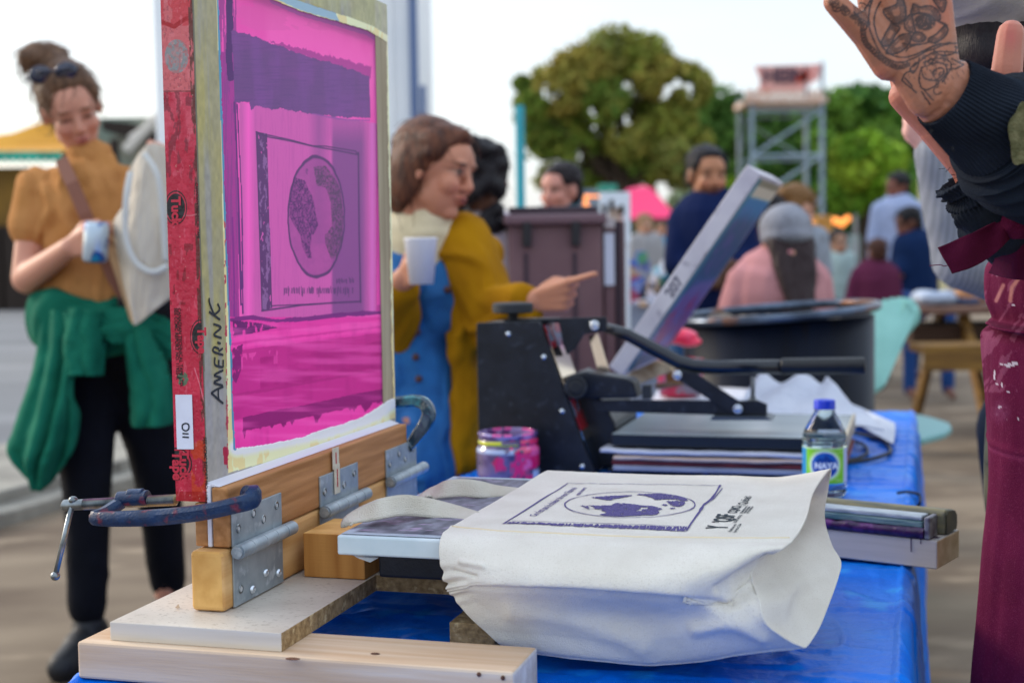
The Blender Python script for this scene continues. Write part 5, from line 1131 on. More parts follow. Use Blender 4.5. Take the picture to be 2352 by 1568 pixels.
nz2, nt2 = 170, 420; z0_, z1_ = Hh(1103), Hh(1022); th_ = np.linspace(0, 2*math.pi, nt2); TT, ZZ = np.meshgrid(th_, np.linspace(z0_, z1_, nz2), indexing='ij')
Rl = r_(103); V = np.stack([bb_[0]+np.cos(TT)*Rl, bb_[1]+np.sin(TT)*Rl, bb_[2]+ZZ], -1); ctr = -math.pi/2-.20; X_ = ((TT-ctr-2*math.pi+math.pi) % (2*math.pi)-math.pi)*Rl; h_ = (ZZ-z0_)/(z1_-z0_)
C = np.zeros(V.shape); C[:] = g('#7cc81e'); el_ = np.hypot(X_/.0245, (h_-.52)/.38); C = mixc(C, np.clip((1.30-el_)/.2, 0, 1)*.75, g('#d8efc0')); C = mixc(C, el_ < 1, g('#d9e8ef')); C = mixc(C, el_ < .93, g('#1a5fb0')); C = mixc(C, (el_ < .93)*(h_ < .6)*.6, g('#123f96'))
mt_ = inpoly(X_*1000, h_*100, [(-16, 62), (-8, 74), (-4, 68), (2, 82), (8, 70), (16, 62)]); C = mixc(C, mt_ & (el_ < .93), g('#0f3d8c'))
C = mixc(C, X_ > .036, g('#b9bede')); C = mixc(C, (X_ < -.036), g('#2f8fc0')); C = mixc(C, h_ > .965, g('#cfe9b8'))
m = MB(); m.grid(V, srgb2lin(C)); lab = m.build('label', mat('bottle_label', (.5, .5, .5), .35, vcol=True, spec=.5), bot, smooth=True)
def cyl_text(s, x0, z, size, mt, **k):
    v, f = text_geo(s, size, **k); a = ctr+(x0+v[:, 0])/Rl; Rt = Rl+.0009; m = MB()
    m.add(np.stack([bb_[0]+np.cos(a)*Rt, bb_[1]+np.sin(a)*Rt, bb_[2]+z+v[:, 1]], 1), f); m.build('lettering', mt, lab)
wht = mat('print_white', '#f2f4f6', .5)
cyl_text('NAYA', -.0172, z0_+(z1_-z0_)*.43, .0142, wht, bold=.0007); cyl_text('EAU DE SOURCE', .014, z0_+(z1_-z0_)*.86, .0034, mat('print_pale', '#cfeaa0', .5)); cyl_text('500 mL', .018, z0_+(z1_-z0_)*.08, .0045, mat('print_pale'))

# ---- cords on the tarp
cordm = mat('cord_black', '#15171a', .5)
m = MB(); pz = lambda u, v: Pz(u, v, ZT+.006)
m.tube(catmull(np.array([pz(1940, 1062), pz(1990, 1056), pz(2030, 1045), pz(2046, 1035), pz(2030, 1012), pz(1990, 1000), pz(1950, 990)]), 50), .004, 10)
tag(m.build('power_cord', cordm, smooth=True), 'outer loop of black cable beside the heat press', 'cable', 'black cables on the tarp')
m = MB(); m.tube(catmull(np.array([pz(1942, 1058), pz(1975, 1050), pz(1992, 1040), pz(1985, 1022), pz(1960, 1012), pz(1940, 1005)]), 40), .0035, 10); tag(m.build('power_cord', cordm, smooth=True), 'short inner loop of black cable beside the heat press', 'cable', 'black cables on the tarp')
m = MB(); m.tube(catmull(np.array([Pz(2060, 1132, ZT+.004), Pz(2085, 1129, ZT+.006), Pz(2095, 1136, .70)+TR*.012, Pz(2094, 1158, .69)+TR*.012, Pz(2085, 1164, .66)+TR*.008]), 24), .0025, 8); tag(m.build('elastic_cord', cordm, smooth=True), 'thin black elastic loop hooked over the tarp edge', 'cord')
# ---- cloths and paper behind the press
paper = mat('paper_white', '#d3d6e0', .8, '#c0c5d4', nscale=4, bump=.15, sheen=.1)
def crumple(name, label, L, z, hgt, sd, cat='cloth', mt=paper):
    a = np.array([[Pz(u, v, z) for u, v in row] for row in L]); S_ = surf(a, 60, 60); uu, vv = np.meshgrid(np.linspace(0, 1, 60), np.linspace(0, 1, 60), indexing='ij')
    S_ = S_+Zv*(hgt*(fbm(uu*4, vv*4, sd, 4))*np.minimum(1, 4*np.minimum(np.minimum(uu, 1-uu+.2), np.minimum(vv, 1-vv+.2))))[..., None]
    m = MB(); m.grid(S_); return tag(m.build(name, mt, smooth=True, solid=.002, fixn=False), label, cat)
rows_ = [[(1735, 872, 3.35), (1800, 868, 3.35), (1880, 872, 3.3), (1905, 884, 3.25)], [(1715, 905, 3.2), (1800, 895, 3.2), (1890, 893, 3.18), (1960, 925, 3.1)], [(1702, 938, 3.08), (1800, 928, 3.05), (1900, 925, 3.02), (2000, 955, 2.98)], [(1700, 952, 3.0), (1800, 960, 2.95), (1900, 968, 2.9), (2030, 985, 2.88)]]
S_ = surf(np.array([[P(u, v, y) for u, v, y in r] for r in rows_]), 90, 90); uu, vv = np.meshgrid(np.linspace(0, 1, 90), np.linspace(0, 1, 90), indexing='ij'); S_ = S_+Zv*(.018*(fbm(uu*4+3, vv*5, 3, 4)-.5)+.012*np.sin(vv*16+uu*5)*(1-uu))[..., None]; S_[..., 2] = np.maximum(S_[..., 2], ZT+.006)
m = MB(); m.grid(S_); tag(m.build('folded_cloth', paper, smooth=True, solid=.003, fixn=False), 'white cloth draped in a low ridge behind the heat press lever', 'cloth')
crumple('paper_sheet', 'flat white sheet lying at the far right corner of the table', [[(1890, 905), (1960, 930), (2056, 972)], [(1900, 930), (1980, 960), (2056, 995)], [(1930, 950), (1985, 985), (2052, 1022)]], ZT+.012, .006, 5, 'paper')
crumple('paper_sheet', 'pale sheet of paper beneath the press lever link', [[(1520, 880), (1620, 884), (1740, 890)], [(1500, 915), (1620, 915), (1740, 918)], [(1480, 950), (1620, 950), (1740, 950)]], ZT+.02, .01, 6, 'paper')
m = MB()
t = thing('storage_case', 'low black case holding up the press papers at the back', 'case', tuple(T(-.35, 3.2, ZT)), RZ)
m.abz(-.56, -.16, 3.35, 3.62, ZT+.002, ZT+.03); m.build('body', mat('case_dark', '#1c2433', .5), t, bevel=.004)

# ---- leaning screen marked 207
b7 = 3.02
lo0, hi0 = Pb(1398, 842, b7), Pb(1716, 378, b7); Ld = (hi0-lo0)/np.linalg.norm(hi0-lo0); Ln = np.linalg.norm(hi0-lo0); n7 = np.cross(TD, Ld); n7 /= np.linalg.norm(n7)
if n7[2] > 0: n7 = -n7   # underside, facing down and right
s7 = thing('printing_screen', 'small leaning screen with blue and purple mesh, numbered 207', 'printing screen', tuple(lo0))
alu = mat('frame_alu', '#cfc9cf', .5, '#b5afba', nscale=9, bump=.1, bscale=60, c3='#8c8494', c3scale=16)
ax7 = (Ld, TD, n7); W7 = .50; fw, fd = .030, .036; ct7 = lambda l, d, n: lo0+Ld*l+TD*d+n7*n
for nm, l0, l1, d0, d1 in (('side_rail', 0, Ln, 0, fw), ('side_rail', 0, Ln, W7-fw, W7), ('end_rail', Ln-fw, Ln, fw+.0005, W7-fw-.0005), ('end_rail', 0, fw, fw+.0005, W7-fw-.0005)):
    m = MB(); m.box(ct7((l0+l1)/2, (d0+d1)/2, fd/2), (l1-l0, d1-d0, fd), ax7); m.build(nm, alu, s7, bevel=.002)
LL, DD = np.meshgrid(np.linspace(.01, Ln-.01, 200), np.linspace(.012, W7-.012, 160), indexing='ij'); t_ = LL/Ln; s_ = DD/W7
C = np.zeros(LL.shape+(3,)); C[:] = g('#6a5fa8'); nn_ = fbm(t_*6, s_*7, 5)
C = mixc(C, np.clip((t_-.42+.12*(nn_-.5))*18, 0, 1), g('#0c4a7c')); C = mixc(C, np.clip((t_-.76+.08*(nn_-.5))*14, 0, 1), g('#1478b4')); C = mixc(C, np.clip((t_-.885+.02*(nn_-.5))*60, 0, 1), g('#dccdb4')); C = mixc(C, (t_ > .95)*1., g('#93886e'))
C = mixc(C, ((t_ < .40) & (nn_ > .47) & (s_ > .3))*.8, g('#8c3f8c')); C = mixc(C, ((t_ < .34) & (fbm(t_*20, s_*14, 8) > .58))*.7, g('#a8305f')); C = mixc(C, ((t_ > .5) & (t_ < .85) & (fbm(t_*16, s_*12, 9) > .62))*.6, g('#7a4a9c'))
C = mixc(C, (t_ < .09), g('#3d5c80')); C = mixc(C, (s_ < .14)*.8, g('#2d7f98'))
V = lo0+Ld*LL[..., None]+TD*DD[..., None]+n7*(fd+.0005)*1.0
m = MB(); m.grid(V-n7*.0*LL[..., None], srgb2lin(C)); m.build('mesh', mat('ink_mesh_blue', (.5, .5, .5), .4, vcol=True), s7, smooth=True)
m = MB(); put_text(m, '207', lo0+Ld*(.385*Ln)+n7*.029-TD*.0008, Ld, -n7, .030, (0, 0, 0), bold=.0012); m.build('number', mat('stencil_grey', '#6e6a78', .7), s7)
# scraps under it
for nm, lbl, L, b, c, dep in (('wood_scrap', 'pale pine offcut propping the leaning screen', [(1422, 868), (1500, 830), (1540, 838), (1545, 852), (1460, 886)], 3.1, '#cbb491', .05), ('wood_scrap', 'orange brown wood offcut beside the leaning screen', [(1528, 850), (1575, 838), (1590, 850), (1590, 880), (1530, 885)], 3.2, '#a8713c', .08),
                              ('wood_scrap', 'short tan wooden stick behind the lever', [(1500, 884), (1600, 868), (1612, 878), (1510, 895)], 3.16, '#c9997c', .03)):
    m = MB(); m.prism([Pb(u, v, b) for u, v in L], TD*dep); tag(m.build(nm, mat(nm+c, c, .7, '#8b6a48', nscale=20), bevel=.003), lbl, 'offcut', 'wood offcuts by the leaning screen')
t = thing('ink_bucket', 'bright red and pink ink tub behind the leaning screen', 'tub', tuple(P(1565, 830, 3.75)))
m = MB(); c_ = P(1562, 838, 3.75); c_[2] = .74; m.lathe(c_, [(.0001, 0), (.055, 0), (.062, .07), (.062, .095), (.058, .095), (.05, .06), (.0001, .055)], 24); m.build('bucket', mat('bucket_grey', '#8a7f8c', .5, '#c22a4c', nscale=16, lo=.45, hi=.5), t, smooth=True)
m = MB(); c2_ = P(1556, 772, 3.8); m.ell(c2_, (.055, .04, .022)); m.ell(P(1582, 784, 3.8), (.035, .03, .014)); m.build('ink', mat('ink_pinkred', '#ef2f52', .3, '#f0567f', nscale=20), t, smooth=True)

# ---- drum
dp = P(1787, 728, 4.2); dr = thing('steel_drum', 'open black steel drum with a worn silver rim', 'drum', (dp[0], dp[1], 0))
R = .282; zt2 = .945
m = MB(); m.lathe((dp[0], dp[1], 0), [(.0001, .01), (R-.01, 0), (R-.004, .01), (R-.004, .28), (R+.004, .29), (R+.004, .30), (R-.004, .31), (R-.004, .60), (R+.004, .61), (R+.004, .62), (R-.004, .63), (R-.004, zt2-.02), (R-.012, zt2-.02), (R-.012, .3), (.0001, .3)], 64)
m.build('drum_body', mat('drum_black', '#070b16', .4, '#0d1526', nscale=2.2, stretch=(5, 5, .7), bump=.15, bscale=12, c3='#16120f', c3scale=5, spec=.12), dr, smooth=True)
m = MB(); t2 = np.linspace(0, 2*math.pi, 65); V = []
for k in range(10):
    a = 2*math.pi*k/10; V.append([(dp[0]+(R+.004+.013*math.cos(a))*math.cos(q), dp[1]+(R+.004+.013*math.cos(a))*math.sin(q), zt2-.012+.013*math.sin(a)+.02*math.cos(q)) for q in t2])
V.append(V[0]); m.grid(np.array(V)); m.build('rim', mat('drum_rim', '#5c6b80', .3, '#232c3a', nscale=8, metal=.5, c3='#6a4228', c3scale=9), dr, smooth=True)
m = MB(); rs = np.random.RandomState(4)
for i in range(60):
    a = rs.rand()*6.28; r1 = .2*rs.rand()**.5; c = (dp[0]+r1*math.cos(a), dp[1]+r1*math.sin(a), .80+.1*rs.rand()); m.ell(c, (.04, .035, .03), nu=8, nv=6)
tag(m.build('litter', mat('litter', '#4c4a4e', .8, '#8a7a68', nscale=14), dr), None, None); bpy.data.objects['litter']['kind'] = 'stuff'

# ---- mint garden chair
gc = thing('garden_chair', 'mint green slatted garden chair seen from behind the table', 'chair', tuple(P(2060, 900, 4.7)*np.array([1, 1, 0])))
mint = mat('mint_paint', '#8fc7bd', .5, '#7db4aa', nscale=6, bump=.1)
top_ = [(2006, 700), (2022, 694), (2038, 690), (2054, 687), (2070, 686), (2086, 688), (2100, 700)]; bot_ = [(2003, 905), (2006, 902), (2010, 900), (2014, 897), (2018, 894), (2022, 891), (2027, 886)]
for (u0, v0), (u1, v1) in zip(top_, bot_):
    a = P(u0, v0, 4.75); b = P(u1, v1, 4.55); ax = (b-a)/np.linalg.norm(b-a); m = MB(); m.ribbon([a, (a+b)/2, b], [.030, .026, .012], .014, TD); m.build('slat', mint, gc, bevel=.002)
m = MB(); m.prism([P(2070, 683, 4.8), P(2098, 686, 4.8), P(2116, 715, 4.8), P(2112, 740, 4.8), P(2088, 768, 4.8), P(2072, 752, 4.8)], (0, .05, 0)); m.build('top_cap', mint, gc, bevel=.006)
m = MB(); m.prism([P(2080, 690, 4.72), P(2110, 728, 4.72), P(2088, 765, 4.72), P(2028, 880, 4.6), P(2012, 905, 4.6), P(2004, 905, 4.6), P(2030, 800, 4.7)], (0, .02, 0)); m.build('back_panel', mint, gc)
az = P(2100, 995, 4.55)[2]; m = MB(); m.prism([Pz(u, v, az) for u, v in ((2000, 966), (2095, 962), (2140, 972), (2180, 985), (2186, 996), (2170, 1008), (2120, 1022), (2095, 1024), (2000, 1020))], (0, 0, .022)); m.build('armrest', mat('mint_arm', '#6a9c9c', .5), gc, bevel=.006)
for u, v in ((2020, 1000), (2090, 1000)):
    q = Pz(u, v, az); m = MB(); m.box((q[0], q[1], az/2), (.05, .06, az-.002)); m.build('leg', mint, gc)

# ---- brown wheeled bin
bc_ = P(1275, 565, 4.75); bn2 = thing('wheeled_bin', 'large mauve brown lidded bin behind the pointing hand', 'bin', (bc_[0], 4.95, 0))
brown = mat('bin_brown', '#684a50', .6, '#74565a', nscale=5, bump=.15, bscale=120)
x0 = P(1168, 600, 4.75)[0]; x1 = P(1384, 600, 4.75)[0]; z1b = P(1275, 512, 4.75)[2]
m = MB(); m.box(((x0+x1)/2, 5.0, z1b/2+.03), (x1-x0, .5, z1b-.06)); m.build('body', brown, bn2, bevel=.012)
m = MB(); m.box(((x0+x1)/2, 4.99, z1b+.012), (x1-x0+.03, .54, .036)); m.build('lid', mat('bin_lid', '#6b5058', .5), bn2, bevel=.01)
m = MB(); m.box(((x0+x1)/2, 5.1, z1b+.045), (x1-x0+.0, .3, .03)); m.build('lid_ridge', mat('bin_dark', '#3b2a34', .6), bn2, bevel=.008)
for u in (1210, 1322):
    p = P(u, 530, 4.74); m = MB(); m.box((p[0], 4.735, z1b-.035), (.030, .03, .085)); m.build('latch', mat('latch_black', '#1c1a1f', .5), bn2, bevel=.004)
    m = MB(); m.box((p[0]-.004, 4.7475, z1b/2-.02), (.014, .008, z1b-.16)); m.build('groove_strip', mat('bin_dark'), bn2)
xe = P(1412, 600, 4.8)[0]
for k, (xx1, ww, cc) in enumerate(((x1+.024, .036, brown), (x1+.056, .020, mat('bin_dark')), (x1+.075, .014, brown))):
    m = MB(); m.box((xx1, 4.86+.02*k, z1b/2+.02), (ww, .16, z1b-.03)); m.build('corner_rail', cc, bn2, bevel=.004)
a = P(1388, 535, 4.76); b = P(1412, 655, 4.76); m = MB(); m.box(((a[0]+b[0])/2, 4.772, (a[2]+b[2])/2), (b[0]-a[0], .006, a[2]-b[2])); m.build('sticker', mat('sticker', '#c2c6d8', .6), bn2)
m = MB(); m.box((P(1400, 510, 4.76)[0], 4.77, P(1400, 512, 4.76)[2]), (.036, .01, .032)); m.build('sticker', mat('sticker2', '#b9b0b2', .6), bn2)
for x in (x0+.06, x1-.06):
    m = MB(); m.tube([(x-.03, 5.2, .07), (x+.03, 5.2, .07)], .07, 20); m.build('wheel', mat('latch_black'), bn2)

# ---- picnic table
pt = thing('picnic_table', 'weathered brown picnic table with mustard bench at the right', 'picnic table', (P(2200, 565, 8)[0], 8.3, 0))
pw = mat('picnic_wood', '#6d4c3e', .7, '#4c342b', nscale=3, stretch=(1, 8, 8), c3='#8d6c5c', c3scale=4); pyel = mat('bench_wood', '#8a6527', .7, '#5d3f16', nscale=3, stretch=(1, 8, 8))
xa = P(2075, 700, 8)[0]; xb = xa+1.9; zt3 = P(2150, 712, 8)[2]
for i in range(5): m = MB(); m.box(((xa+xb)/2, 7.95+i*.15, zt3), (xb-xa, .142, .04)); m.build('plank', pw, pt, bevel=.004)
zb3 = P(2150, 798, 7.6)[2]
for i in range(2): m = MB(); m.box(((xa+xb)/2-.05, 7.5+i*.15, zb3), (xb-xa, .14, .045)); m.build('seat_board', pyel, pt, bevel=.004)
m = MB(); m.box(((xa+xb)/2-.05, 7.43, zb3-.06), (xb-xa, .02, .10)); m.build('seat_edge', pyel, pt)
m = MB(); m.box(((xa+xb)/2, 8.25, zt3-.14), (xb-xa-.1, .5, .1)); m.build('apron_rail', mat('picnic_dark', '#3a2416', .8), pt)
for x in (xa+.35, xb-.35):
    for s_ in (-1, 1): m = MB(); m.ribbon([(x, 8.25+s_*.2, zt3-.02), (x, 8.25+s_*.75, 0)], .09, .04, (1, 0, 0)); m.build('leg', pyel, pt)
    m = MB(); m.box((x+.05, 8.25, zb3-.05), (.04, 1.5, .09)); m.build('crossbar', pyel, pt)
rs = np.random.RandomState(6)
for i, (u, v, c, l, w_) in enumerate([(2140, 683, '#a9b4c6', 'grey blue cloth bundle at the left end of the picnic table', .11), (2180, 690, '#56688c', 'dark blue folded cloth in the middle of the picnic table', .12), (2225, 665, '#c8926a', 'tan food box near the apron strap', .1), (2215, 692, '#8390a8', 'pale grey bag at the right of the picnic table', .12), (2245, 640, '#9fa6c8', 'lilac bundle behind the tan food box', .1)]):
    m = MB(); p = P(u, v, 8.2); p[2] = max(p[2], zt3+.05); rr_ = .05
    for k in range(4): m.ell(p+rs.randn(3)*[.05, .04, .0]+Zv*(.0), (w_*.7, .07, p[2]-zt3-.018), nu=10, nv=8)
    tag(obj_from(remesh(m, .02, 3), 'cloth_bundle', mat('bundle%d' % i, c, .8)), l, 'bundle', 'things heaped on the picnic table')
# ================================================================== PEOPLE
def unit(v): v = np.asarray(v, float); return v/np.linalg.norm(v)
skinm = mat('skin', (.5, .5, .5), .5, vcol=True, sss=.12, spec=.35)
def rumple(me, amp, fr=6, ridge=0, seed=1, ax=(1, 0, .35)):
    v = verts_of(me); n = norms_of(me); a = v@np.array([1, .7, 0]); b = v@np.array([.1, .2, 1.])
    d = amp*(fbm(a*fr+seed, b*fr*.7+seed, seed, 3)-.5)
    if ridge: d = d+ridge*np.clip((1-np.abs(2*fbm(a*fr*1.1+2*fbm(b*3, a*3, 3), b*fr*.45, seed+5, 3)-1))-.8, 0, 1)*5
    set_verts(me, v+n*d[:, None]); return me
def garment(mb, name, mt, parent, vox=.009, sm=5, amp=.010, fr=7, ridge=.004, seed=1):
    me = remesh(mb, vox, sm); rumple(me, amp, fr, ridge, seed); return obj_from(me, name, mt, parent)
def knit(name, c, c2=None, **k): return mat(name, c, .92, c2, nscale=9, bump=.5, bscale=220, spec=.12, **k)
class Head:
    def __init__(s, c, f, up, sc_=1.):
        s.c = np.asarray(c, float); s.f = unit(f); s.r = unit(np.cross(s.f, up)); s.u = np.cross(s.r, s.f); s.s = sc_
    def w(s, x, y, z): return s.c+(s.r*x+s.f*y+s.u*z)*s.s     # x: the person's right, y: forward, z: up
    def e(s, m, c, r): m.ell(s.w(*c), np.array(r)*s.s, (s.r, s.f, s.u), 24, 16)
    def prims(s, m):
        s.e(m, (0, -.012, .030), (.074, .092, .086)); s.e(m, (0, .026, -.040), (.056, .058, .072)); s.e(m, (0, .050, .035), (.058, .040, .052))
        s.e(m, (0, .062, -.088), (.024, .020, .019)); m.cap(s.w(0, .088, .012), s.w(0, .101, -.022), .0075*s.s, .0115*s.s)
        for k in (-1, 1):
            s.e(m, (k*.034, .062, -.022), (.026, .026, .026)); s.e(m, (k*.028, .083, .030), (.020, .009, .008)); s.e(m, (k*.010, .094, -.027), (.008, .008, .007)); s.e(m, (k*.074, -.006, -.004), (.009, .018, .030))
            s.e(m, (k*.031, .076, .008), (.013, .010, .010)); s.e(m, (k*.040, .01, -.058), (.018, .032, .028))
        s.e(m, (0, .088, -.050), (.022, .011, .006)); s.e(m, (0, .086, -.060), (.019, .011, .007))
    def loc(s, v): q = (v-s.c)/s.s; return q@s.r, q@s.f, q@s.u
    def paint(s, v, C, lips='#a4504c', brow='#3a261c', lid=0, beard=None, open_=False):
        x, y, z = s.loc(v); fr = y > .03; gg = lambda a, b, ra, rb: np.exp(-(((np.abs(x)-a)/ra)**2+((z-b)/rb)**2)*1.2)*fr
        C = mixc(C, gg(.036, -.030, .022, .020)*.35, np.array(lin('#c9705c'))); C = mixc(C, gg(.0, -.025, .012, .014)*.25, np.array(lin('#c9705c')))
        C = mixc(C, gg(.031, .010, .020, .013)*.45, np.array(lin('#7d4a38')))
        C = mixc(C, np.clip(gg(.031, .029, .020, .0045)*1.6, 0, 1)*.85, np.array(lin(brow)))
        if lid: C = mixc(C, np.clip(gg(.031, .003, .015, .0030)*1.7, 0, 1), np.array(lin('#22150f')))
        else:
            C = mixc(C, np.clip(gg(.031, .008, .0135, .0058)*1.6, 0, 1)*.45, np.array(lin('#b9a496'))); C = mixc(C, np.clip(gg(.031, .008, .0062, .0060)*2, 0, 1), np.array(lin('#1d130e'))); C = mixc(C, np.clip(gg(.031, .014, .016, .0022)*1.7, 0, 1), np.array(lin('#22150f')))
        C = mixc(C, np.clip(gg(.0, -.050, .021, .0055)*1.5+gg(0, -.060, .017, .006)*1.5, 0, 1)*.8*(y > .06), np.array(lin(lips)))
        C = mixc(C, np.clip(gg(0, -.0548, .019, .0018 if not open_ else .0042)*1.7, 0, 1)*.85*(y > .06), np.array(lin('#3c1514')))
        C = mixc(C, gg(.008, -.036, .004, .003)*.8, np.array(lin('#5c2c22')))
        if beard: C = mixc(C, np.clip((-.035-z)*40, 0, 1)*np.clip((y-.0)*30, 0, 1)*.8+0, np.array(lin(beard))); 
        if beard: C = mixc(C, np.clip(gg(0, -.041, .026, .006)*1.5, 0, 1)*.85, np.array(lin(beard)))
        return C
def skin_body(mb, parent, col, heads=(), vox=.006, sm=4, paintkw={}, extra=None, name='body'):
    me = remesh(mb, vox, sm); v = verts_of(me); base = np.array(lin(col)); C = base*(np.ones((len(v), 1)))*(.94+.12*fbm(v[:, 0]*30+v[:, 1]*20, v[:, 2]*30, 3, 3))[:, None]
    for h in heads: C = h.paint(v, C, **paintkw)
    if extra: C = extra(v, C, norms_of(me))
    set_col(me, C); return obj_from(me, name, skinm, parent)
def hair_mesh(mb, parent, c, c2, vox=.007, sm=3, seed=1, amp=.006, nm='hair', strands=0):
    me = remesh(mb, vox, sm); v = verts_of(me); n = norms_of(me); a = np.arctan2(v[:, 1]-v[:, 1].mean(), v[:, 0]-v[:, 0].mean())
    set_verts(me, v+n*(amp*(fbm(a*9+seed, v[:, 2]*16, seed, 4)-.5)+amp*.5*(fbm(v[:, 0]*120+v[:, 1]*80, v[:, 2]*22, 4, 2)-.5))[:, None])
    if strands:
        rs = np.random.RandomState(seed); v = verts_of(me); n = norms_of(me); sm = MB()
        for i in rs.randint(0, len(v), strands):
            d = np.array([rs.randn()*.5, rs.randn()*.5, -1.]); d -= n[i]*(d@n[i])*.9; d = d/np.linalg.norm(d); L = .03+.05*rs.rand(); p = v[i]-n[i]*.002; out_ = n[i]*(.004+.008*rs.rand()**2)
            sm.tube([p, p+d*L*.33+out_, p+d*L*.66+out_*1.2+rs.randn(3)*.002, p+d*L+out_*.6+rs.randn(3)*.003], [.0011, .0009, .0007, .0004], 4)
        bmj = bmesh.new(); bmj.from_mesh(me); t_ = sm.mesh('t'); bmj.from_mesh(t_); bmj.to_mesh(me); bmj.free(); bpy.data.meshes.remove(t_); me.update()
    return obj_from(me, nm, mat('hair'+c, c, .5, c2, nscale=28, ndet=5, stretch=(3, 3, .8), bump=.6, bscale=150, bstretch=(4, 4, .5), spec=.3), parent)
def finger(m, pts, r0, r1): 
    for i in range(len(pts)-1):
        t0, t1 = i/(len(pts)-1), (i+1)/(len(pts)-1); m.cap(pts[i], pts[i+1], r0+(r1-r0)*t0, r0+(r1-r0)*t1, 10, 3)
def hand(m, wrist, d, side, nrm, s=1., curl=.4, thumb=1, point=False):
    """wrist point, d: along the hand, side: towards the thumb, nrm: out of the back of the hand"""
    d, side, nrm = unit(d), unit(side), unit(nrm); W = lambda a, b, c: wrist+(d*a+side*b+nrm*c)*s
    for k, (b, L) in enumerate(((.028, .072), (.010, .080), (-.010, .074), (-.028, .060))):
        mc = W(.088-.004*k, b, 0); m.cap(W(.0, b*.55, 0), mc, .014*s, .0115*s, 10, 3)
        c_ = curl*(1+.15*k); 
        if point and k == 0: c_ = .05
        elif point: c_ = 1.5
        p = mc; an = 0; pts = [p]
        for j, f_ in enumerate((.45, .30, .25)):
            an += c_*(.55 if j == 0 else .8); p = p+(d*math.cos(an)-nrm*math.sin(an)+side*.04*(1.5-k))*L*f_*s; pts.append(p)
        finger(m, pts, .0093*s, .0072*s)
    m.ell(W(.048, 0, -.002), (.044*s, .036*s, .014*s), (d, side, nrm), 16, 10)
    t0 = W(.018, .022, -.006); t1 = W(.050, .050 if not point else .03, -.020); t2 = W(.078, .060*thumb if not point else .02, -.030); finger(m, [t0, t1, t2, W(.098, .058*thumb if not point else .005, -.038)], .0135*s, .0090*s)

# ---------------------------------------------------------------- woman with the tan top, left
Y = 3.9; c = lambda u, v, dy=0: P(u, v, Y+dy)
pa = thing('person', 'woman in tan short sleeved turtleneck with green sweatshirt tied at her waist', 'person', (c(200, 1560)[0], Y, 0))
H = Head(c(164, 252), (.42, -.80, -.42), (-.30, .12, .94), 1.0)
m = MB(); H.prims(m); m.cap(H.w(0, -.02, -.06), c(215, 395, .03), .045, .046)
sh_l, sh_r = c(88, 445, .03), c(352, 432, .05)
el_l = c(62, 640, -.02); wr_l = c(160, 568, -.20)
m.cap(c(218, 450, .04), c(238, 690, .04), .085, .10); m.cap(sh_l, sh_r, .045, .045); m.cap(sh_l, el_l, .050, .042); m.cap(el_l, wr_l, .042, .027)
el_r = c(395, 560, .0); wr_r = c(372, 420, -.18); m.cap(sh_r, el_r, .048, .040); m.cap(el_r, wr_r, .038, .026)
hip = c(245, 760, .04); m.cap(c(238, 690, .04), hip, .115, .14)
an = []
for hx, kn, ak, ft, r_ in ((c(190, 830, .03), c(200, 1130, -.02), c(203, 1430, .0), c(150, 1530, -.16), 0), (c(320, 830, .08), c(365, 1110, .12), c(385, 1370, .22), c(360, 1440, .12), 0)):
    m.cap(hx, kn, .085, .055); m.cap(kn, ak, .055, .036); an.append((hx, kn, ak, ft))
m.cap(hip, an[0][0], .12, .085); m.cap(hip, an[1][0], .12, .085)
for hx, kn, ak, ft in an: m.cap(np.array([ak[0], ak[1]+.02, .075]), np.array([ft[0], ft[1], .045]), .030, .022)
hand(m, wr_l, c(232, 540, -.28)-wr_l, (0, -.2, 1), (-.35, -1, .1), 1., .55, .8)
hand(m, wr_r, c(366, 335, -.22)-wr_r, (-1, -.3, 0), (0, -1, .1), .95, .9, .8)
skin_body(m, pa, '#c98f78', [H], .007, 3, dict(lid=1, lips='#b0605a', brow='#6b4630'))
m = MB(); H.e(m, (0, -.035, .045), (.081, .092, .086)); H.e(m, (0, -.005, .088), (.066, .070, .038)); H.e(m, (.0, -.06, .0), (.074, .06, .08)); H.e(m, (.055, .010, .055), (.026, .05, .042)); H.e(m, (-.055, .010, .055), (.026, .05, .042))
for i in range(9): a = i*.7; q = c(104, 142, .03)+np.array([.030*math.cos(a), .03*math.sin(a*1.7), .026*math.sin(a)]); m.ell(q, (.036, .036, .030))
hair_mesh(m, pa, '#4f3829', '#7a5a42', amp=.009, sm=5, strands=500, seed=2)
for u, v in ((92, 172), (152, 163)):
    m = MB(); m.ell(P(u, v, Y-.09), (.030, .008, .024), (unit((1, .25, .1)), unit((-.2, -1, .3)), (0, 0, 1))); m.build('sunglass_lens', mat('lens_navy', '#0c1230', .1, spec=.8), pa, smooth=True)
m = MB(); m.tube([P(60, 185, Y-.04), P(95, 162, Y-.115), P(122, 164, Y-.12), P(155, 155, Y-.11), P(184, 160, Y-.05)], .004, 8); m.build('sunglass_frame', mat('lens_navy'), pa, smooth=True)
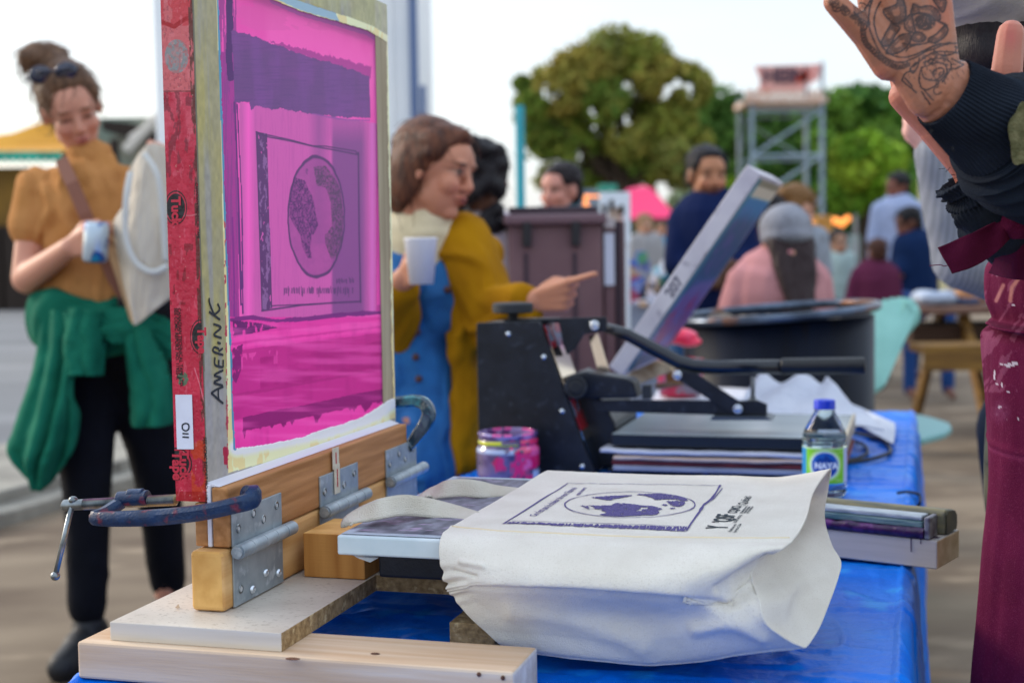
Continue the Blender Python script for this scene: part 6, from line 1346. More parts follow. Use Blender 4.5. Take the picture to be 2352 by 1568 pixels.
# top
tan = knit('tan_knit', '#bb8450', '#ad7743')
m = MB(); m.cap(c(205, 358, .02), c(214, 400, .02), .048, .058); m.cap(c(215, 428, .03), sh_l, .062, .056); m.cap(c(215, 428, .03), sh_r, .062, .056); m.cap(c(215, 460, .02), c(235, 540, .01), .122, .124); m.cap(c(150, 470, .0), c(172, 600, .0), .075, .07); m.cap(c(290, 470, .02), c(310, 600, .02), .08, .08); m.cap(c(232, 540, .02), c(240, 668, .03), .135, .145)
m.cap(c(170, 600, .03), c(160, 672, .03), .085, .085); m.cap(c(310, 600, .03), c(325, 672, .03), .075, .085)
m.cap(sh_l, sh_l+(el_l-sh_l)*.36, .066, .072); m.cap(sh_r, sh_r+(el_r-sh_r)*.4, .066, .07)
garment(m, 'top', tan, pa, .007, 3, .012, 9, .016, 4)
m = MB()
for v_ in (350, 360, 371): q = catmull(np.array([c(205+(v_-352)*.2, v_, .02)+np.array([.050*math.cos(a), .050*math.sin(a), .012*math.sin(a*2)]) for a in np.linspace(0, 2*math.pi, 12)]), 40); m.tube(q, .010, 8)
me = remesh(m, .006, 3); obj_from(me, 'rolled_collar', tan, pa)
m = MB(); m.ribbon([c(140, 365, -.08), c(165, 420, -.14), c(195, 490, -.165), c(225, 560, -.17), c(262, 640, -.17), c(300, 700, -.16)], .034, .006, (.1, -1, 0)); m.build('bag_strap', mat('strap_brown', '#7a4a38', .6), pa)
# jeans
m = MB(); m.cap(c(240, 730, .04), hip, .13, .15)
for hx, kn, ak, ft in an: m.cap(hip+(hx-hip)*.7, hx+(kn-hx)*.2, .112, .10); m.cap(hx, kn, .105, .068); m.cap(kn, ak+Zv*.045, .068, .052)
m.cap(c(165, 780, .04), c(180, 900, .02), .07, .08)
garment(m, 'trousers', mat('black_denim', '#080b14', .85, '#0d101b', nscale=9, bump=.3, bscale=200, spec=.2), pa, .010, 5, .010, 6, .005, 3)
# shoes
for k, (hx, kn, ak, ft) in enumerate(an):
    m = MB(); hl = np.array([ak[0], ak[1]+.03, .05]); to = np.array([ft[0], ft[1], .04]); m.cap(hl+Zv*.01, hl+(to-hl)*.5+Zv*.01, .050, .052); m.cap(hl+(to-hl)*.5, to+unit(to-hl)*.02, .052, .042); m.cap(hl+Zv*.03, ak*[1, 1, 0]+Zv*.10, .050, .048)
    me = remesh(m, .008, 4); v = verts_of(me); v[:, 2] = np.maximum(v[:, 2], .012); set_verts(me, v); so = obj_from(me, 'shoe', mat('shoe_black', '#0e1016', .6, bump=.2), pa)
    m = MB(); m.ribbon([hl-unit(to-hl)*.04-Zv*.045, (hl+to)/2-Zv*.036, to+unit(to-hl)*.03-Zv*.032], [.07, .085, .06], .018, (0, 0, 1)); m.build('sole', mat('sole', '#1b1c20', .7), so, bevel=.004)
# sweatshirt tied at the waist
green = knit('green_fleece', '#0f5a48', '#1c6d56')
def cloth(nm, L, par, mt, folds=5, amp=.014, th=.012, sd=1, ph=0):
    S_ = surf(np.array(L), 90, 80); n_, k_ = S_.shape[:2]; uu, vv = np.meshgrid(np.linspace(0, 1, n_), np.linspace(0, 1, k_), indexing='ij')
    S_[..., 1] += amp*np.sin(vv*folds*6.28+ph+1.2*fbm(uu*3, vv*2, sd, 2)*3)*(.4+.6*uu)+amp*1.2*(fbm(uu*5, vv*5, sd+2, 3)-.5)
    m = MB(); m.grid(S_); return m.build(nm, mt, par, smooth=True, solid=th, fixn=False)
m = MB(); th = np.linspace(0, 2*math.pi, 80); V = []
for k, (z, r1) in enumerate(((.085, .0), (.088, .022), (.07, .035), (.03, .045), (-.02, .044), (-.055, .03), (-.06, .0))):
    V.append([c(243, 752, .03)+np.array([(.158+r1+.008*math.sin(q*9+k))*math.cos(q), (.125+r1+.008*math.sin(q*7+k*2))*math.sin(q), z-.02*math.cos(q)+.01*math.sin(q*5)]) for q in th])
m.grid(catmull(np.array(V), 40)); m.build('tied_sweatshirt', green, pa, smooth=True, solid=.01, fixn=False)
cloth('sweatshirt_body', [[c(100, 715, -.06), c(128, 712, -.13), c(160, 720, -.17), c(192, 725, -.18)], [c(88, 810, -.07), c(120, 800, -.15), c(160, 800, -.19), c(172, 800, -.19)], [c(62, 890, -.08), c(100, 900, -.17), c(145, 905, -.20), c(168, 900, -.18)], [c(34, 985, -.08), c(80, 1000, -.18), c(130, 1000, -.20), c(180, 960, -.16)], [c(20, 1035, -.08), c(66, 1065, -.17), c(110, 1060, -.19), c(165, 1035, -.16)], [c(72, 1085, -.10), c(82, 1120, -.16), c(92, 1125, -.17), c(118, 1095, -.15)]], pa, green, 3.5, .022, .014, 5)
cloth('sweatshirt_sleeve', [[c(160, 708, -.17), c(195, 712, -.20), c(235, 716, -.20)], [c(152, 780, -.19), c(192, 782, -.215), c(234, 782, -.20)], [c(160, 862, -.20), c(195, 862, -.22), c(229, 862, -.20)]], pa, green, 2.2, .010, .022, 7)
cloth('sweatshirt_sleeve', [[c(290, 760, -.18), c(318, 756, -.20), c(345, 762, -.18)], [c(296, 830, -.19), c(330, 826, -.215), c(372, 830, -.19)], [c(302, 910, -.19), c(345, 905, -.22), c(390, 905, -.19)], [c(305, 978, -.19), c(350, 980, -.22), c(394, 972, -.19)]], pa, green, 2.2, .010, .022, 9)
cloth('sweatshirt_knot', [[c(228, 712, -.17), c(300, 712, -.17), c(400, 735, -.12)], [c(228, 750, -.18), c(300, 750, -.19), c(400, 770, -.13)], [c(232, 775, -.17), c(300, 790, -.18), c(400, 815, -.12)]], pa, green, 1.5, .014, .024, 11)
m = MB(); m.cap(c(315, 690, -.13), c(390, 700, -.1), .055, .055); m.cap(c(330, 730, -.1), c(400, 730, -.1), .05, .05); garment(m, 'black_bag', mat('black_cloth', '#0c0d14', .8), pa, .01, 3)
# can
ca, cb2 = c(222, 508, -.30), c(218, 603, -.30); ax = unit(ca-cb2); x_ = unit(np.cross(ax, (0, 1, 0))); y_ = np.cross(ax, x_); Lc = np.linalg.norm(ca-cb2)
t = thing('drink_can', 'blue and silver drink can in the tan woman\'s hand', 'can', tuple(cb2))
m = MB(); m.lathe(cb2, [(.0001, .004), (.024, 0), (.031, .008), (.031, Lc-.012), (.026, Lc-.001), (.0255, Lc-.004), (.0001, Lc-.004)], 28, (x_, y_, ax)); m.build('can_body', mat('can_print', '#b9c8d4', .3, '#2a4a90', nscale=22, lo=.52, hi=.58, metal=.4, c3='#1fa0c8', c3scale=12), t, smooth=True)
# tote she holds up
t = thing('tote_bag', 'cream tote bag dangling by its handles from the tan woman\'s raised hand', 'tote bag', tuple(c(310, 745, -.3)))
g0 = np.array([[c(300, 388, -.25), c(325, 345, -.28), c(355, 330, -.28), c(400, 345, -.28)], [c(292, 460, -.27), c(320, 440, -.31), c(355, 430, -.31), c(410, 440, -.3)], [c(262, 520, -.25), c(305, 540, -.32), c(350, 540, -.33), c(420, 540, -.31)], [c(280, 630, -.26), c(305, 640, -.32), c(350, 630, -.33), c(420, 620, -.31)], [c(308, 740, -.28), c(312, 746, -.30), c(345, 722, -.31), c(420, 660, -.3)]])
S_ = surf(g0, 70, 60); uu, vv = np.meshgrid(np.linspace(0, 5, 70), np.linspace(0, 5, 60), indexing='ij'); S_[..., 1] += .02*(fbm(uu, vv*1.6, 8, 3)-.5)
canv2 = mat('canvas_far', '#c9c0b2', .9, '#bbb0a0', nscale=6, bump=.3, bscale=200)
m = MB(); m.grid(S_); m.build('front_panel', canv2, t, smooth=True, solid=.003, fixn=False)
g1 = np.array([[c(292, 470, -.25), c(262, 505, -.24), c(232, 535, -.20)], [c(300, 600, -.27), c(272, 610, -.24), c(262, 620, -.20)], [c(309, 744, -.28), c(305, 742, -.26), c(300, 735, -.24)]])
m = MB(); m.grid(surf(g1, 30, 24)); m.build('side_panel', mat('canvas_side', '#a98c6c', .9, '#97795a', nscale=5), t, smooth=True, solid=.003, fixn=False)
for L in ([(300, 395, -.33), (290, 450, -.35), (288, 540, -.35), (310, 600, -.35), (350, 625, -.35), (385, 610, -.34)], [(330, 352, -.33), (360, 400, -.35), (372, 480, -.35), (380, 600, -.34)]):
    m = MB(); m.ribbon(catmull(np.array([c(*q) for q in L]), 30), .015, .003, (.1, -1, 0)); m.build('handle', mat('canvas_handle', '#c6c6c2', .8), t, smooth=True)

# ---------------------------------------------------------------- woman in mustard cardigan
Y = 3.4; c = lambda u, v, dy=0: P(u, v, Y+dy)
pb2 = thing('person', 'woman in mustard cardigan and blue denim dress pointing across the table', 'person', (c(1000, 900)[0], Y+.1, 0))
H = Head(c(1000, 394), (.88, -.44, -.22), (.16, .02, 1.), .98)
m = MB(); H.prims(m); m.cap(H.w(0, -.02, -.07), c(965, 540, .03), .050, .056)
sL, sR = c(925, 590, .10), c(1065, 545, .04); m.cap(sL, sR, .055, .058); m.cap(c(960, 600, .10), c(985, 880, .14), .095, .11)
eR, wR = c(1135, 725, -.06), c(1228, 690, -.20); m.cap(sR, eR, .048, .042); m.cap(eR, wR, .040, .026)
eL, wL = c(890, 760, .02), c(925, 640, -.16); m.cap(sL, eL, .046, .042); m.cap(eL, wL, .038, .026)
hp_ = c(1000, 930, .12); 
for x, d in ((960, .05), (1040, .18)):
    hx = c(x, 960, d); kn = np.array([hx[0]+.03, hx[1]-.02, .47]); ak = np.array([hx[0], hx[1]+.05, .09]); m.cap(hp_, hx, .11, .088); m.cap(hx, kn, .086, .056); m.cap(kn, ak, .055, .034); m.cap(ak-Zv*.03, ak+np.array([.13, -.05, -.06]), .036, .028)
dh = unit(c(1300, 676, -.26)-wR); hand(m, wR+dh*.012, dh, (0, -.35, 1), (0, -1, -.25), 1.02, 1.1, 1, point=True)
hand(m, wL, c(975, 600, -.24)-wL, (0, -.2, 1), (.2, -1, .0), 1., .75, .5)
skin_body(m, pb2, '#c08368', [H], .0048, 3, dict(lips='#a54a44', brow='#3a2418', open_=True))
m = MB(); H.e(m, (0, -.030, .048), (.080, .098, .084)); H.e(m, (0, .012, .092), (.060, .066, .030)); H.e(m, (0, -.060, -.02), (.080, .064, .110)); H.e(m, (.070, -.012, .018), (.018, .034, .040)); H.e(m, (-.070, -.012, .018), (.018, .034, .040)); H.e(m, (.068, -.038, -.015), (.020, .046, .085)); H.e(m, (-.068, -.038, -.015), (.020, .046, .085)); H.e(m, (.062, .004, .055), (.022, .048, .042)); H.e(m, (-.062, .004, .055), (.022, .048, .042)); m.cap(H.w(.02, .068, .100), H.w(.076, .012, .035), .014, .016); m.cap(c(950, 455, .02), c(938, 480, .05), .035, .03)
hair_mesh(m, pb2, '#3d2117', '#6b3f2a', amp=.0015, vox=.0045, sm=9, strands=160, seed=3)
m = MB(); 
for k, (u, v, r_) in enumerate(((985, 466, .055), (982, 486, .060), (980, 510, .066), (976, 536, .074))): m.ell(c(u, v, .02), (r_, r_, .030))
m.cap(c(966, 555, .05), c(968, 620, .05), .100, .09); garment(m, 'turtleneck', knit('cream_knit', '#e2d5b6', '#cfc09c'), pb2, .008, 3, .006, 12, .004, 2)
m = MB(); m.cap(c(935, 640, .08), c(955, 780, .08), .108, .105); m.cap(c(955, 780, .09), c(965, 930, .10), .110, .135); m.cap(c(965, 940, .08), c(968, 1045, .06), .120, .112); m.cap(c(1010, 940, .12), c(1012, 1045, .14), .095, .09); m.cap(c(1000, 640, .02), c(1015, 720, .02), .055, .06)
m.cap(c(1010, 585, .03), c(1012, 660, .02), .030, .045); m.cap(c(925, 570, .03), c(930, 640, .0), .03, .06)
den = mat('denim', '#2469a4', .85, '#1c558c', nscale=14, bump=.4, bscale=260, c3='#3a78b4', c3scale=9)
garment(m, 'denim_dress', den, pb2, .007, 3, .014, 10, .014, 5)
for u, v in ((1028, 665), (958, 762), (955, 820), (962, 870)):
    m = MB(); m.ell(c(u, v, -.05 if u > 1000 else -.04), (.009, .006, .009)); m.build('button', mat('button_brown', '#4c2a24', .4), pb2, smooth=True)
must = knit('mustard_knit', '#a8760c', '#946508')
m = MB(); m.cap(c(1040, 545, .05), c(1085, 590, .05), .062, .070); m.cap(c(1005, 530, .12), c(1050, 550, .08), .05, .055); m.cap(sR+Zv*-.01, eR, .072, .068); m.cap(c(1100, 640, .02), c(1130, 740, .0), .075, .07); m.cap(eR, wR+(eR-wR)*.20, .066, .048)
for k in range(6): m.cap(c(1062+k*5, 600, .02+.03*k), c(1066+k*6, 1060, .0+.05*k), .036, .030)
m.cap(c(1045, 575, .0), c(1062, 760, -.02), .030, .032); m.cap(c(1062, 760, -.02), c(1068, 1055, .0), .028, .024); m.cap(c(960, 560, .17), c(990, 960, .24), .10, .12); m.cap(sL, eL, .066, .062); m.cap(eL, wL+(eL-wL)*.2, .058, .045); m.cap(c(985, 960, .24), c(1000, 1060, .24), .12, .12)
garment(m, 'cardigan', must, pb2, .007, 3, .018, 9, .016, 8)
t = thing('paper_cup', 'white plastic cup held by the woman in mustard', 'cup', tuple(c(965, 655, -.24)))
b0 = c(968, 652, -.25); m = MB(); m.lathe(b0, [(.0001, .001), (.027, 0), (.0365, .098), (.0378, .1), (.0365, .102), (.035, .098), (.026, .004), (.0001, .004)], 32); m.build('cup_wall', mat('cup_white', '#dfdde2', .4), t, smooth=True)
m = MB(); m.lathe(b0, [(.0001, .064), (.0325, .064)], 28); m.build('drink', mat('drink_tan', '#b58e74', .3), t)

# ---------------------------------------------------------------- simpler builder for the people further back
def figure(label, Y, head, f, up, hs, skin, hairc, top, topc, sh, hipy, arms, seated=True, hair='short', legs=None, beard=None, brow='#241812', extra=None, cat='person', group=None, width=.11, hood=False, legc='#1b2536', vox=.012, grp='people in the crowd'):
    c = lambda u, v, dy=0: P(u, v, Y+dy)
    p = thing('person', label, cat, (c(*head)[0], Y, 0), 0, grp); H = Head(c(*head), f, up, hs); m = MB(); H.prims(m)
    (ul, vl), (ur, vr) = sh; um = (ul+ur)/2; vm = (vl+vr)/2; s = hs
    neck = c(um, vm, .02); m.cap(H.w(0, -.02, -.06), neck, .05*s, .056*s); pl = c(um, hipy, .03)
    m.cap(c(ul, vl), c(ur, vr), .05*s, .05*s); m.cap(neck-Zv*.05, pl, width*s, width*1.1*s)
    for a in arms:
        q = [c(*x) for x in a]
        for i in range(len(q)-1): m.cap(q[i], q[i+1], (.046-.008*i)*s, (.040-.008*i)*s)
        if len(q) > 2: dd_ = unit(q[-1]-q[-2]); hand(m, q[-1], dd_, np.cross(dd_, (0, 1, 0)), (0, -1, .1), s, .8, .6)
    lg = []
    for k in (-1, 1):
        hx = pl+np.array([k*.09*s, 0, -.04]); 
        if seated: kn = hx+np.array([k*.05, .42*s*(1 if f[1] > 0 else -1)*.95, .02]); ak = np.array([kn[0], kn[1], .08])
        else: kn = np.array([hx[0]+k*.02, hx[1]-.03, hx[2]*.52]); ak = np.array([hx[0]+k*.03, hx[1], .09])
        lg.append((hx, kn, ak)); m.cap(hx, kn, .08*s, .055*s); m.cap(kn, ak, .052*s, .035*s); m.cap(ak, ak+np.array([0, .12*(1 if f[1] > 0 else -1), -.04]), .035*s, .028*s)
    skin_body(m, p, skin, [H], vox*.8, 2, dict(brow=brow, beard=beard))
    m = MB()
    if hair != 'none':
        H.e(m, (0, -.028, .050), (.080, .094, .082)); H.e(m, (0, .0, .092), (.064, .070, .030)); H.e(m, (0, -.055, -.0), (.072, .055, .075))
        for k in (-1, 1): H.e(m, (k*.060, .012, .055), (.020, .045, .036))
    if hair == 'long':
        for k in range(5): m.cap(H.w((k-2)*.026, -.070, .0), H.w((k-2)*.022, -.12, -.13), .036*s, .030*s); m.cap(H.w((k-2)*.022, -.12, -.13), H.w((k-2)*.009-.01, -.195, -.30-.04*(k % 3)), .028*s, .010*s)
    if hair == 'bun': H.e(m, (0, -.11, .05), (.045, .045, .045))
    if hair == 'curly':
        rs = np.random.RandomState(5)
        for k in range(70): a = rs.rand()*6.28; z = -.30*rs.rand()+.11; r1 = .075+.02*rs.rand(); m.ell(H.w(math.cos(a)*r1, -.03+math.sin(a)*r1*.9-.02, z), (.028*s,)*3, nu=8, nv=6)
    if m.v: hair_mesh(m, p, hairc, hairc, vox*.8, 2, amp=.008, strands=250, seed=4)
    m = MB(); m.cap(c(ul, vl), c(ur, vr), .066*s, .066*s); m.cap(neck-Zv*.04, pl, (width+.022)*s, (width+.035)*s); m.cap(c(ul, vl)-Zv*.08, pl+np.array([-.05*s, 0, 0]), .075*s, .08*s); m.cap(c(ur, vr)-Zv*.08, pl+np.array([.05*s, 0, 0]), .075*s, .08*s)
    m.cap(neck+Zv*.02, neck-Zv*.06, .062*s, .09*s)
    for a in arms:
        q = [c(*x) for x in a]
        for i in range(len(q)-1): m.cap(q[i], q[i+1] if i < len(q)-2 else q[i]+(q[i+1]-q[i])*.85, (.064-.006*i)*s, (.058-.008*i)*s)
    if hood: m.cap(neck+np.array([-.05, -.02, .03])*s, neck+np.array([.05, -.02, .03])*s, .05*s, .05*s); m.ell(neck+np.array([0, .06, .02]), (.10*s, .06*s, .06*s))
    garment(m, top, knit(top+topc, topc, None), p, vox, 3, .012, 6, .007, int(Y*7))
    m = MB(); m.cap(pl+Zv*.02, pl-Zv*.03, (width+.02)*s, (width+.02)*s)
    for hx, kn, ak in lg: m.cap(hx, kn, .092*s, .066*s); m.cap(kn, ak, .064*s, .048*s)
    garment(m, 'trousers', mat('cloth'+legc, legc, .85, bump=.2), p, vox, 3, .008, 6, .004, 3)
    if extra: extra(p, H, c)
    return p
figure('person with long dark curly hair turned away beside the mustard cardigan', 4.9, (1112, 405), (.45, .85, -.05), (0, 0, 1), 1., '#7d5442', '#150f14', 'blouse', '#d8cdd6', ((1075, 520), (1150, 540)), 760, [[(1150, 545, 0), (1165, 640, 0), (1150, 700, -.1)]], False, 'curly')
figure('young woman with dark pulled back hair whose face shows above the brown bin', 5.9, (1287, 440), (-.62, -.76, -.08), (0, 0, 1), .94, '#c78c7c', '#1f161a', 'jacket', '#16404a', ((1245, 505), (1335, 505)), 720, [[(1245, 510, 0), (1232, 600, 0)], [(1335, 510, 0), (1350, 600, 0)]], False, 'short')
figure('bearded man in a navy hooded jacket standing behind the leaning screen', 5.9, (1624, 405), (.22, -.95, -.10), (0, 0, 1), 1.0, '#b07a5a', '#15121a', 'hooded_jacket', '#121f45', ((1575, 497), (1690, 492)), 690, [[(1568, 505, 0), (1556, 610, -.05), (1640, 615, -.16)], [(1695, 505, 0), (1725, 590, -.05), (1660, 625, -.18)]], False, 'short', None, '#1c1416', '#120d10', None, 'person', None, .145, True, '#1d4a78')
def beanie(p, H, c):
    m = MB(); H.e(m, (0, -.020, .055), (.092, .106, .088)); H.e(m, (0, -.03, .02), (.094, .104, .045)); garment(m, 'beanie', knit('grey_beanie', '#8d8f98', '#7c7e88'), p, .009, 3, .004, 14, .003, 3)
    m = MB(); q = c(1817, 583, -.125); m.ell(q, (.016, .006, .014)); m.build('badge', mat('badge_yellow', '#c4a258', .5, '#b0607a', nscale=40), p, smooth=True)
    m = MB(); m.box(c(1805, 595, -.115), (.035, .008, .02)); m.build('badge', mat('badge_pink', '#c06f80', .6), p, bevel=.003)
figure('person from behind in grey beanie and pink jacket with long dark hair', 5.1, (1800, 560), (-.15, .96, -.1), (0, 0, 1), 1., '#c48e7a', '#2c1c1e', 'pink_jacket', '#bb8588', ((1718, 640), (1862, 640)), 800, [[(1712, 645, 0), (1682, 730, 0)], [(1868, 645, 0), (1890, 735, 0)]], True, 'long', extra=beanie, width=.15, vox=.011)
figure('blond person in a grey top sitting beyond the grey beanie', 7.5, (1833, 480), (.75, .5, -.3), (0, 0, 1), 1., '#cf9c84', '#7d5a34', 'grey_top', '#8b929c', ((1790, 545), (1875, 545)), 680, [[(1790, 550, 0), (1775, 640, 0)], [(1875, 550, 0), (1890, 640, 0)]], True, 'bun')
figure('dark haired person just left of the blond head, mostly hidden', 6.8, (1770, 505), (.3, .8, -.2), (0, 0, 1), .95, '#a8745e', '#1b1418', 'pink_scarf', '#a8506c', ((1735, 560), (1805, 560)), 690, [], True, 'short')
figure('man in a pale blue patterned shirt standing beyond the picnic table', 11.5, (2062, 432), (-.80, -.45, -.15), (0, 0, 1), 1., '#7a4a3c', '#120e12', 'pale_shirt', '#9aa6c6', ((2025, 478), (2105, 478)), 640, [[(2018, 482, 0), (2006, 550, 0), (2010, 610, -.1)], [(2112, 482, 0), (2136, 560, 0), (2132, 630, -.1)]], False, 'short', None, '#1a1216', vox=.016, width=.15)
figure('dark haired man in navy seated in profile at the far table', 10.4, (2086, 514), (-.85, -.1, -.3), (-.1, 0, 1), .95, '#6b4436', '#100d12', 'navy_sweater', '#14284c', ((2078, 562), (2120, 556)), 680, [[(2080, 566, 0), (2068, 630, -.1)], [(2128, 560, 0), (2146, 640, 0)]], True, 'short', None, vox=.016, legc='#0f3c78', width=.15)
figure('child in a maroon jacket with grey hood, seen from behind', 10.0, (2014, 580), (-.1, .95, -.1), (0, 0, 1), .80, '#a06a50', '#4a2c22', 'maroon_jacket', '#5a2640', ((1978, 624), (2042, 624)), 700, [[(1972, 628, 0), (1950, 700, 0)], [(2048, 628, 0), (2058, 700, 0)]], True, 'short', vox=.015, width=.16,
       extra=lambda p, H, c: (lambda m: (m.ell(c(2008, 612, .02), (.11, .07, .05)), m.build('hood', mat('hood_grey', '#8d93a4', .9), p, smooth=True)))(MB()))
figure('distant person in a beige and grey top by the pink tent', 14, (1482, 520), (.2, -.9, 0), (0, 0, 1), 1., '#b98c70', '#8a6c48', 'beige_top', '#9c9a9c', ((1463, 550), (1508, 550)), 640, [[(1460, 552, 0), (1455, 600, 0)], [(1510, 552, 0), (1520, 600, 0)]], False, 'short', vox=.02)
figure('distant person in turquoise beneath the pink tent', 17, (1520, 530), (-.2, -.9, 0), (0, 0, 1), 1., '#a8785c', '#2a1c18', 'turquoise_top', '#2f8fb8', ((1503, 553), (1538, 553)), 620, [], False, 'short', vox=.024)
figure('distant seated person in white and mint near the orange post', 12, (1925, 560), (.2, -.9, 0), (0, 0, 1), .95, '#b98c70', '#3a2a22', 'mint_top', '#a9bcb8', ((1900, 592), (1950, 592)), 690, [[(1900, 595, 0), (1895, 640, 0)]], True, 'short', vox=.02)
figure('distant person in dark clothes between the beanie and the maroon child', 13, (1945, 610), (-.5, -.7, 0), (0, 0, 1), .9, '#a8785c', '#1a1418', 'dark_top', '#1d2a3c', ((1925, 640), (1965, 640)), 710, [], True, 'short', vox=.02)

# ---------------------------------------------------------------- raised arm in ribbed grey, behind the artist
Y = 2.7; c = lambda u, v, dy=0: P(u, v, Y+dy)
pg = thing('person', 'person in a ribbed grey sweater raising a fist behind the artist', 'person', (c(2420, 900)[0], Y+.2, 0))
m = MB(); w0 = c(2142, 345); e0 = c(2215, 590, .05); s0_ = c(2400, 640, .15); m.cap(w0, e0, .028, .042); m.cap(e0, s0_, .045, .055)
H = Head(c(2450, 420, .25), (-.6, -.6, 0), (0, 0, 1)); H.prims(m); m.cap(H.w(0, -.02, -.06), c(2450, 600, .25), .05, .06); m.cap(c(2400, 640, .2), c(2520, 640, .3), .055, .055); m.cap(c(2455, 650, .25), c(2455, 960, .25), .12, .13)
for k in (-1, 1): hx = c(2455, 980, .25)+np.array([k*.09, 0, 0]); m.cap(hx, [hx[0], hx[1], .48], .085, .06); m.cap([hx[0], hx[1], .48], [hx[0], hx[1]+.03, .08], .055, .035); m.cap([hx[0], hx[1]+.03, .06], [hx[0], hx[1]-.12, .035], .035, .028)
hand(m, w0, c(2095, 275)-w0, (.3, -.2, .8), (-.3, -.9, .2), .88, 1.25, .6); skin_body(m, pg, '#d09c90', [H], .007, 3)
m = MB(); m.cap(w0+(e0-w0)*.02, w0+(e0-w0)*.3, .034, .040); m.cap(w0+(e0-w0)*.3, e0, .042, .062); m.cap(e0, s0_, .066, .08); m.cap(c(2400, 640, .2), c(2520, 640, .3), .075, .075); m.cap(c(2455, 660, .25), c(2455, 980, .25), .145, .16)
garment(m, 'sweater', knit('ribbed_grey', '#8f9299', '#a0a2a8', wave={'dir': 'X', 'scale': 28, 'dist': 1, 'c': '#6c7078', 'fac': .5}), pg, .009, 4, .008, 7, .004, 3)
m = MB(); m.cap(c(2455, 960, .25), c(2455, 1000, .25), .15, .15)
for k in (-1, 1): hx = c(2455, 980, .25)+np.array([k*.09, 0, 0]); m.cap(hx, [hx[0], hx[1], .48], .10, .07); m.cap([hx[0], hx[1], .48], [hx[0], hx[1]+.03, .12], .066, .05)
garment(m, 'trousers', mat('cloth#1b2536', '#1b2536', .85), pg, .012, 3)
cp_ = thing('fabric_banner', 'cream hanging cloth with orange marks left of the maroon tie', 'banner', tuple(P(2140, 560, 14)*[1, 1, 0]))
g0 = np.array([[P(u, v, 14) for u, v in row] for row in (((2112, 390), (2140, 385), (2172, 388)), ((2110, 480), (2142, 480), (2176, 482)), ((2112, 560), (2146, 560), (2180, 566)), ((2130, 640), (2152, 640), (2176, 645)), ((2134, 705), (2152, 706), (2170, 706)))])
m = MB(); S_ = surf(g0, 50, 40); S_[..., 1] += .03*np.sin(np.linspace(0, 14, 40))[None]; m.grid(S_); m.build('cloth', mat('cream_cloth', '#d8cf9c', .8, '#e3d9ae', nscale=4, c3='#cf8a4c', c3scale=5), cp_, smooth=True, solid=.01, fixn=False)
m = MB(); m.tube([P(2150, 384, 14.05), (P(2150, 384, 14.05)[0], 14.05, 0)], .04, 10); m.build('pole', mat('tent_pole'), cp_)

# ---------------------------------------------------------------- the artist: tattooed hands, black sleeves, maroon apron
ar = thing('person', 'artist with tattooed hand, torn black sleeves and paint flecked maroon apron', 'person', (.66, 1.75, 0))
Y = 1.33; c = lambda u, v, dy=0: P(u, v, Y+dy)
m = MB(); d1 = c(2062, 30)-c(2160, 215)
wr1 = c(2152, 205, .01); px1 = Y/F_PX
m.cap(c(2152, 205, .008), c(2290, 300, .03), .0265, .034); m.cap(c(2142, 216, .008), c(2160, 232, .01), .023, .025); m.cap(c(2168, 178, .006), c(2210, 205, .012), .020, .026)
for (u0, v0), (u1, v1), r0, r1 in (((2122, 232), (2000, 42), .0155, .0125), ((2136, 218), (2040, -8), .019, .0135), ((2152, 200), (2098, -22), .020, .0135), ((2166, 184), (2154, -8), .0165, .0125)):
    m.cap(c(u0, v0), c(u1, v1), r0, r1)
m.ell(c(2098, 90, .004), (.032, .015, .050), (unit(np.cross(unit(d1), (0, 1, 0))), (0, 1, 0), unit(d1)))
m.ell(c(2056, 124, -.001), (.015, .013, .042), (unit(np.cross(unit((-.5, 0, .85)), (0, 1, 0))), (0, 1, 0), unit((-.62, 0, .78))))
finger(m, [c(2040, 150), c(1992, 84, -.004), c(1952, 42, -.010), c(1916, 6, -.016)], .0150, .0103)
for (u, v), L in (((2000, 35), [(1984, -60), (1978, -120), (1975, -165)]), ((2042, -12), [(2030, -130), (2024, -205), (2020, -260)]), ((2098, -24), [(2096, -145), (2094, -225), (2092, -285)]), ((2154, -10), [(2162, -120), (2166, -190), (2168, -240)])):
    finger(m, [c(u, v)]+[c(a, b, .004*i) for i, (a, b) in enumerate(L)], .0105, .0078)
# second hand
Y2 = 1.47; e = lambda u, v, dy=0: P(u, v, Y2+dy)
wr2 = e(2246, 372); m.cap(wr2, e(2290, 496, .02), .029, .024)
for (u1, v1), (u0, v0), r_ in (((2076, 222), (2222, 358), .0155), ((2092, 180), (2232, 345), .0165), ((2116, 150), (2246, 335), .0165), ((2146, 128), (2262, 330), .0165)): m.cap(e(u0, v0), e(u1, v1), .021, r_)
m.cap(e(2222, 372), e(2150, 290), .0205, .019)
for (u, v), L in (((2076, 222), [(2060, 160), (2064, 100), (2070, 50)]), ((2092, 180), [(2070, 100), (2074, 20)]), ((2116, 150), [(2096, 60), (2096, -30)]), ((2146, 128), [(2120, 40), (2118, -50)])): finger(m, [e(u, v)]+[e(a, b, .01) for a, b in L], .0105, .008)
m.cap(e(2262, 330), e(2296, 262, -.004), .022, .0185)
finger(m, [e(2275, 330), e(2306, 235, -.008), e(2313, 160, -.010), e(2322, 78, -.006)], .0190, .0140)
mh = m; me_h = remesh(mh, .00105, 7, .5); m = MB()
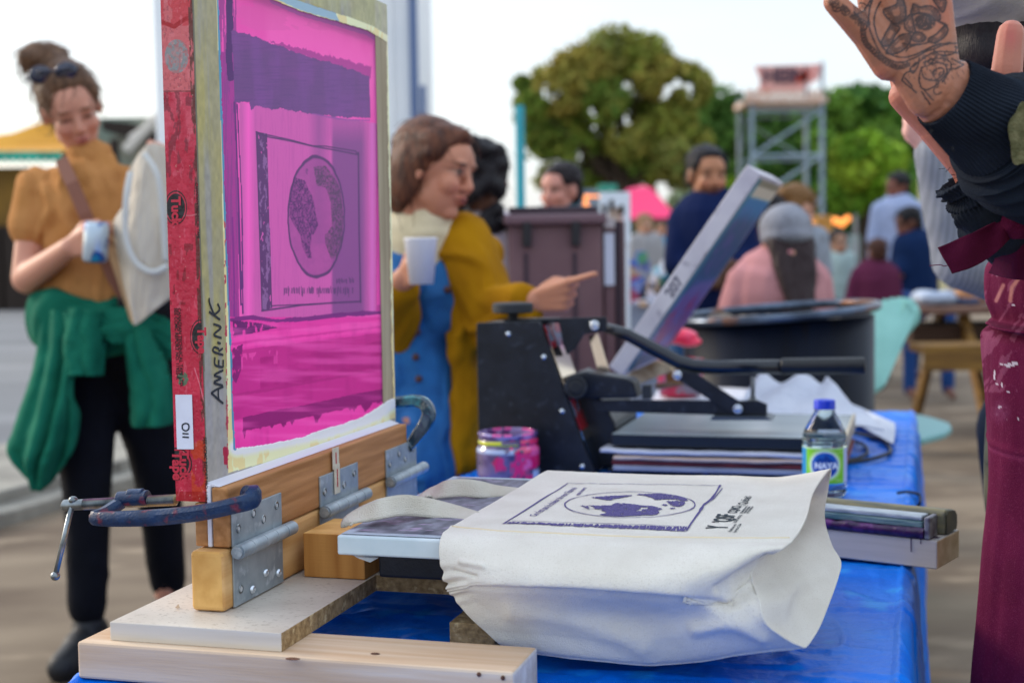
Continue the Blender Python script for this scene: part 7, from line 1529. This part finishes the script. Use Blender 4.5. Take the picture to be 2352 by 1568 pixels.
# arms, torso, head, legs behind the clothes
hc = P(2330, 108, 1.88); H = Head(hc, (.80, .52, -.12), (0, 0, 1), 1.04)
H.prims(m); m.cap(H.w(0, -.02, -.06), P(2500, 330, 1.85), .055, .062)
shA, shB = P(2520, 330, 1.75), P(2640, 360, 1.95); elA = P(2580, 440, 1.50)
m.cap(c(2290, 300, .03), elA, .036, .045); m.cap(elA, shA, .045, .055); m.cap(e(2290, 496, .02), e(2322, 520, .14), .022, .026); m.cap(e(2322, 520, .14), P(2440, 600, 1.80), .026, .045); m.cap(P(2420, 600, 1.74), shB, .045, .055); m.cap(shA, shB, .06, .06)
tc_ = P(2600, 420, 1.85); hpp = P(2570, 960, 1.80); m.cap(tc_, hpp, .13, .14)
for dx in (-.07, .10): hx = hpp+np.array([dx, dx*.3, -.04]); m.cap(hx, [hx[0], hx[1], .48], .09, .06); m.cap([hx[0], hx[1], .48], [hx[0]+.01, hx[1]+.03, .08], .055, .036); m.cap([hx[0], hx[1]+.02, .06], [hx[0]+.1, hx[1]+.1, .04], .036, .03)
me_b = remesh(m, .005, 3, .5); bmj = bmesh.new(); bmj.from_mesh(me_h); bmj.from_mesh(me_b); me = bpy.data.meshes.new('body'); bmj.to_mesh(me); bmj.free(); me.update()
v = verts_of(me); n_ = norms_of(me)
# fine skin creases and tendons
q_ = v-CAM; zq = q_@CF; U = 1176+F_PX*(q_@CR)/zq; Vv = 784-F_PX*(q_@CU)/zq; h1 = (v[:, 1] < 1.405) & (v[:, 2] > 1.15)
base = np.array(lin('#ab735a')); tone = fbm(v[:, 0]*60, v[:, 2]*60, 5, 4)
C = base*np.ones((len(v), 1))*(.86+.28*tone)[:, None]; C = mixc(C, np.clip((fbm(v[:, 0]*35, v[:, 2]*35, 9, 3)-.5)*4, 0, 1)*.35, np.array(lin('#c9705c')))
C = mixc(C, ((~h1) & (v[:, 1] < 1.62) & (v[:, 2] > 1.1))*.55, np.array(lin('#c07868')))
C = H.paint(v, C)
# tattoo pigment on the back of the near hand, laid out in the plane of the hand
tk = np.zeros(len(v)); front = h1 & (n_[:, 1] < -.05)
Uh, Vh = U+1.5*(vnoise(U*.12, Vv*.12, 4)-.5), Vv+1.5*(vnoise(U*.12+9, Vv*.12, 5)-.5)
def ln_(L, w_=2.2, k=1.05, closed=False, smooth_=True):
    global tk
    if smooth_ and len(L) > 2:
        c_ = catmull(np.array([(a, b, 0) for a, b in L], float), 6*(len(L)-1)+1); L = [(x[0], x[1]) for x in c_]
    bx = np.array(L); sel = (Uh > bx[:, 0].min()-8) & (Uh < bx[:, 0].max()+8) & (Vh > bx[:, 1].min()-8) & (Vh < bx[:, 1].max()+8)
    if sel.any(): tk[sel] = np.maximum(tk[sel], k*np.clip(1.8-dline(Uh[sel], Vh[sel], L, closed)/(w_*.66), 0, 1))
Zq = lambda x, y: (1881.6+x*.24, y*.24)     # tattoo drawing units
for L in ([(510, 0), (480, 90), (475, 200), (490, 300), (540, 430), (600, 520), (680, 580), (780, 600), (880, 570), (980, 520), (1100, 440), (1250, 410)], [(590, 20), (545, 100), (525, 200), (540, 300), (580, 400), (640, 490), (720, 540), (820, 550), (930, 520), (1060, 460), (1180, 420)]): ln_([Zq(*p) for p in L], 2.4)
for i in range(22):
    t_ = i/21.; a = np.array(catmull(np.array([(420, 300, 0), (440, 400, 0), (510, 480, 0), (590, 560, 0), (680, 620, 0), (770, 645, 0), (850, 620, 0)], float), 60)); p = a[int(t_*59)]; r1 = 26-8*t_
    ln_([Zq(p[0]+r1*math.cos(b), p[1]+r1*math.sin(b)) for b in np.linspace(0, 6.28, 9)], 1.9, .9)
    ln_([Zq(p[0]+r1*.4*math.cos(b), p[1]+r1*.4*math.sin(b)) for b in np.linspace(0, 6.28, 7)], 1.5, .7)
pet_ = [[(750, 0), (730, 50), (620, 95), (640, 160), (690, 210), (730, 230), (800, 200), (830, 140), (820, 60), (800, 0)], [(690, 220), (650, 300), (595, 400), (620, 440), (680, 430), (720, 350), (770, 270), (720, 240)], [(860, 320), (780, 340), (700, 420), (640, 500), (700, 520), (790, 490), (860, 420), (880, 360)],
        [(880, 130), (840, 170), (810, 240), (850, 300), (920, 310), (900, 220)], [(900, 40), (960, 70), (1050, 60), (1130, 100), (1160, 180), (1120, 200), (1060, 150), (960, 130), (880, 140)], [(900, 330), (880, 370), (920, 400), (980, 400), (1020, 360), (980, 320), (930, 310)], [(1050, 370), (1120, 330), (1200, 250), (1230, 290), (1200, 350), (1120, 410), (1050, 400)],
        [(1090, 0), (1130, 60), (1180, 120), (1210, 60), (1200, 0)], [(1130, 200), (1180, 220), (1220, 250)]]
for L in pet_:
    ln_([Zq(*p) for p in L]+[Zq(*L[0])], 2.6); cx = np.mean([p[0] for p in L]); cy = np.mean([p[1] for p in L])
    for p in [((L[i//3][0]*(3-i%3)+L[(i//3+1) % len(L)][0]*(i%3))/3., (L[i//3][1]*(3-i%3)+L[(i//3+1) % len(L)][1]*(i%3))/3.) for i in range(3*len(L))]:
        ln_([Zq(*p), Zq(p[0]*.45+cx*.55, p[1]*.45+cy*.55)], 1.5, .8, smooth_=False); ln_([Zq(p[0]+12, p[1]-8), Zq(p[0]*.5+cx*.5+10, p[1]*.5+cy*.5-8)], 1.3, .7, smooth_=False)
cxy = Zq(1010, 215); rr_ = np.hypot((Uh-cxy[0])/26., (Vh-cxy[1])/20.); tk = np.where(front, np.maximum(tk, np.clip((1.05-rr_)*6, 0, 1)*np.where(fbm(Uh*.5, Vh*.5, 3) > .30, .95, .35)), tk)
cxy = Zq(760, 200); rr_ = np.hypot((Uh-cxy[0])/16., (Vh-cxy[1])/14.); tk = np.maximum(tk, np.clip((1.05-rr_)*3, 0, 1)*.75)
for L in ([(830, 490), (870, 450), (980, 425), (1060, 400)], [(800, 420), (900, 430), (1000, 420)], [(1000, 500), (1100, 470), (1250, 420), (1400, 430), (1530, 520)], [(900, 640), (1000, 560), (1100, 500), (1250, 500), (1380, 500)], [(960, 560), (940, 640), (900, 700), (870, 660), (930, 600)], [(980, 640), (960, 720), (960, 800), (1010, 860), (1100, 830), (1150, 780), (1060, 770), (1000, 740), (980, 680)],
          [(1100, 740), (1090, 700), (1130, 660), (1190, 660), (1180, 720), (1130, 760)], [(1000, 600), (1060, 580), (1160, 560), (1250, 590), (1260, 650), (1220, 720), (1180, 790)], [(1060, 620), (1150, 600), (1210, 630), (1220, 690), (1170, 760)], [(790, 770), (830, 700), (900, 680)], [(800, 780), (850, 820), (900, 860), (930, 890)], [(820, 750), (860, 790), (890, 830)],
          [(1270, 560), (1330, 600), (1380, 620), (1300, 660)], [(1100, 480), (1160, 530), (1240, 530), (1320, 500)], [(1300, 450), (1380, 470), (1450, 500), (1500, 540)], [(980, 880), (1020, 940), (1060, 1000)], [(1010, 870), (1060, 930), (1090, 960)], [(1040, 600), (1075, 560), (1090, 590), (1060, 610)]): ln_([Zq(*p) for p in L], 2.2)
for i in range(26):
    a = 850+(i % 13)*52; b = 540+(i//13)*160+30*math.sin(i); ln_([Zq(a, b), Zq(a+16, b+34)], 1.4, .6, smooth_=False)
for L in pet_:
    a = np.array(L, float); x0, y0 = a.min(0); x1, y1 = a.max(0); ang = (x0*.013+y0*.02) % 3.1; ca, sa = math.cos(ang), math.sin(ang); cx, cy = (x0+x1)/2, (y0+y1)/2; R0 = max(x1-x0, y1-y0)/2
    pin = inpoly((Uh-1881.6)/.24, Vh/.24, L); hx = ((Uh-1881.6)/.24-cx)*ca+(Vh/.24-cy)*sa+6*np.sin(((Uh-1881.6)/.24-cx)*-sa*.05); k_ = np.abs((hx % 15.)-7.5) < 2.9
    edge = np.clip((np.hypot((Uh-1881.6)/.24-cx, Vh/.24-cy)/R0-.25)*2, 0, 1); tk = np.maximum(tk, (pin & k_)*.85*edge); tk = np.maximum(tk, pin*.16)
rs = np.random.RandomState(31)
for i in range(34):
    a = rs.rand()*6.28; cx = 1000+rs.rand()*420; cy = 470+rs.rand()*440
    if cy > 470+(1420-cx)*1.2+60: continue
    r1 = 14+rs.rand()*34; ln_([Zq(cx+r1*math.cos(a+b), cy+r1*.8*math.sin(a+b)) for b in np.linspace(0, 2.6+rs.rand()*2, 6)], 1.9, .85)
    for q in range(3): ln_([Zq(cx+r1*math.cos(a+q*.4), cy+r1*.8*math.sin(a+q*.4)), Zq(cx+r1*.5*math.cos(a+q*.4), cy+r1*.4*math.sin(a+q*.4))], 1.2, .7, smooth_=False)
# finger and knuckle ornaments
rs = np.random.RandomState(12)
for i in range(16):
    t_ = i/15.; cx, cy = 110+t_*340+rs.randn()*14, 40+t_*190+rs.randn()*16; r1 = 18+rs.rand()*26; a0_ = rs.rand()*6
    ln_([Zq(cx+r1*math.cos(b), cy+r1*.8*math.sin(b)) for b in np.linspace(a0_, a0_+4.6, 7)], 1.9, .9)
    ln_([Zq(cx-r1*.5*math.cos(b+1), cy-r1*.4*math.sin(b)) for b in np.linspace(a0_, a0_+5, 6)], 1.6, .8)
for i in range(8): ln_([Zq(330+i*16, 60+14*math.sin(i*2)), Zq(350+i*17, 160+i*10), Zq(345+i*14, 230)], 1.6, .75)
for L in ([(350, 70), (400, 30), (480, 60), (500, 0)], [(330, 120), (400, 200), (400, 290), (450, 280), (470, 180)], [(490, 0), (460, 60), (420, 110), (330, 150)]): ln_([Zq(*p) for p in L], 2.2)
tk = tk*front; C = mixc(C, np.clip(tk, 0, 1)*.90, np.array(lin('#20282f'))); C = mixc(C, front*(Vv < 300)*(U > 1990)*np.clip(fbm(Uh*.05, Vh*.05, 6)-.45, 0, 1)*.6, np.array(lin('#6a6264')))
d_ = .0004*(fbm(U*.12, Vv*.35, 7, 4)-.5)*(h1)+.0003*(fbm((U+Vv)*.4, (U-Vv)*.08, 17, 3)-.5); set_verts(me, v+n_*d_[:, None])
h2 = (~h1) & (v[:, 1] < 1.56) & (v[:, 2] > 1.1)
for L, w_ in (([(2292, 168), (2312, 172), (2338, 166)], 1.6), ([(2290, 176), (2315, 180), (2336, 176)], 1.3), ([(2120, 262), (2150, 300), (2170, 340)], 1.8), ([(2150, 262), (2170, 268), (2186, 286)], 1.5), ([(2205, 402), (2240, 395), (2275, 402)], 1.6)):
    C = mixc(C, h2*np.clip(1.6-dline(U, Vv, L)/w_, 0, 1)*.45, np.array(lin('#7c3f38')))
C = mixc(C, h2*np.clip(1-np.hypot((U-2322)/28., (Vv-85)/45.), 0, 1)*.6, np.array(lin('#c05c5c')))
C = mixc(C, front*(fbm(U*.30, Vv*.30, 88, 2) > .80)*.25, np.array(lin('#7c4634')))
set_col(me, C); obj_from(me, 'body', mat('skin_near', (.5, .5, .5), .48, vcol=True, sss=.10, spec=.35, bump=.18, bscale=900), ar)
# hair and cap
m = MB(); H.e(m, (0, -.035, .01), (.080, .082, .06)); H.e(m, (0, -.055, -.025), (.070, .060, .045)); hair_mesh(m, ar, '#18141a', '#241c22')
m = MB(); H.e(m, (0, -.030, .070), (.100, .128, .090)); H.e(m, (0, -.040, .040), (.105, .136, .040)); me = remesh(m, .006, 4); rumple(me, .006, 8, .003, 3); obj_from(me, 'cap', mat('cap_cream', '#ddd7cd', .85, '#aaa59f', nscale=5, bump=.3, bscale=200), ar)
# near sleeve, ribbed cuff then fleece
blk = mat('sleeve_black', '#151b25', .88, '#1b2430', nscale=12, bump=.35, bscale=400, spec=.15)
ax_pts = [c(2168, 214, .008), c(2195, 233, .012), c(2228, 256, .018), (c(2262, 277, .026)), (c(2292, 296, .032))]; rad = [.0345, .0375, .0410, .0455, .0500]
def rings(pts, rad, n, seg, fn):
    cpt = catmull(np.array(pts), n); rr = catmull(np.array([[q] for q in rad], float), n)[:, 0]; V = []
    for i in range(n):
        t_ = unit(cpt[min(i+1, n-1)]-cpt[max(i-1, 0)]); x = unit(np.cross(t_, (0, 1, 0))); y = np.cross(t_, x); th = np.linspace(0, 2*math.pi, seg, endpoint=False); r1 = rr[i]+fn(i/(n-1), th)
        V.append(cpt[i]+np.outer(np.cos(th)*r1, x)+np.outer(np.sin(th)*r1, y))
    return np.array(V)
V = rings(ax_pts, rad, 90, 420, lambda s, th: .00075*np.cos(th*62)+.0010*np.sin(th*3+s*4)+(.0006*np.sin(th*90)*(s < .02))+.0006*(fbm(th*6, th*0+s*8, 4, 2)-.5))
edge_ = (fbm(np.linspace(0, 60, 420), np.zeros(420), 8, 3)-.5)*.004; dr_ = unit(ax_pts[0]-ax_pts[1]); V[0] += edge_[:, None]*dr_
inner = rings([ax_pts[0], ax_pts[1]], [.0318, .034], 6, 420, lambda s, th: 0*th)
m = MB(); m.grid(V, wrap=True); m.grid(np.array([V[0], inner[0], inner[3]]), wrap=True); m.build('cuff', mat('cuff_rib', '#161c27', .88, '#1f2733', nscale=20, bump=.3, bscale=500, spec=.15), ar, smooth=True, fixn=False)
sl_pts = [c(2286, 292, .030), c(2306, 304, .036), c(2335, 322, .045), c(2385, 345, .06), c(2460, 375, .085), c(2560, 420, .13)]
V = rings(sl_pts, [.0515, .0590, .064, .068, .074, .080], 160, 200, lambda s, th: .0035*np.exp(-((s-.045)/.012)**2)+.0015*np.exp(-((s-.10)/.01)**2)-.002*np.exp(-((s-.075)/.012)**2)+.009*(fbm(th*1.6+s*4, s*9+th*0, 6, 3)-.5)*np.clip(s*6, 0, 1)+.004*np.sin(s*40+th*2)*np.clip(s*3, 0, 1)*(s < .6))
m = MB(); m.grid(V, wrap=True); m.grid(np.array([V[0], V[0]*.0+rings(sl_pts[:2], [.045, .045], 2, 200, lambda s, th: 0*th)[0]]), wrap=True); m.build('sleeve', blk, ar, smooth=True, fixn=False)
# olive patch
pc_ = c(2346, 312, -.022); th = np.linspace(0, 2*math.pi, 40); rr_ = 1+.1*np.sin(th*5)
m = MB(); poly = [pc_+np.array([.0125*math.cos(a)*r1, -.004+.010*math.cos(a)*0, .028*math.sin(a)*r1]) for a, r1 in zip(th[:-1], rr_)]
m.prism(poly, (0, .002, 0)); m.build('patch', mat('patch_olive', '#4c4b2c', .9, '#6e6a4a', nscale=120, bump=.8, bscale=300), ar)
# far sleeve: torn, gathered cuff
m = MB(); a = e(2232, 418, .0); b = e(2300, 500, .02)
me_pts = [e(2222, 398), e(2240, 425), e(2262, 455, .006), e(2292, 500, .015), e(2322, 520, .15), P(2440, 600, 1.80)]
V = rings(me_pts, [.0345, .0330, .0345, .0385, .045, .06], 110, 260, lambda s, th: .0008*np.cos(th*44)*(s < .5)+.0065*(fbm(th*2.2+s*5, s*13+th*0, 16, 3)-.5)+.004*np.exp(-((s-.07)/.03)**2)-.003*np.exp(-((s-.20)/.04)**2)+.0035*np.sin(s*55+1.5*np.sin(th))*(s > .15)*(s < .7))
V[0] += ((fbm(np.linspace(0, 46, 260), np.zeros(260), 18, 3)-.5)*.010)[:, None]*unit(me_pts[0]-me_pts[1])
inn_ = rings(me_pts[:2], [.0315, .0315], 4, 260, lambda s, th: 0*th)
m.grid(V, wrap=True); m.grid(np.array([V[0], inn_[0], inn_[3]]), wrap=True); m.build('torn_cuff', mat('cuff_torn', '#1a2029', .9, '#262e3a', nscale=16, bump=.5, bscale=400, spec=.15), ar, smooth=True, fixn=False)
rs = np.random.RandomState(3)
for i in range(20):
    t_ = rs.rand(); p = c(2142+rs.randn()*2, 292+rs.randn()*4) if i < 8 else (c(2180+26*rs.rand(), 318+30*rs.rand(), .0) if i < 15 else e(2168+40*t_, 384+34*t_, -.034)); L = [p, p+rs.randn(3)*.0015, p+rs.randn(3)*.003]; m = MB(); m.tube(L, .0003, 5); m.build('loose_thread', mat('thread', '#141920', .9), ar)
m = MB()
for L in ([(2176, 305), (2190, 318), (2183, 330), (2192, 345), (2200, 352)], [(2230, 372), (2250, 382), (2275, 392)], [(2240, 365), (2258, 378)]): m.ribbon(catmull(np.array([P(u, v, 1.412) for u, v in L]), 20), .006, .002, (0, -1, 0))
m.build('torn_edge', mat('thread'), ar)
# apron
ap_sil = [(2312, 398), (2324, 440), (2322, 500), (2300, 560), (2284, 590), (2264, 622), (2264, 690), (2280, 742), (2258, 760), (2254, 800), (2262, 900), (2268, 1000), (2272, 1100), (2268, 1180), (2258, 1280), (2250, 1380), (2242, 1480), (2234, 1568), (2228, 1660), (2226, 1720)]
rows = []; nA = 330; sil = catmull(np.array([(u, v, 0) for u, v in ap_sil], float), 560)[:, :2]
for k_, (u, v) in enumerate(sil):
    k = k_*300/560.
    p = P(u, v, 1.64); R1 = .20-.03*math.sin(k/300*3); R2 = .15; row = []
    for a in np.linspace(-1.35, 1.9, nA):     # angle round the body, 0 at the left-most point
        bump_ = .012*(fbm(a*2.2+k*.006, k*.010, 5, 3)-.5)+.010*math.sin(a*6+k*.012)*min(1, max(0, (k-120)/120))+.006*(fbm(a*7+k*.02, k*.006, 8, 2)-.5)
        row.append([p[0]+R1*(1-math.cos(a))-bump_, 1.68+R2*math.sin(-a)*1.0, p[2]])
    row = np.array(row)
    for _ in range(2):
        q_ = row-CAM; mn = (1176+F_PX*(q_@CR)/(q_@CF)).min(); row[:, 0] += (u-mn)*1.66/F_PX
    rows.append(row)
V = np.array(rows); kk = (np.arange(560)*300/560.)[:, None]; aa = np.linspace(-1.35, 1.9, nA)[None]
V[..., 0] -= .012*np.exp(-((kk-118-aa*14)/3.5)**2)*(1+.3*np.sin(aa*5)); V[..., 0] += .010*np.exp(-((kk-127-aa*14)/6.)**2); V[..., 1] -= .006*np.exp(-((kk-118-aa*14)/3.5)**2)
V[..., 0] -= .0015*np.exp(-((kk-178-aa*3)/1.2)**2)
q_ = V-CAM; zq = q_@CF; U = 1176+F_PX*(q_@CR)/zq; Vv = 784-F_PX*(q_@CU)/zq
C = np.ones(V.shape)*np.array(g('#5e1436')); C = mixc(C, np.clip((fbm(U*.02, Vv*.012, 3)-.42)*4, 0, 1)*.5, g('#6d1a40')); C = mixc(C, (fbm(U*.5, Vv*.5, 13, 3) > .70)*.25, g('#8a4a64'))
sm_ = (fbm(U*.05+Vv*.03, Vv*.02, 23, 4) > .64) & (Vv > 560) & (Vv < 900); C = mixc(C, sm_*.45, g('#9a6478'))
for (u, v, a, b) in ((2318, 838, 13, 4), (2332, 834, 9, 5), (2302, 836, 4, 3), (2286, 860, 2.2, 12), (2292, 882, 3, 3), (2318, 900, 4, 1.5), (2298, 934, 6, 2.5), (2340, 962, 2.5, 5), (2330, 700, 6, 1.8), (2303, 884, 2, 6)):
    C = mixc(C, (np.hypot((U-u)/a, (Vv-v)/b) < .8+.8*(fbm(U*.3, Vv*.3, 33)-.4)), g('#c9bcc6'))
for L, cc, w_ in (([(2290, 690), (2300, 668), (2306, 655)], '#c08a7c', 4), ([(2322, 690), (2326, 660), (2345, 635), (2360, 630)], '#c48a78', 4), ([(2292, 632), (2300, 618)], '#a88c98', 3)):
    C = mixc(C, np.clip(1.6-dline(U, Vv, L)/w_, 0, 1)*.75, g(cc))
C = mixc(C, (fbm(U*.35, Vv*.35, 43, 2) > .93)*(Vv > 560)*(Vv < 1100)*.5, g('#b09aa8')); C = mixc(C, np.clip(1-np.hypot((U-2300)/26., (Vv-945)/34.), 0, 1)*(fbm(U*.12, Vv*.12, 47, 4))*.7, g('#9a7088')); C = mixc(C, np.exp(-((kk-180-aa*3)/.9)**2)*.5, g('#8a3a5c'))
apm = mat('apron_maroon', (.5, .5, .5), .85, vcol=True, bump=.45, bscale=600, spec=.12)
m = MB(); m.grid(V, srgb2lin(C)); m.build('apron', apm, ar, smooth=True, solid=.002, fixn=False)
ap2 = mat('apron_tie', '#4c0f2c', .85, '#5c1536', nscale=20, bump=.45, bscale=600, spec=.12)
tp_ = lambda L, b_, th, nm: None
def flat(nm, L, Yq, th, mt=ap2, bev=.0015):
    m = MB(); m.prism([P(u, v, y) for (u, v), y in zip(L, Yq if hasattr(Yq, '__len__') else [Yq]*len(L))], (0, th, 0)); return m.build(nm, mt, ar, bevel=bev)
def band_(nm, top, bot, y0, y1, n=50):
    a = catmull(np.array([(u, v, 0) for u, v in top], float), n); b = catmull(np.array([(u, v, 0) for u, v in bot], float), n); V = []
    for i in range(n):
        t_ = i/(n-1); row = []
        for j in range(14):
            w_ = j/13; u, v = (a[i]*(1-w_)+b[i]*w_)[:2]; y = y0+(y1-y0)*t_+.003*math.sin(t_*13+w_*3)+.0022*math.cos(w_*6.28); row.append(P(u, v, y))
        V.append(row)
    m = MB(); m.grid(np.array(V)); return m.build(nm, ap2, ar, smooth=True, solid=.0028, fixn=False)
band_('apron_tie', [(2156, 568), (2210, 545), (2265, 520), (2310, 492), (2345, 465)], [(2187, 629), (2235, 612), (2285, 582), (2315, 550), (2352, 520)], 1.425, 1.445)
band_('apron_tie', [(2338, 410), (2328, 445), (2316, 480), (2318, 515)], [(2360, 415), (2352, 450), (2345, 490), (2350, 530)], 1.44, 1.43, 30)
m = MB(); m.ell(P(2340, 508, 1.435), (.018, .012, .018)); m.ell(P(2344, 485, 1.44), (.012, .012, .020)); me = remesh(m, .003, 3); rumple(me, .006, 50, .002, 3); obj_from(me, 'tie_knot', ap2, ar)
g0 = [[P(u, v, y) for u, v, y in r] for r in (((2312, 396, 1.462), (2350, 392, 1.456), (2420, 392, 1.50)), ((2322, 440, 1.455), (2356, 440, 1.448), (2430, 440, 1.50)), ((2318, 500, 1.455), (2356, 500, 1.446), (2430, 500, 1.50)), ((2296, 565, 1.49), (2340, 565, 1.47), (2420, 565, 1.51)), ((2270, 625, 1.60), (2330, 640, 1.53), (2420, 640, 1.53)))]
S_ = surf(np.array(g0), 80, 60); uu, vv = np.meshgrid(np.linspace(0, 1, 80), np.linspace(0, 1, 60), indexing='ij'); S_[..., 1] += .010*(fbm(uu*4+vv*3, vv*4, 3, 3)-.5)
m = MB(); m.grid(S_); m.build('bib', ap2, ar, smooth=True, solid=.002, fixn=False)
m = MB(); m.tube(catmull(np.array([P(2187, 607, 1.468), P(2168, 611, 1.468), P(2160, 608, 1.468), P(2135, 610, 1.468)]), 16), .0005, 5); m.build('loose_thread', mat('thread_maroon', '#6a2044', .9), ar)
m = MB()
for L, ww in (([(2308, 404), (2306, 412), (2311, 418)], .004), ([(2316, 408), (2324, 418), (2334, 420)], .006)): m.ribbon(catmull(np.array([P(u, v, 1.442) for u, v in L]), 12), ww, .001, (0, -1, 0))
m.build('yellow_print', mat('yellow_print', '#d9a01c', .6), ar)
# shirt and trousers under the apron
m = MB(); m.cap(shA, shB, .085, .085); m.cap(tc_, P(2580, 700, 1.82), .155, .16); m.cap(elA, shA, .08, .085); m.cap(P(2420, 600, 1.76), shB, .06, .085); garment(m, 'sweatshirt', blk, ar, .010, 4, .012, 6, .006, 3)
m = MB(); m.cap(hpp+Zv*.08, hpp-Zv*.02, .155, .16)
for dx in (-.07, .10): hx = hpp+np.array([dx, dx*.3, -.04]); m.cap(hx, [hx[0], hx[1], .48], .105, .08); m.cap([hx[0], hx[1], .48], [hx[0]+.01, hx[1]+.03, .10], .075, .06)
garment(m, 'trousers', mat('camo', '#3c4030', .85, '#23261c', nscale=9, lo=.48, hi=.5, c3='#5c5a40', c3scale=7), ar, .012, 4)
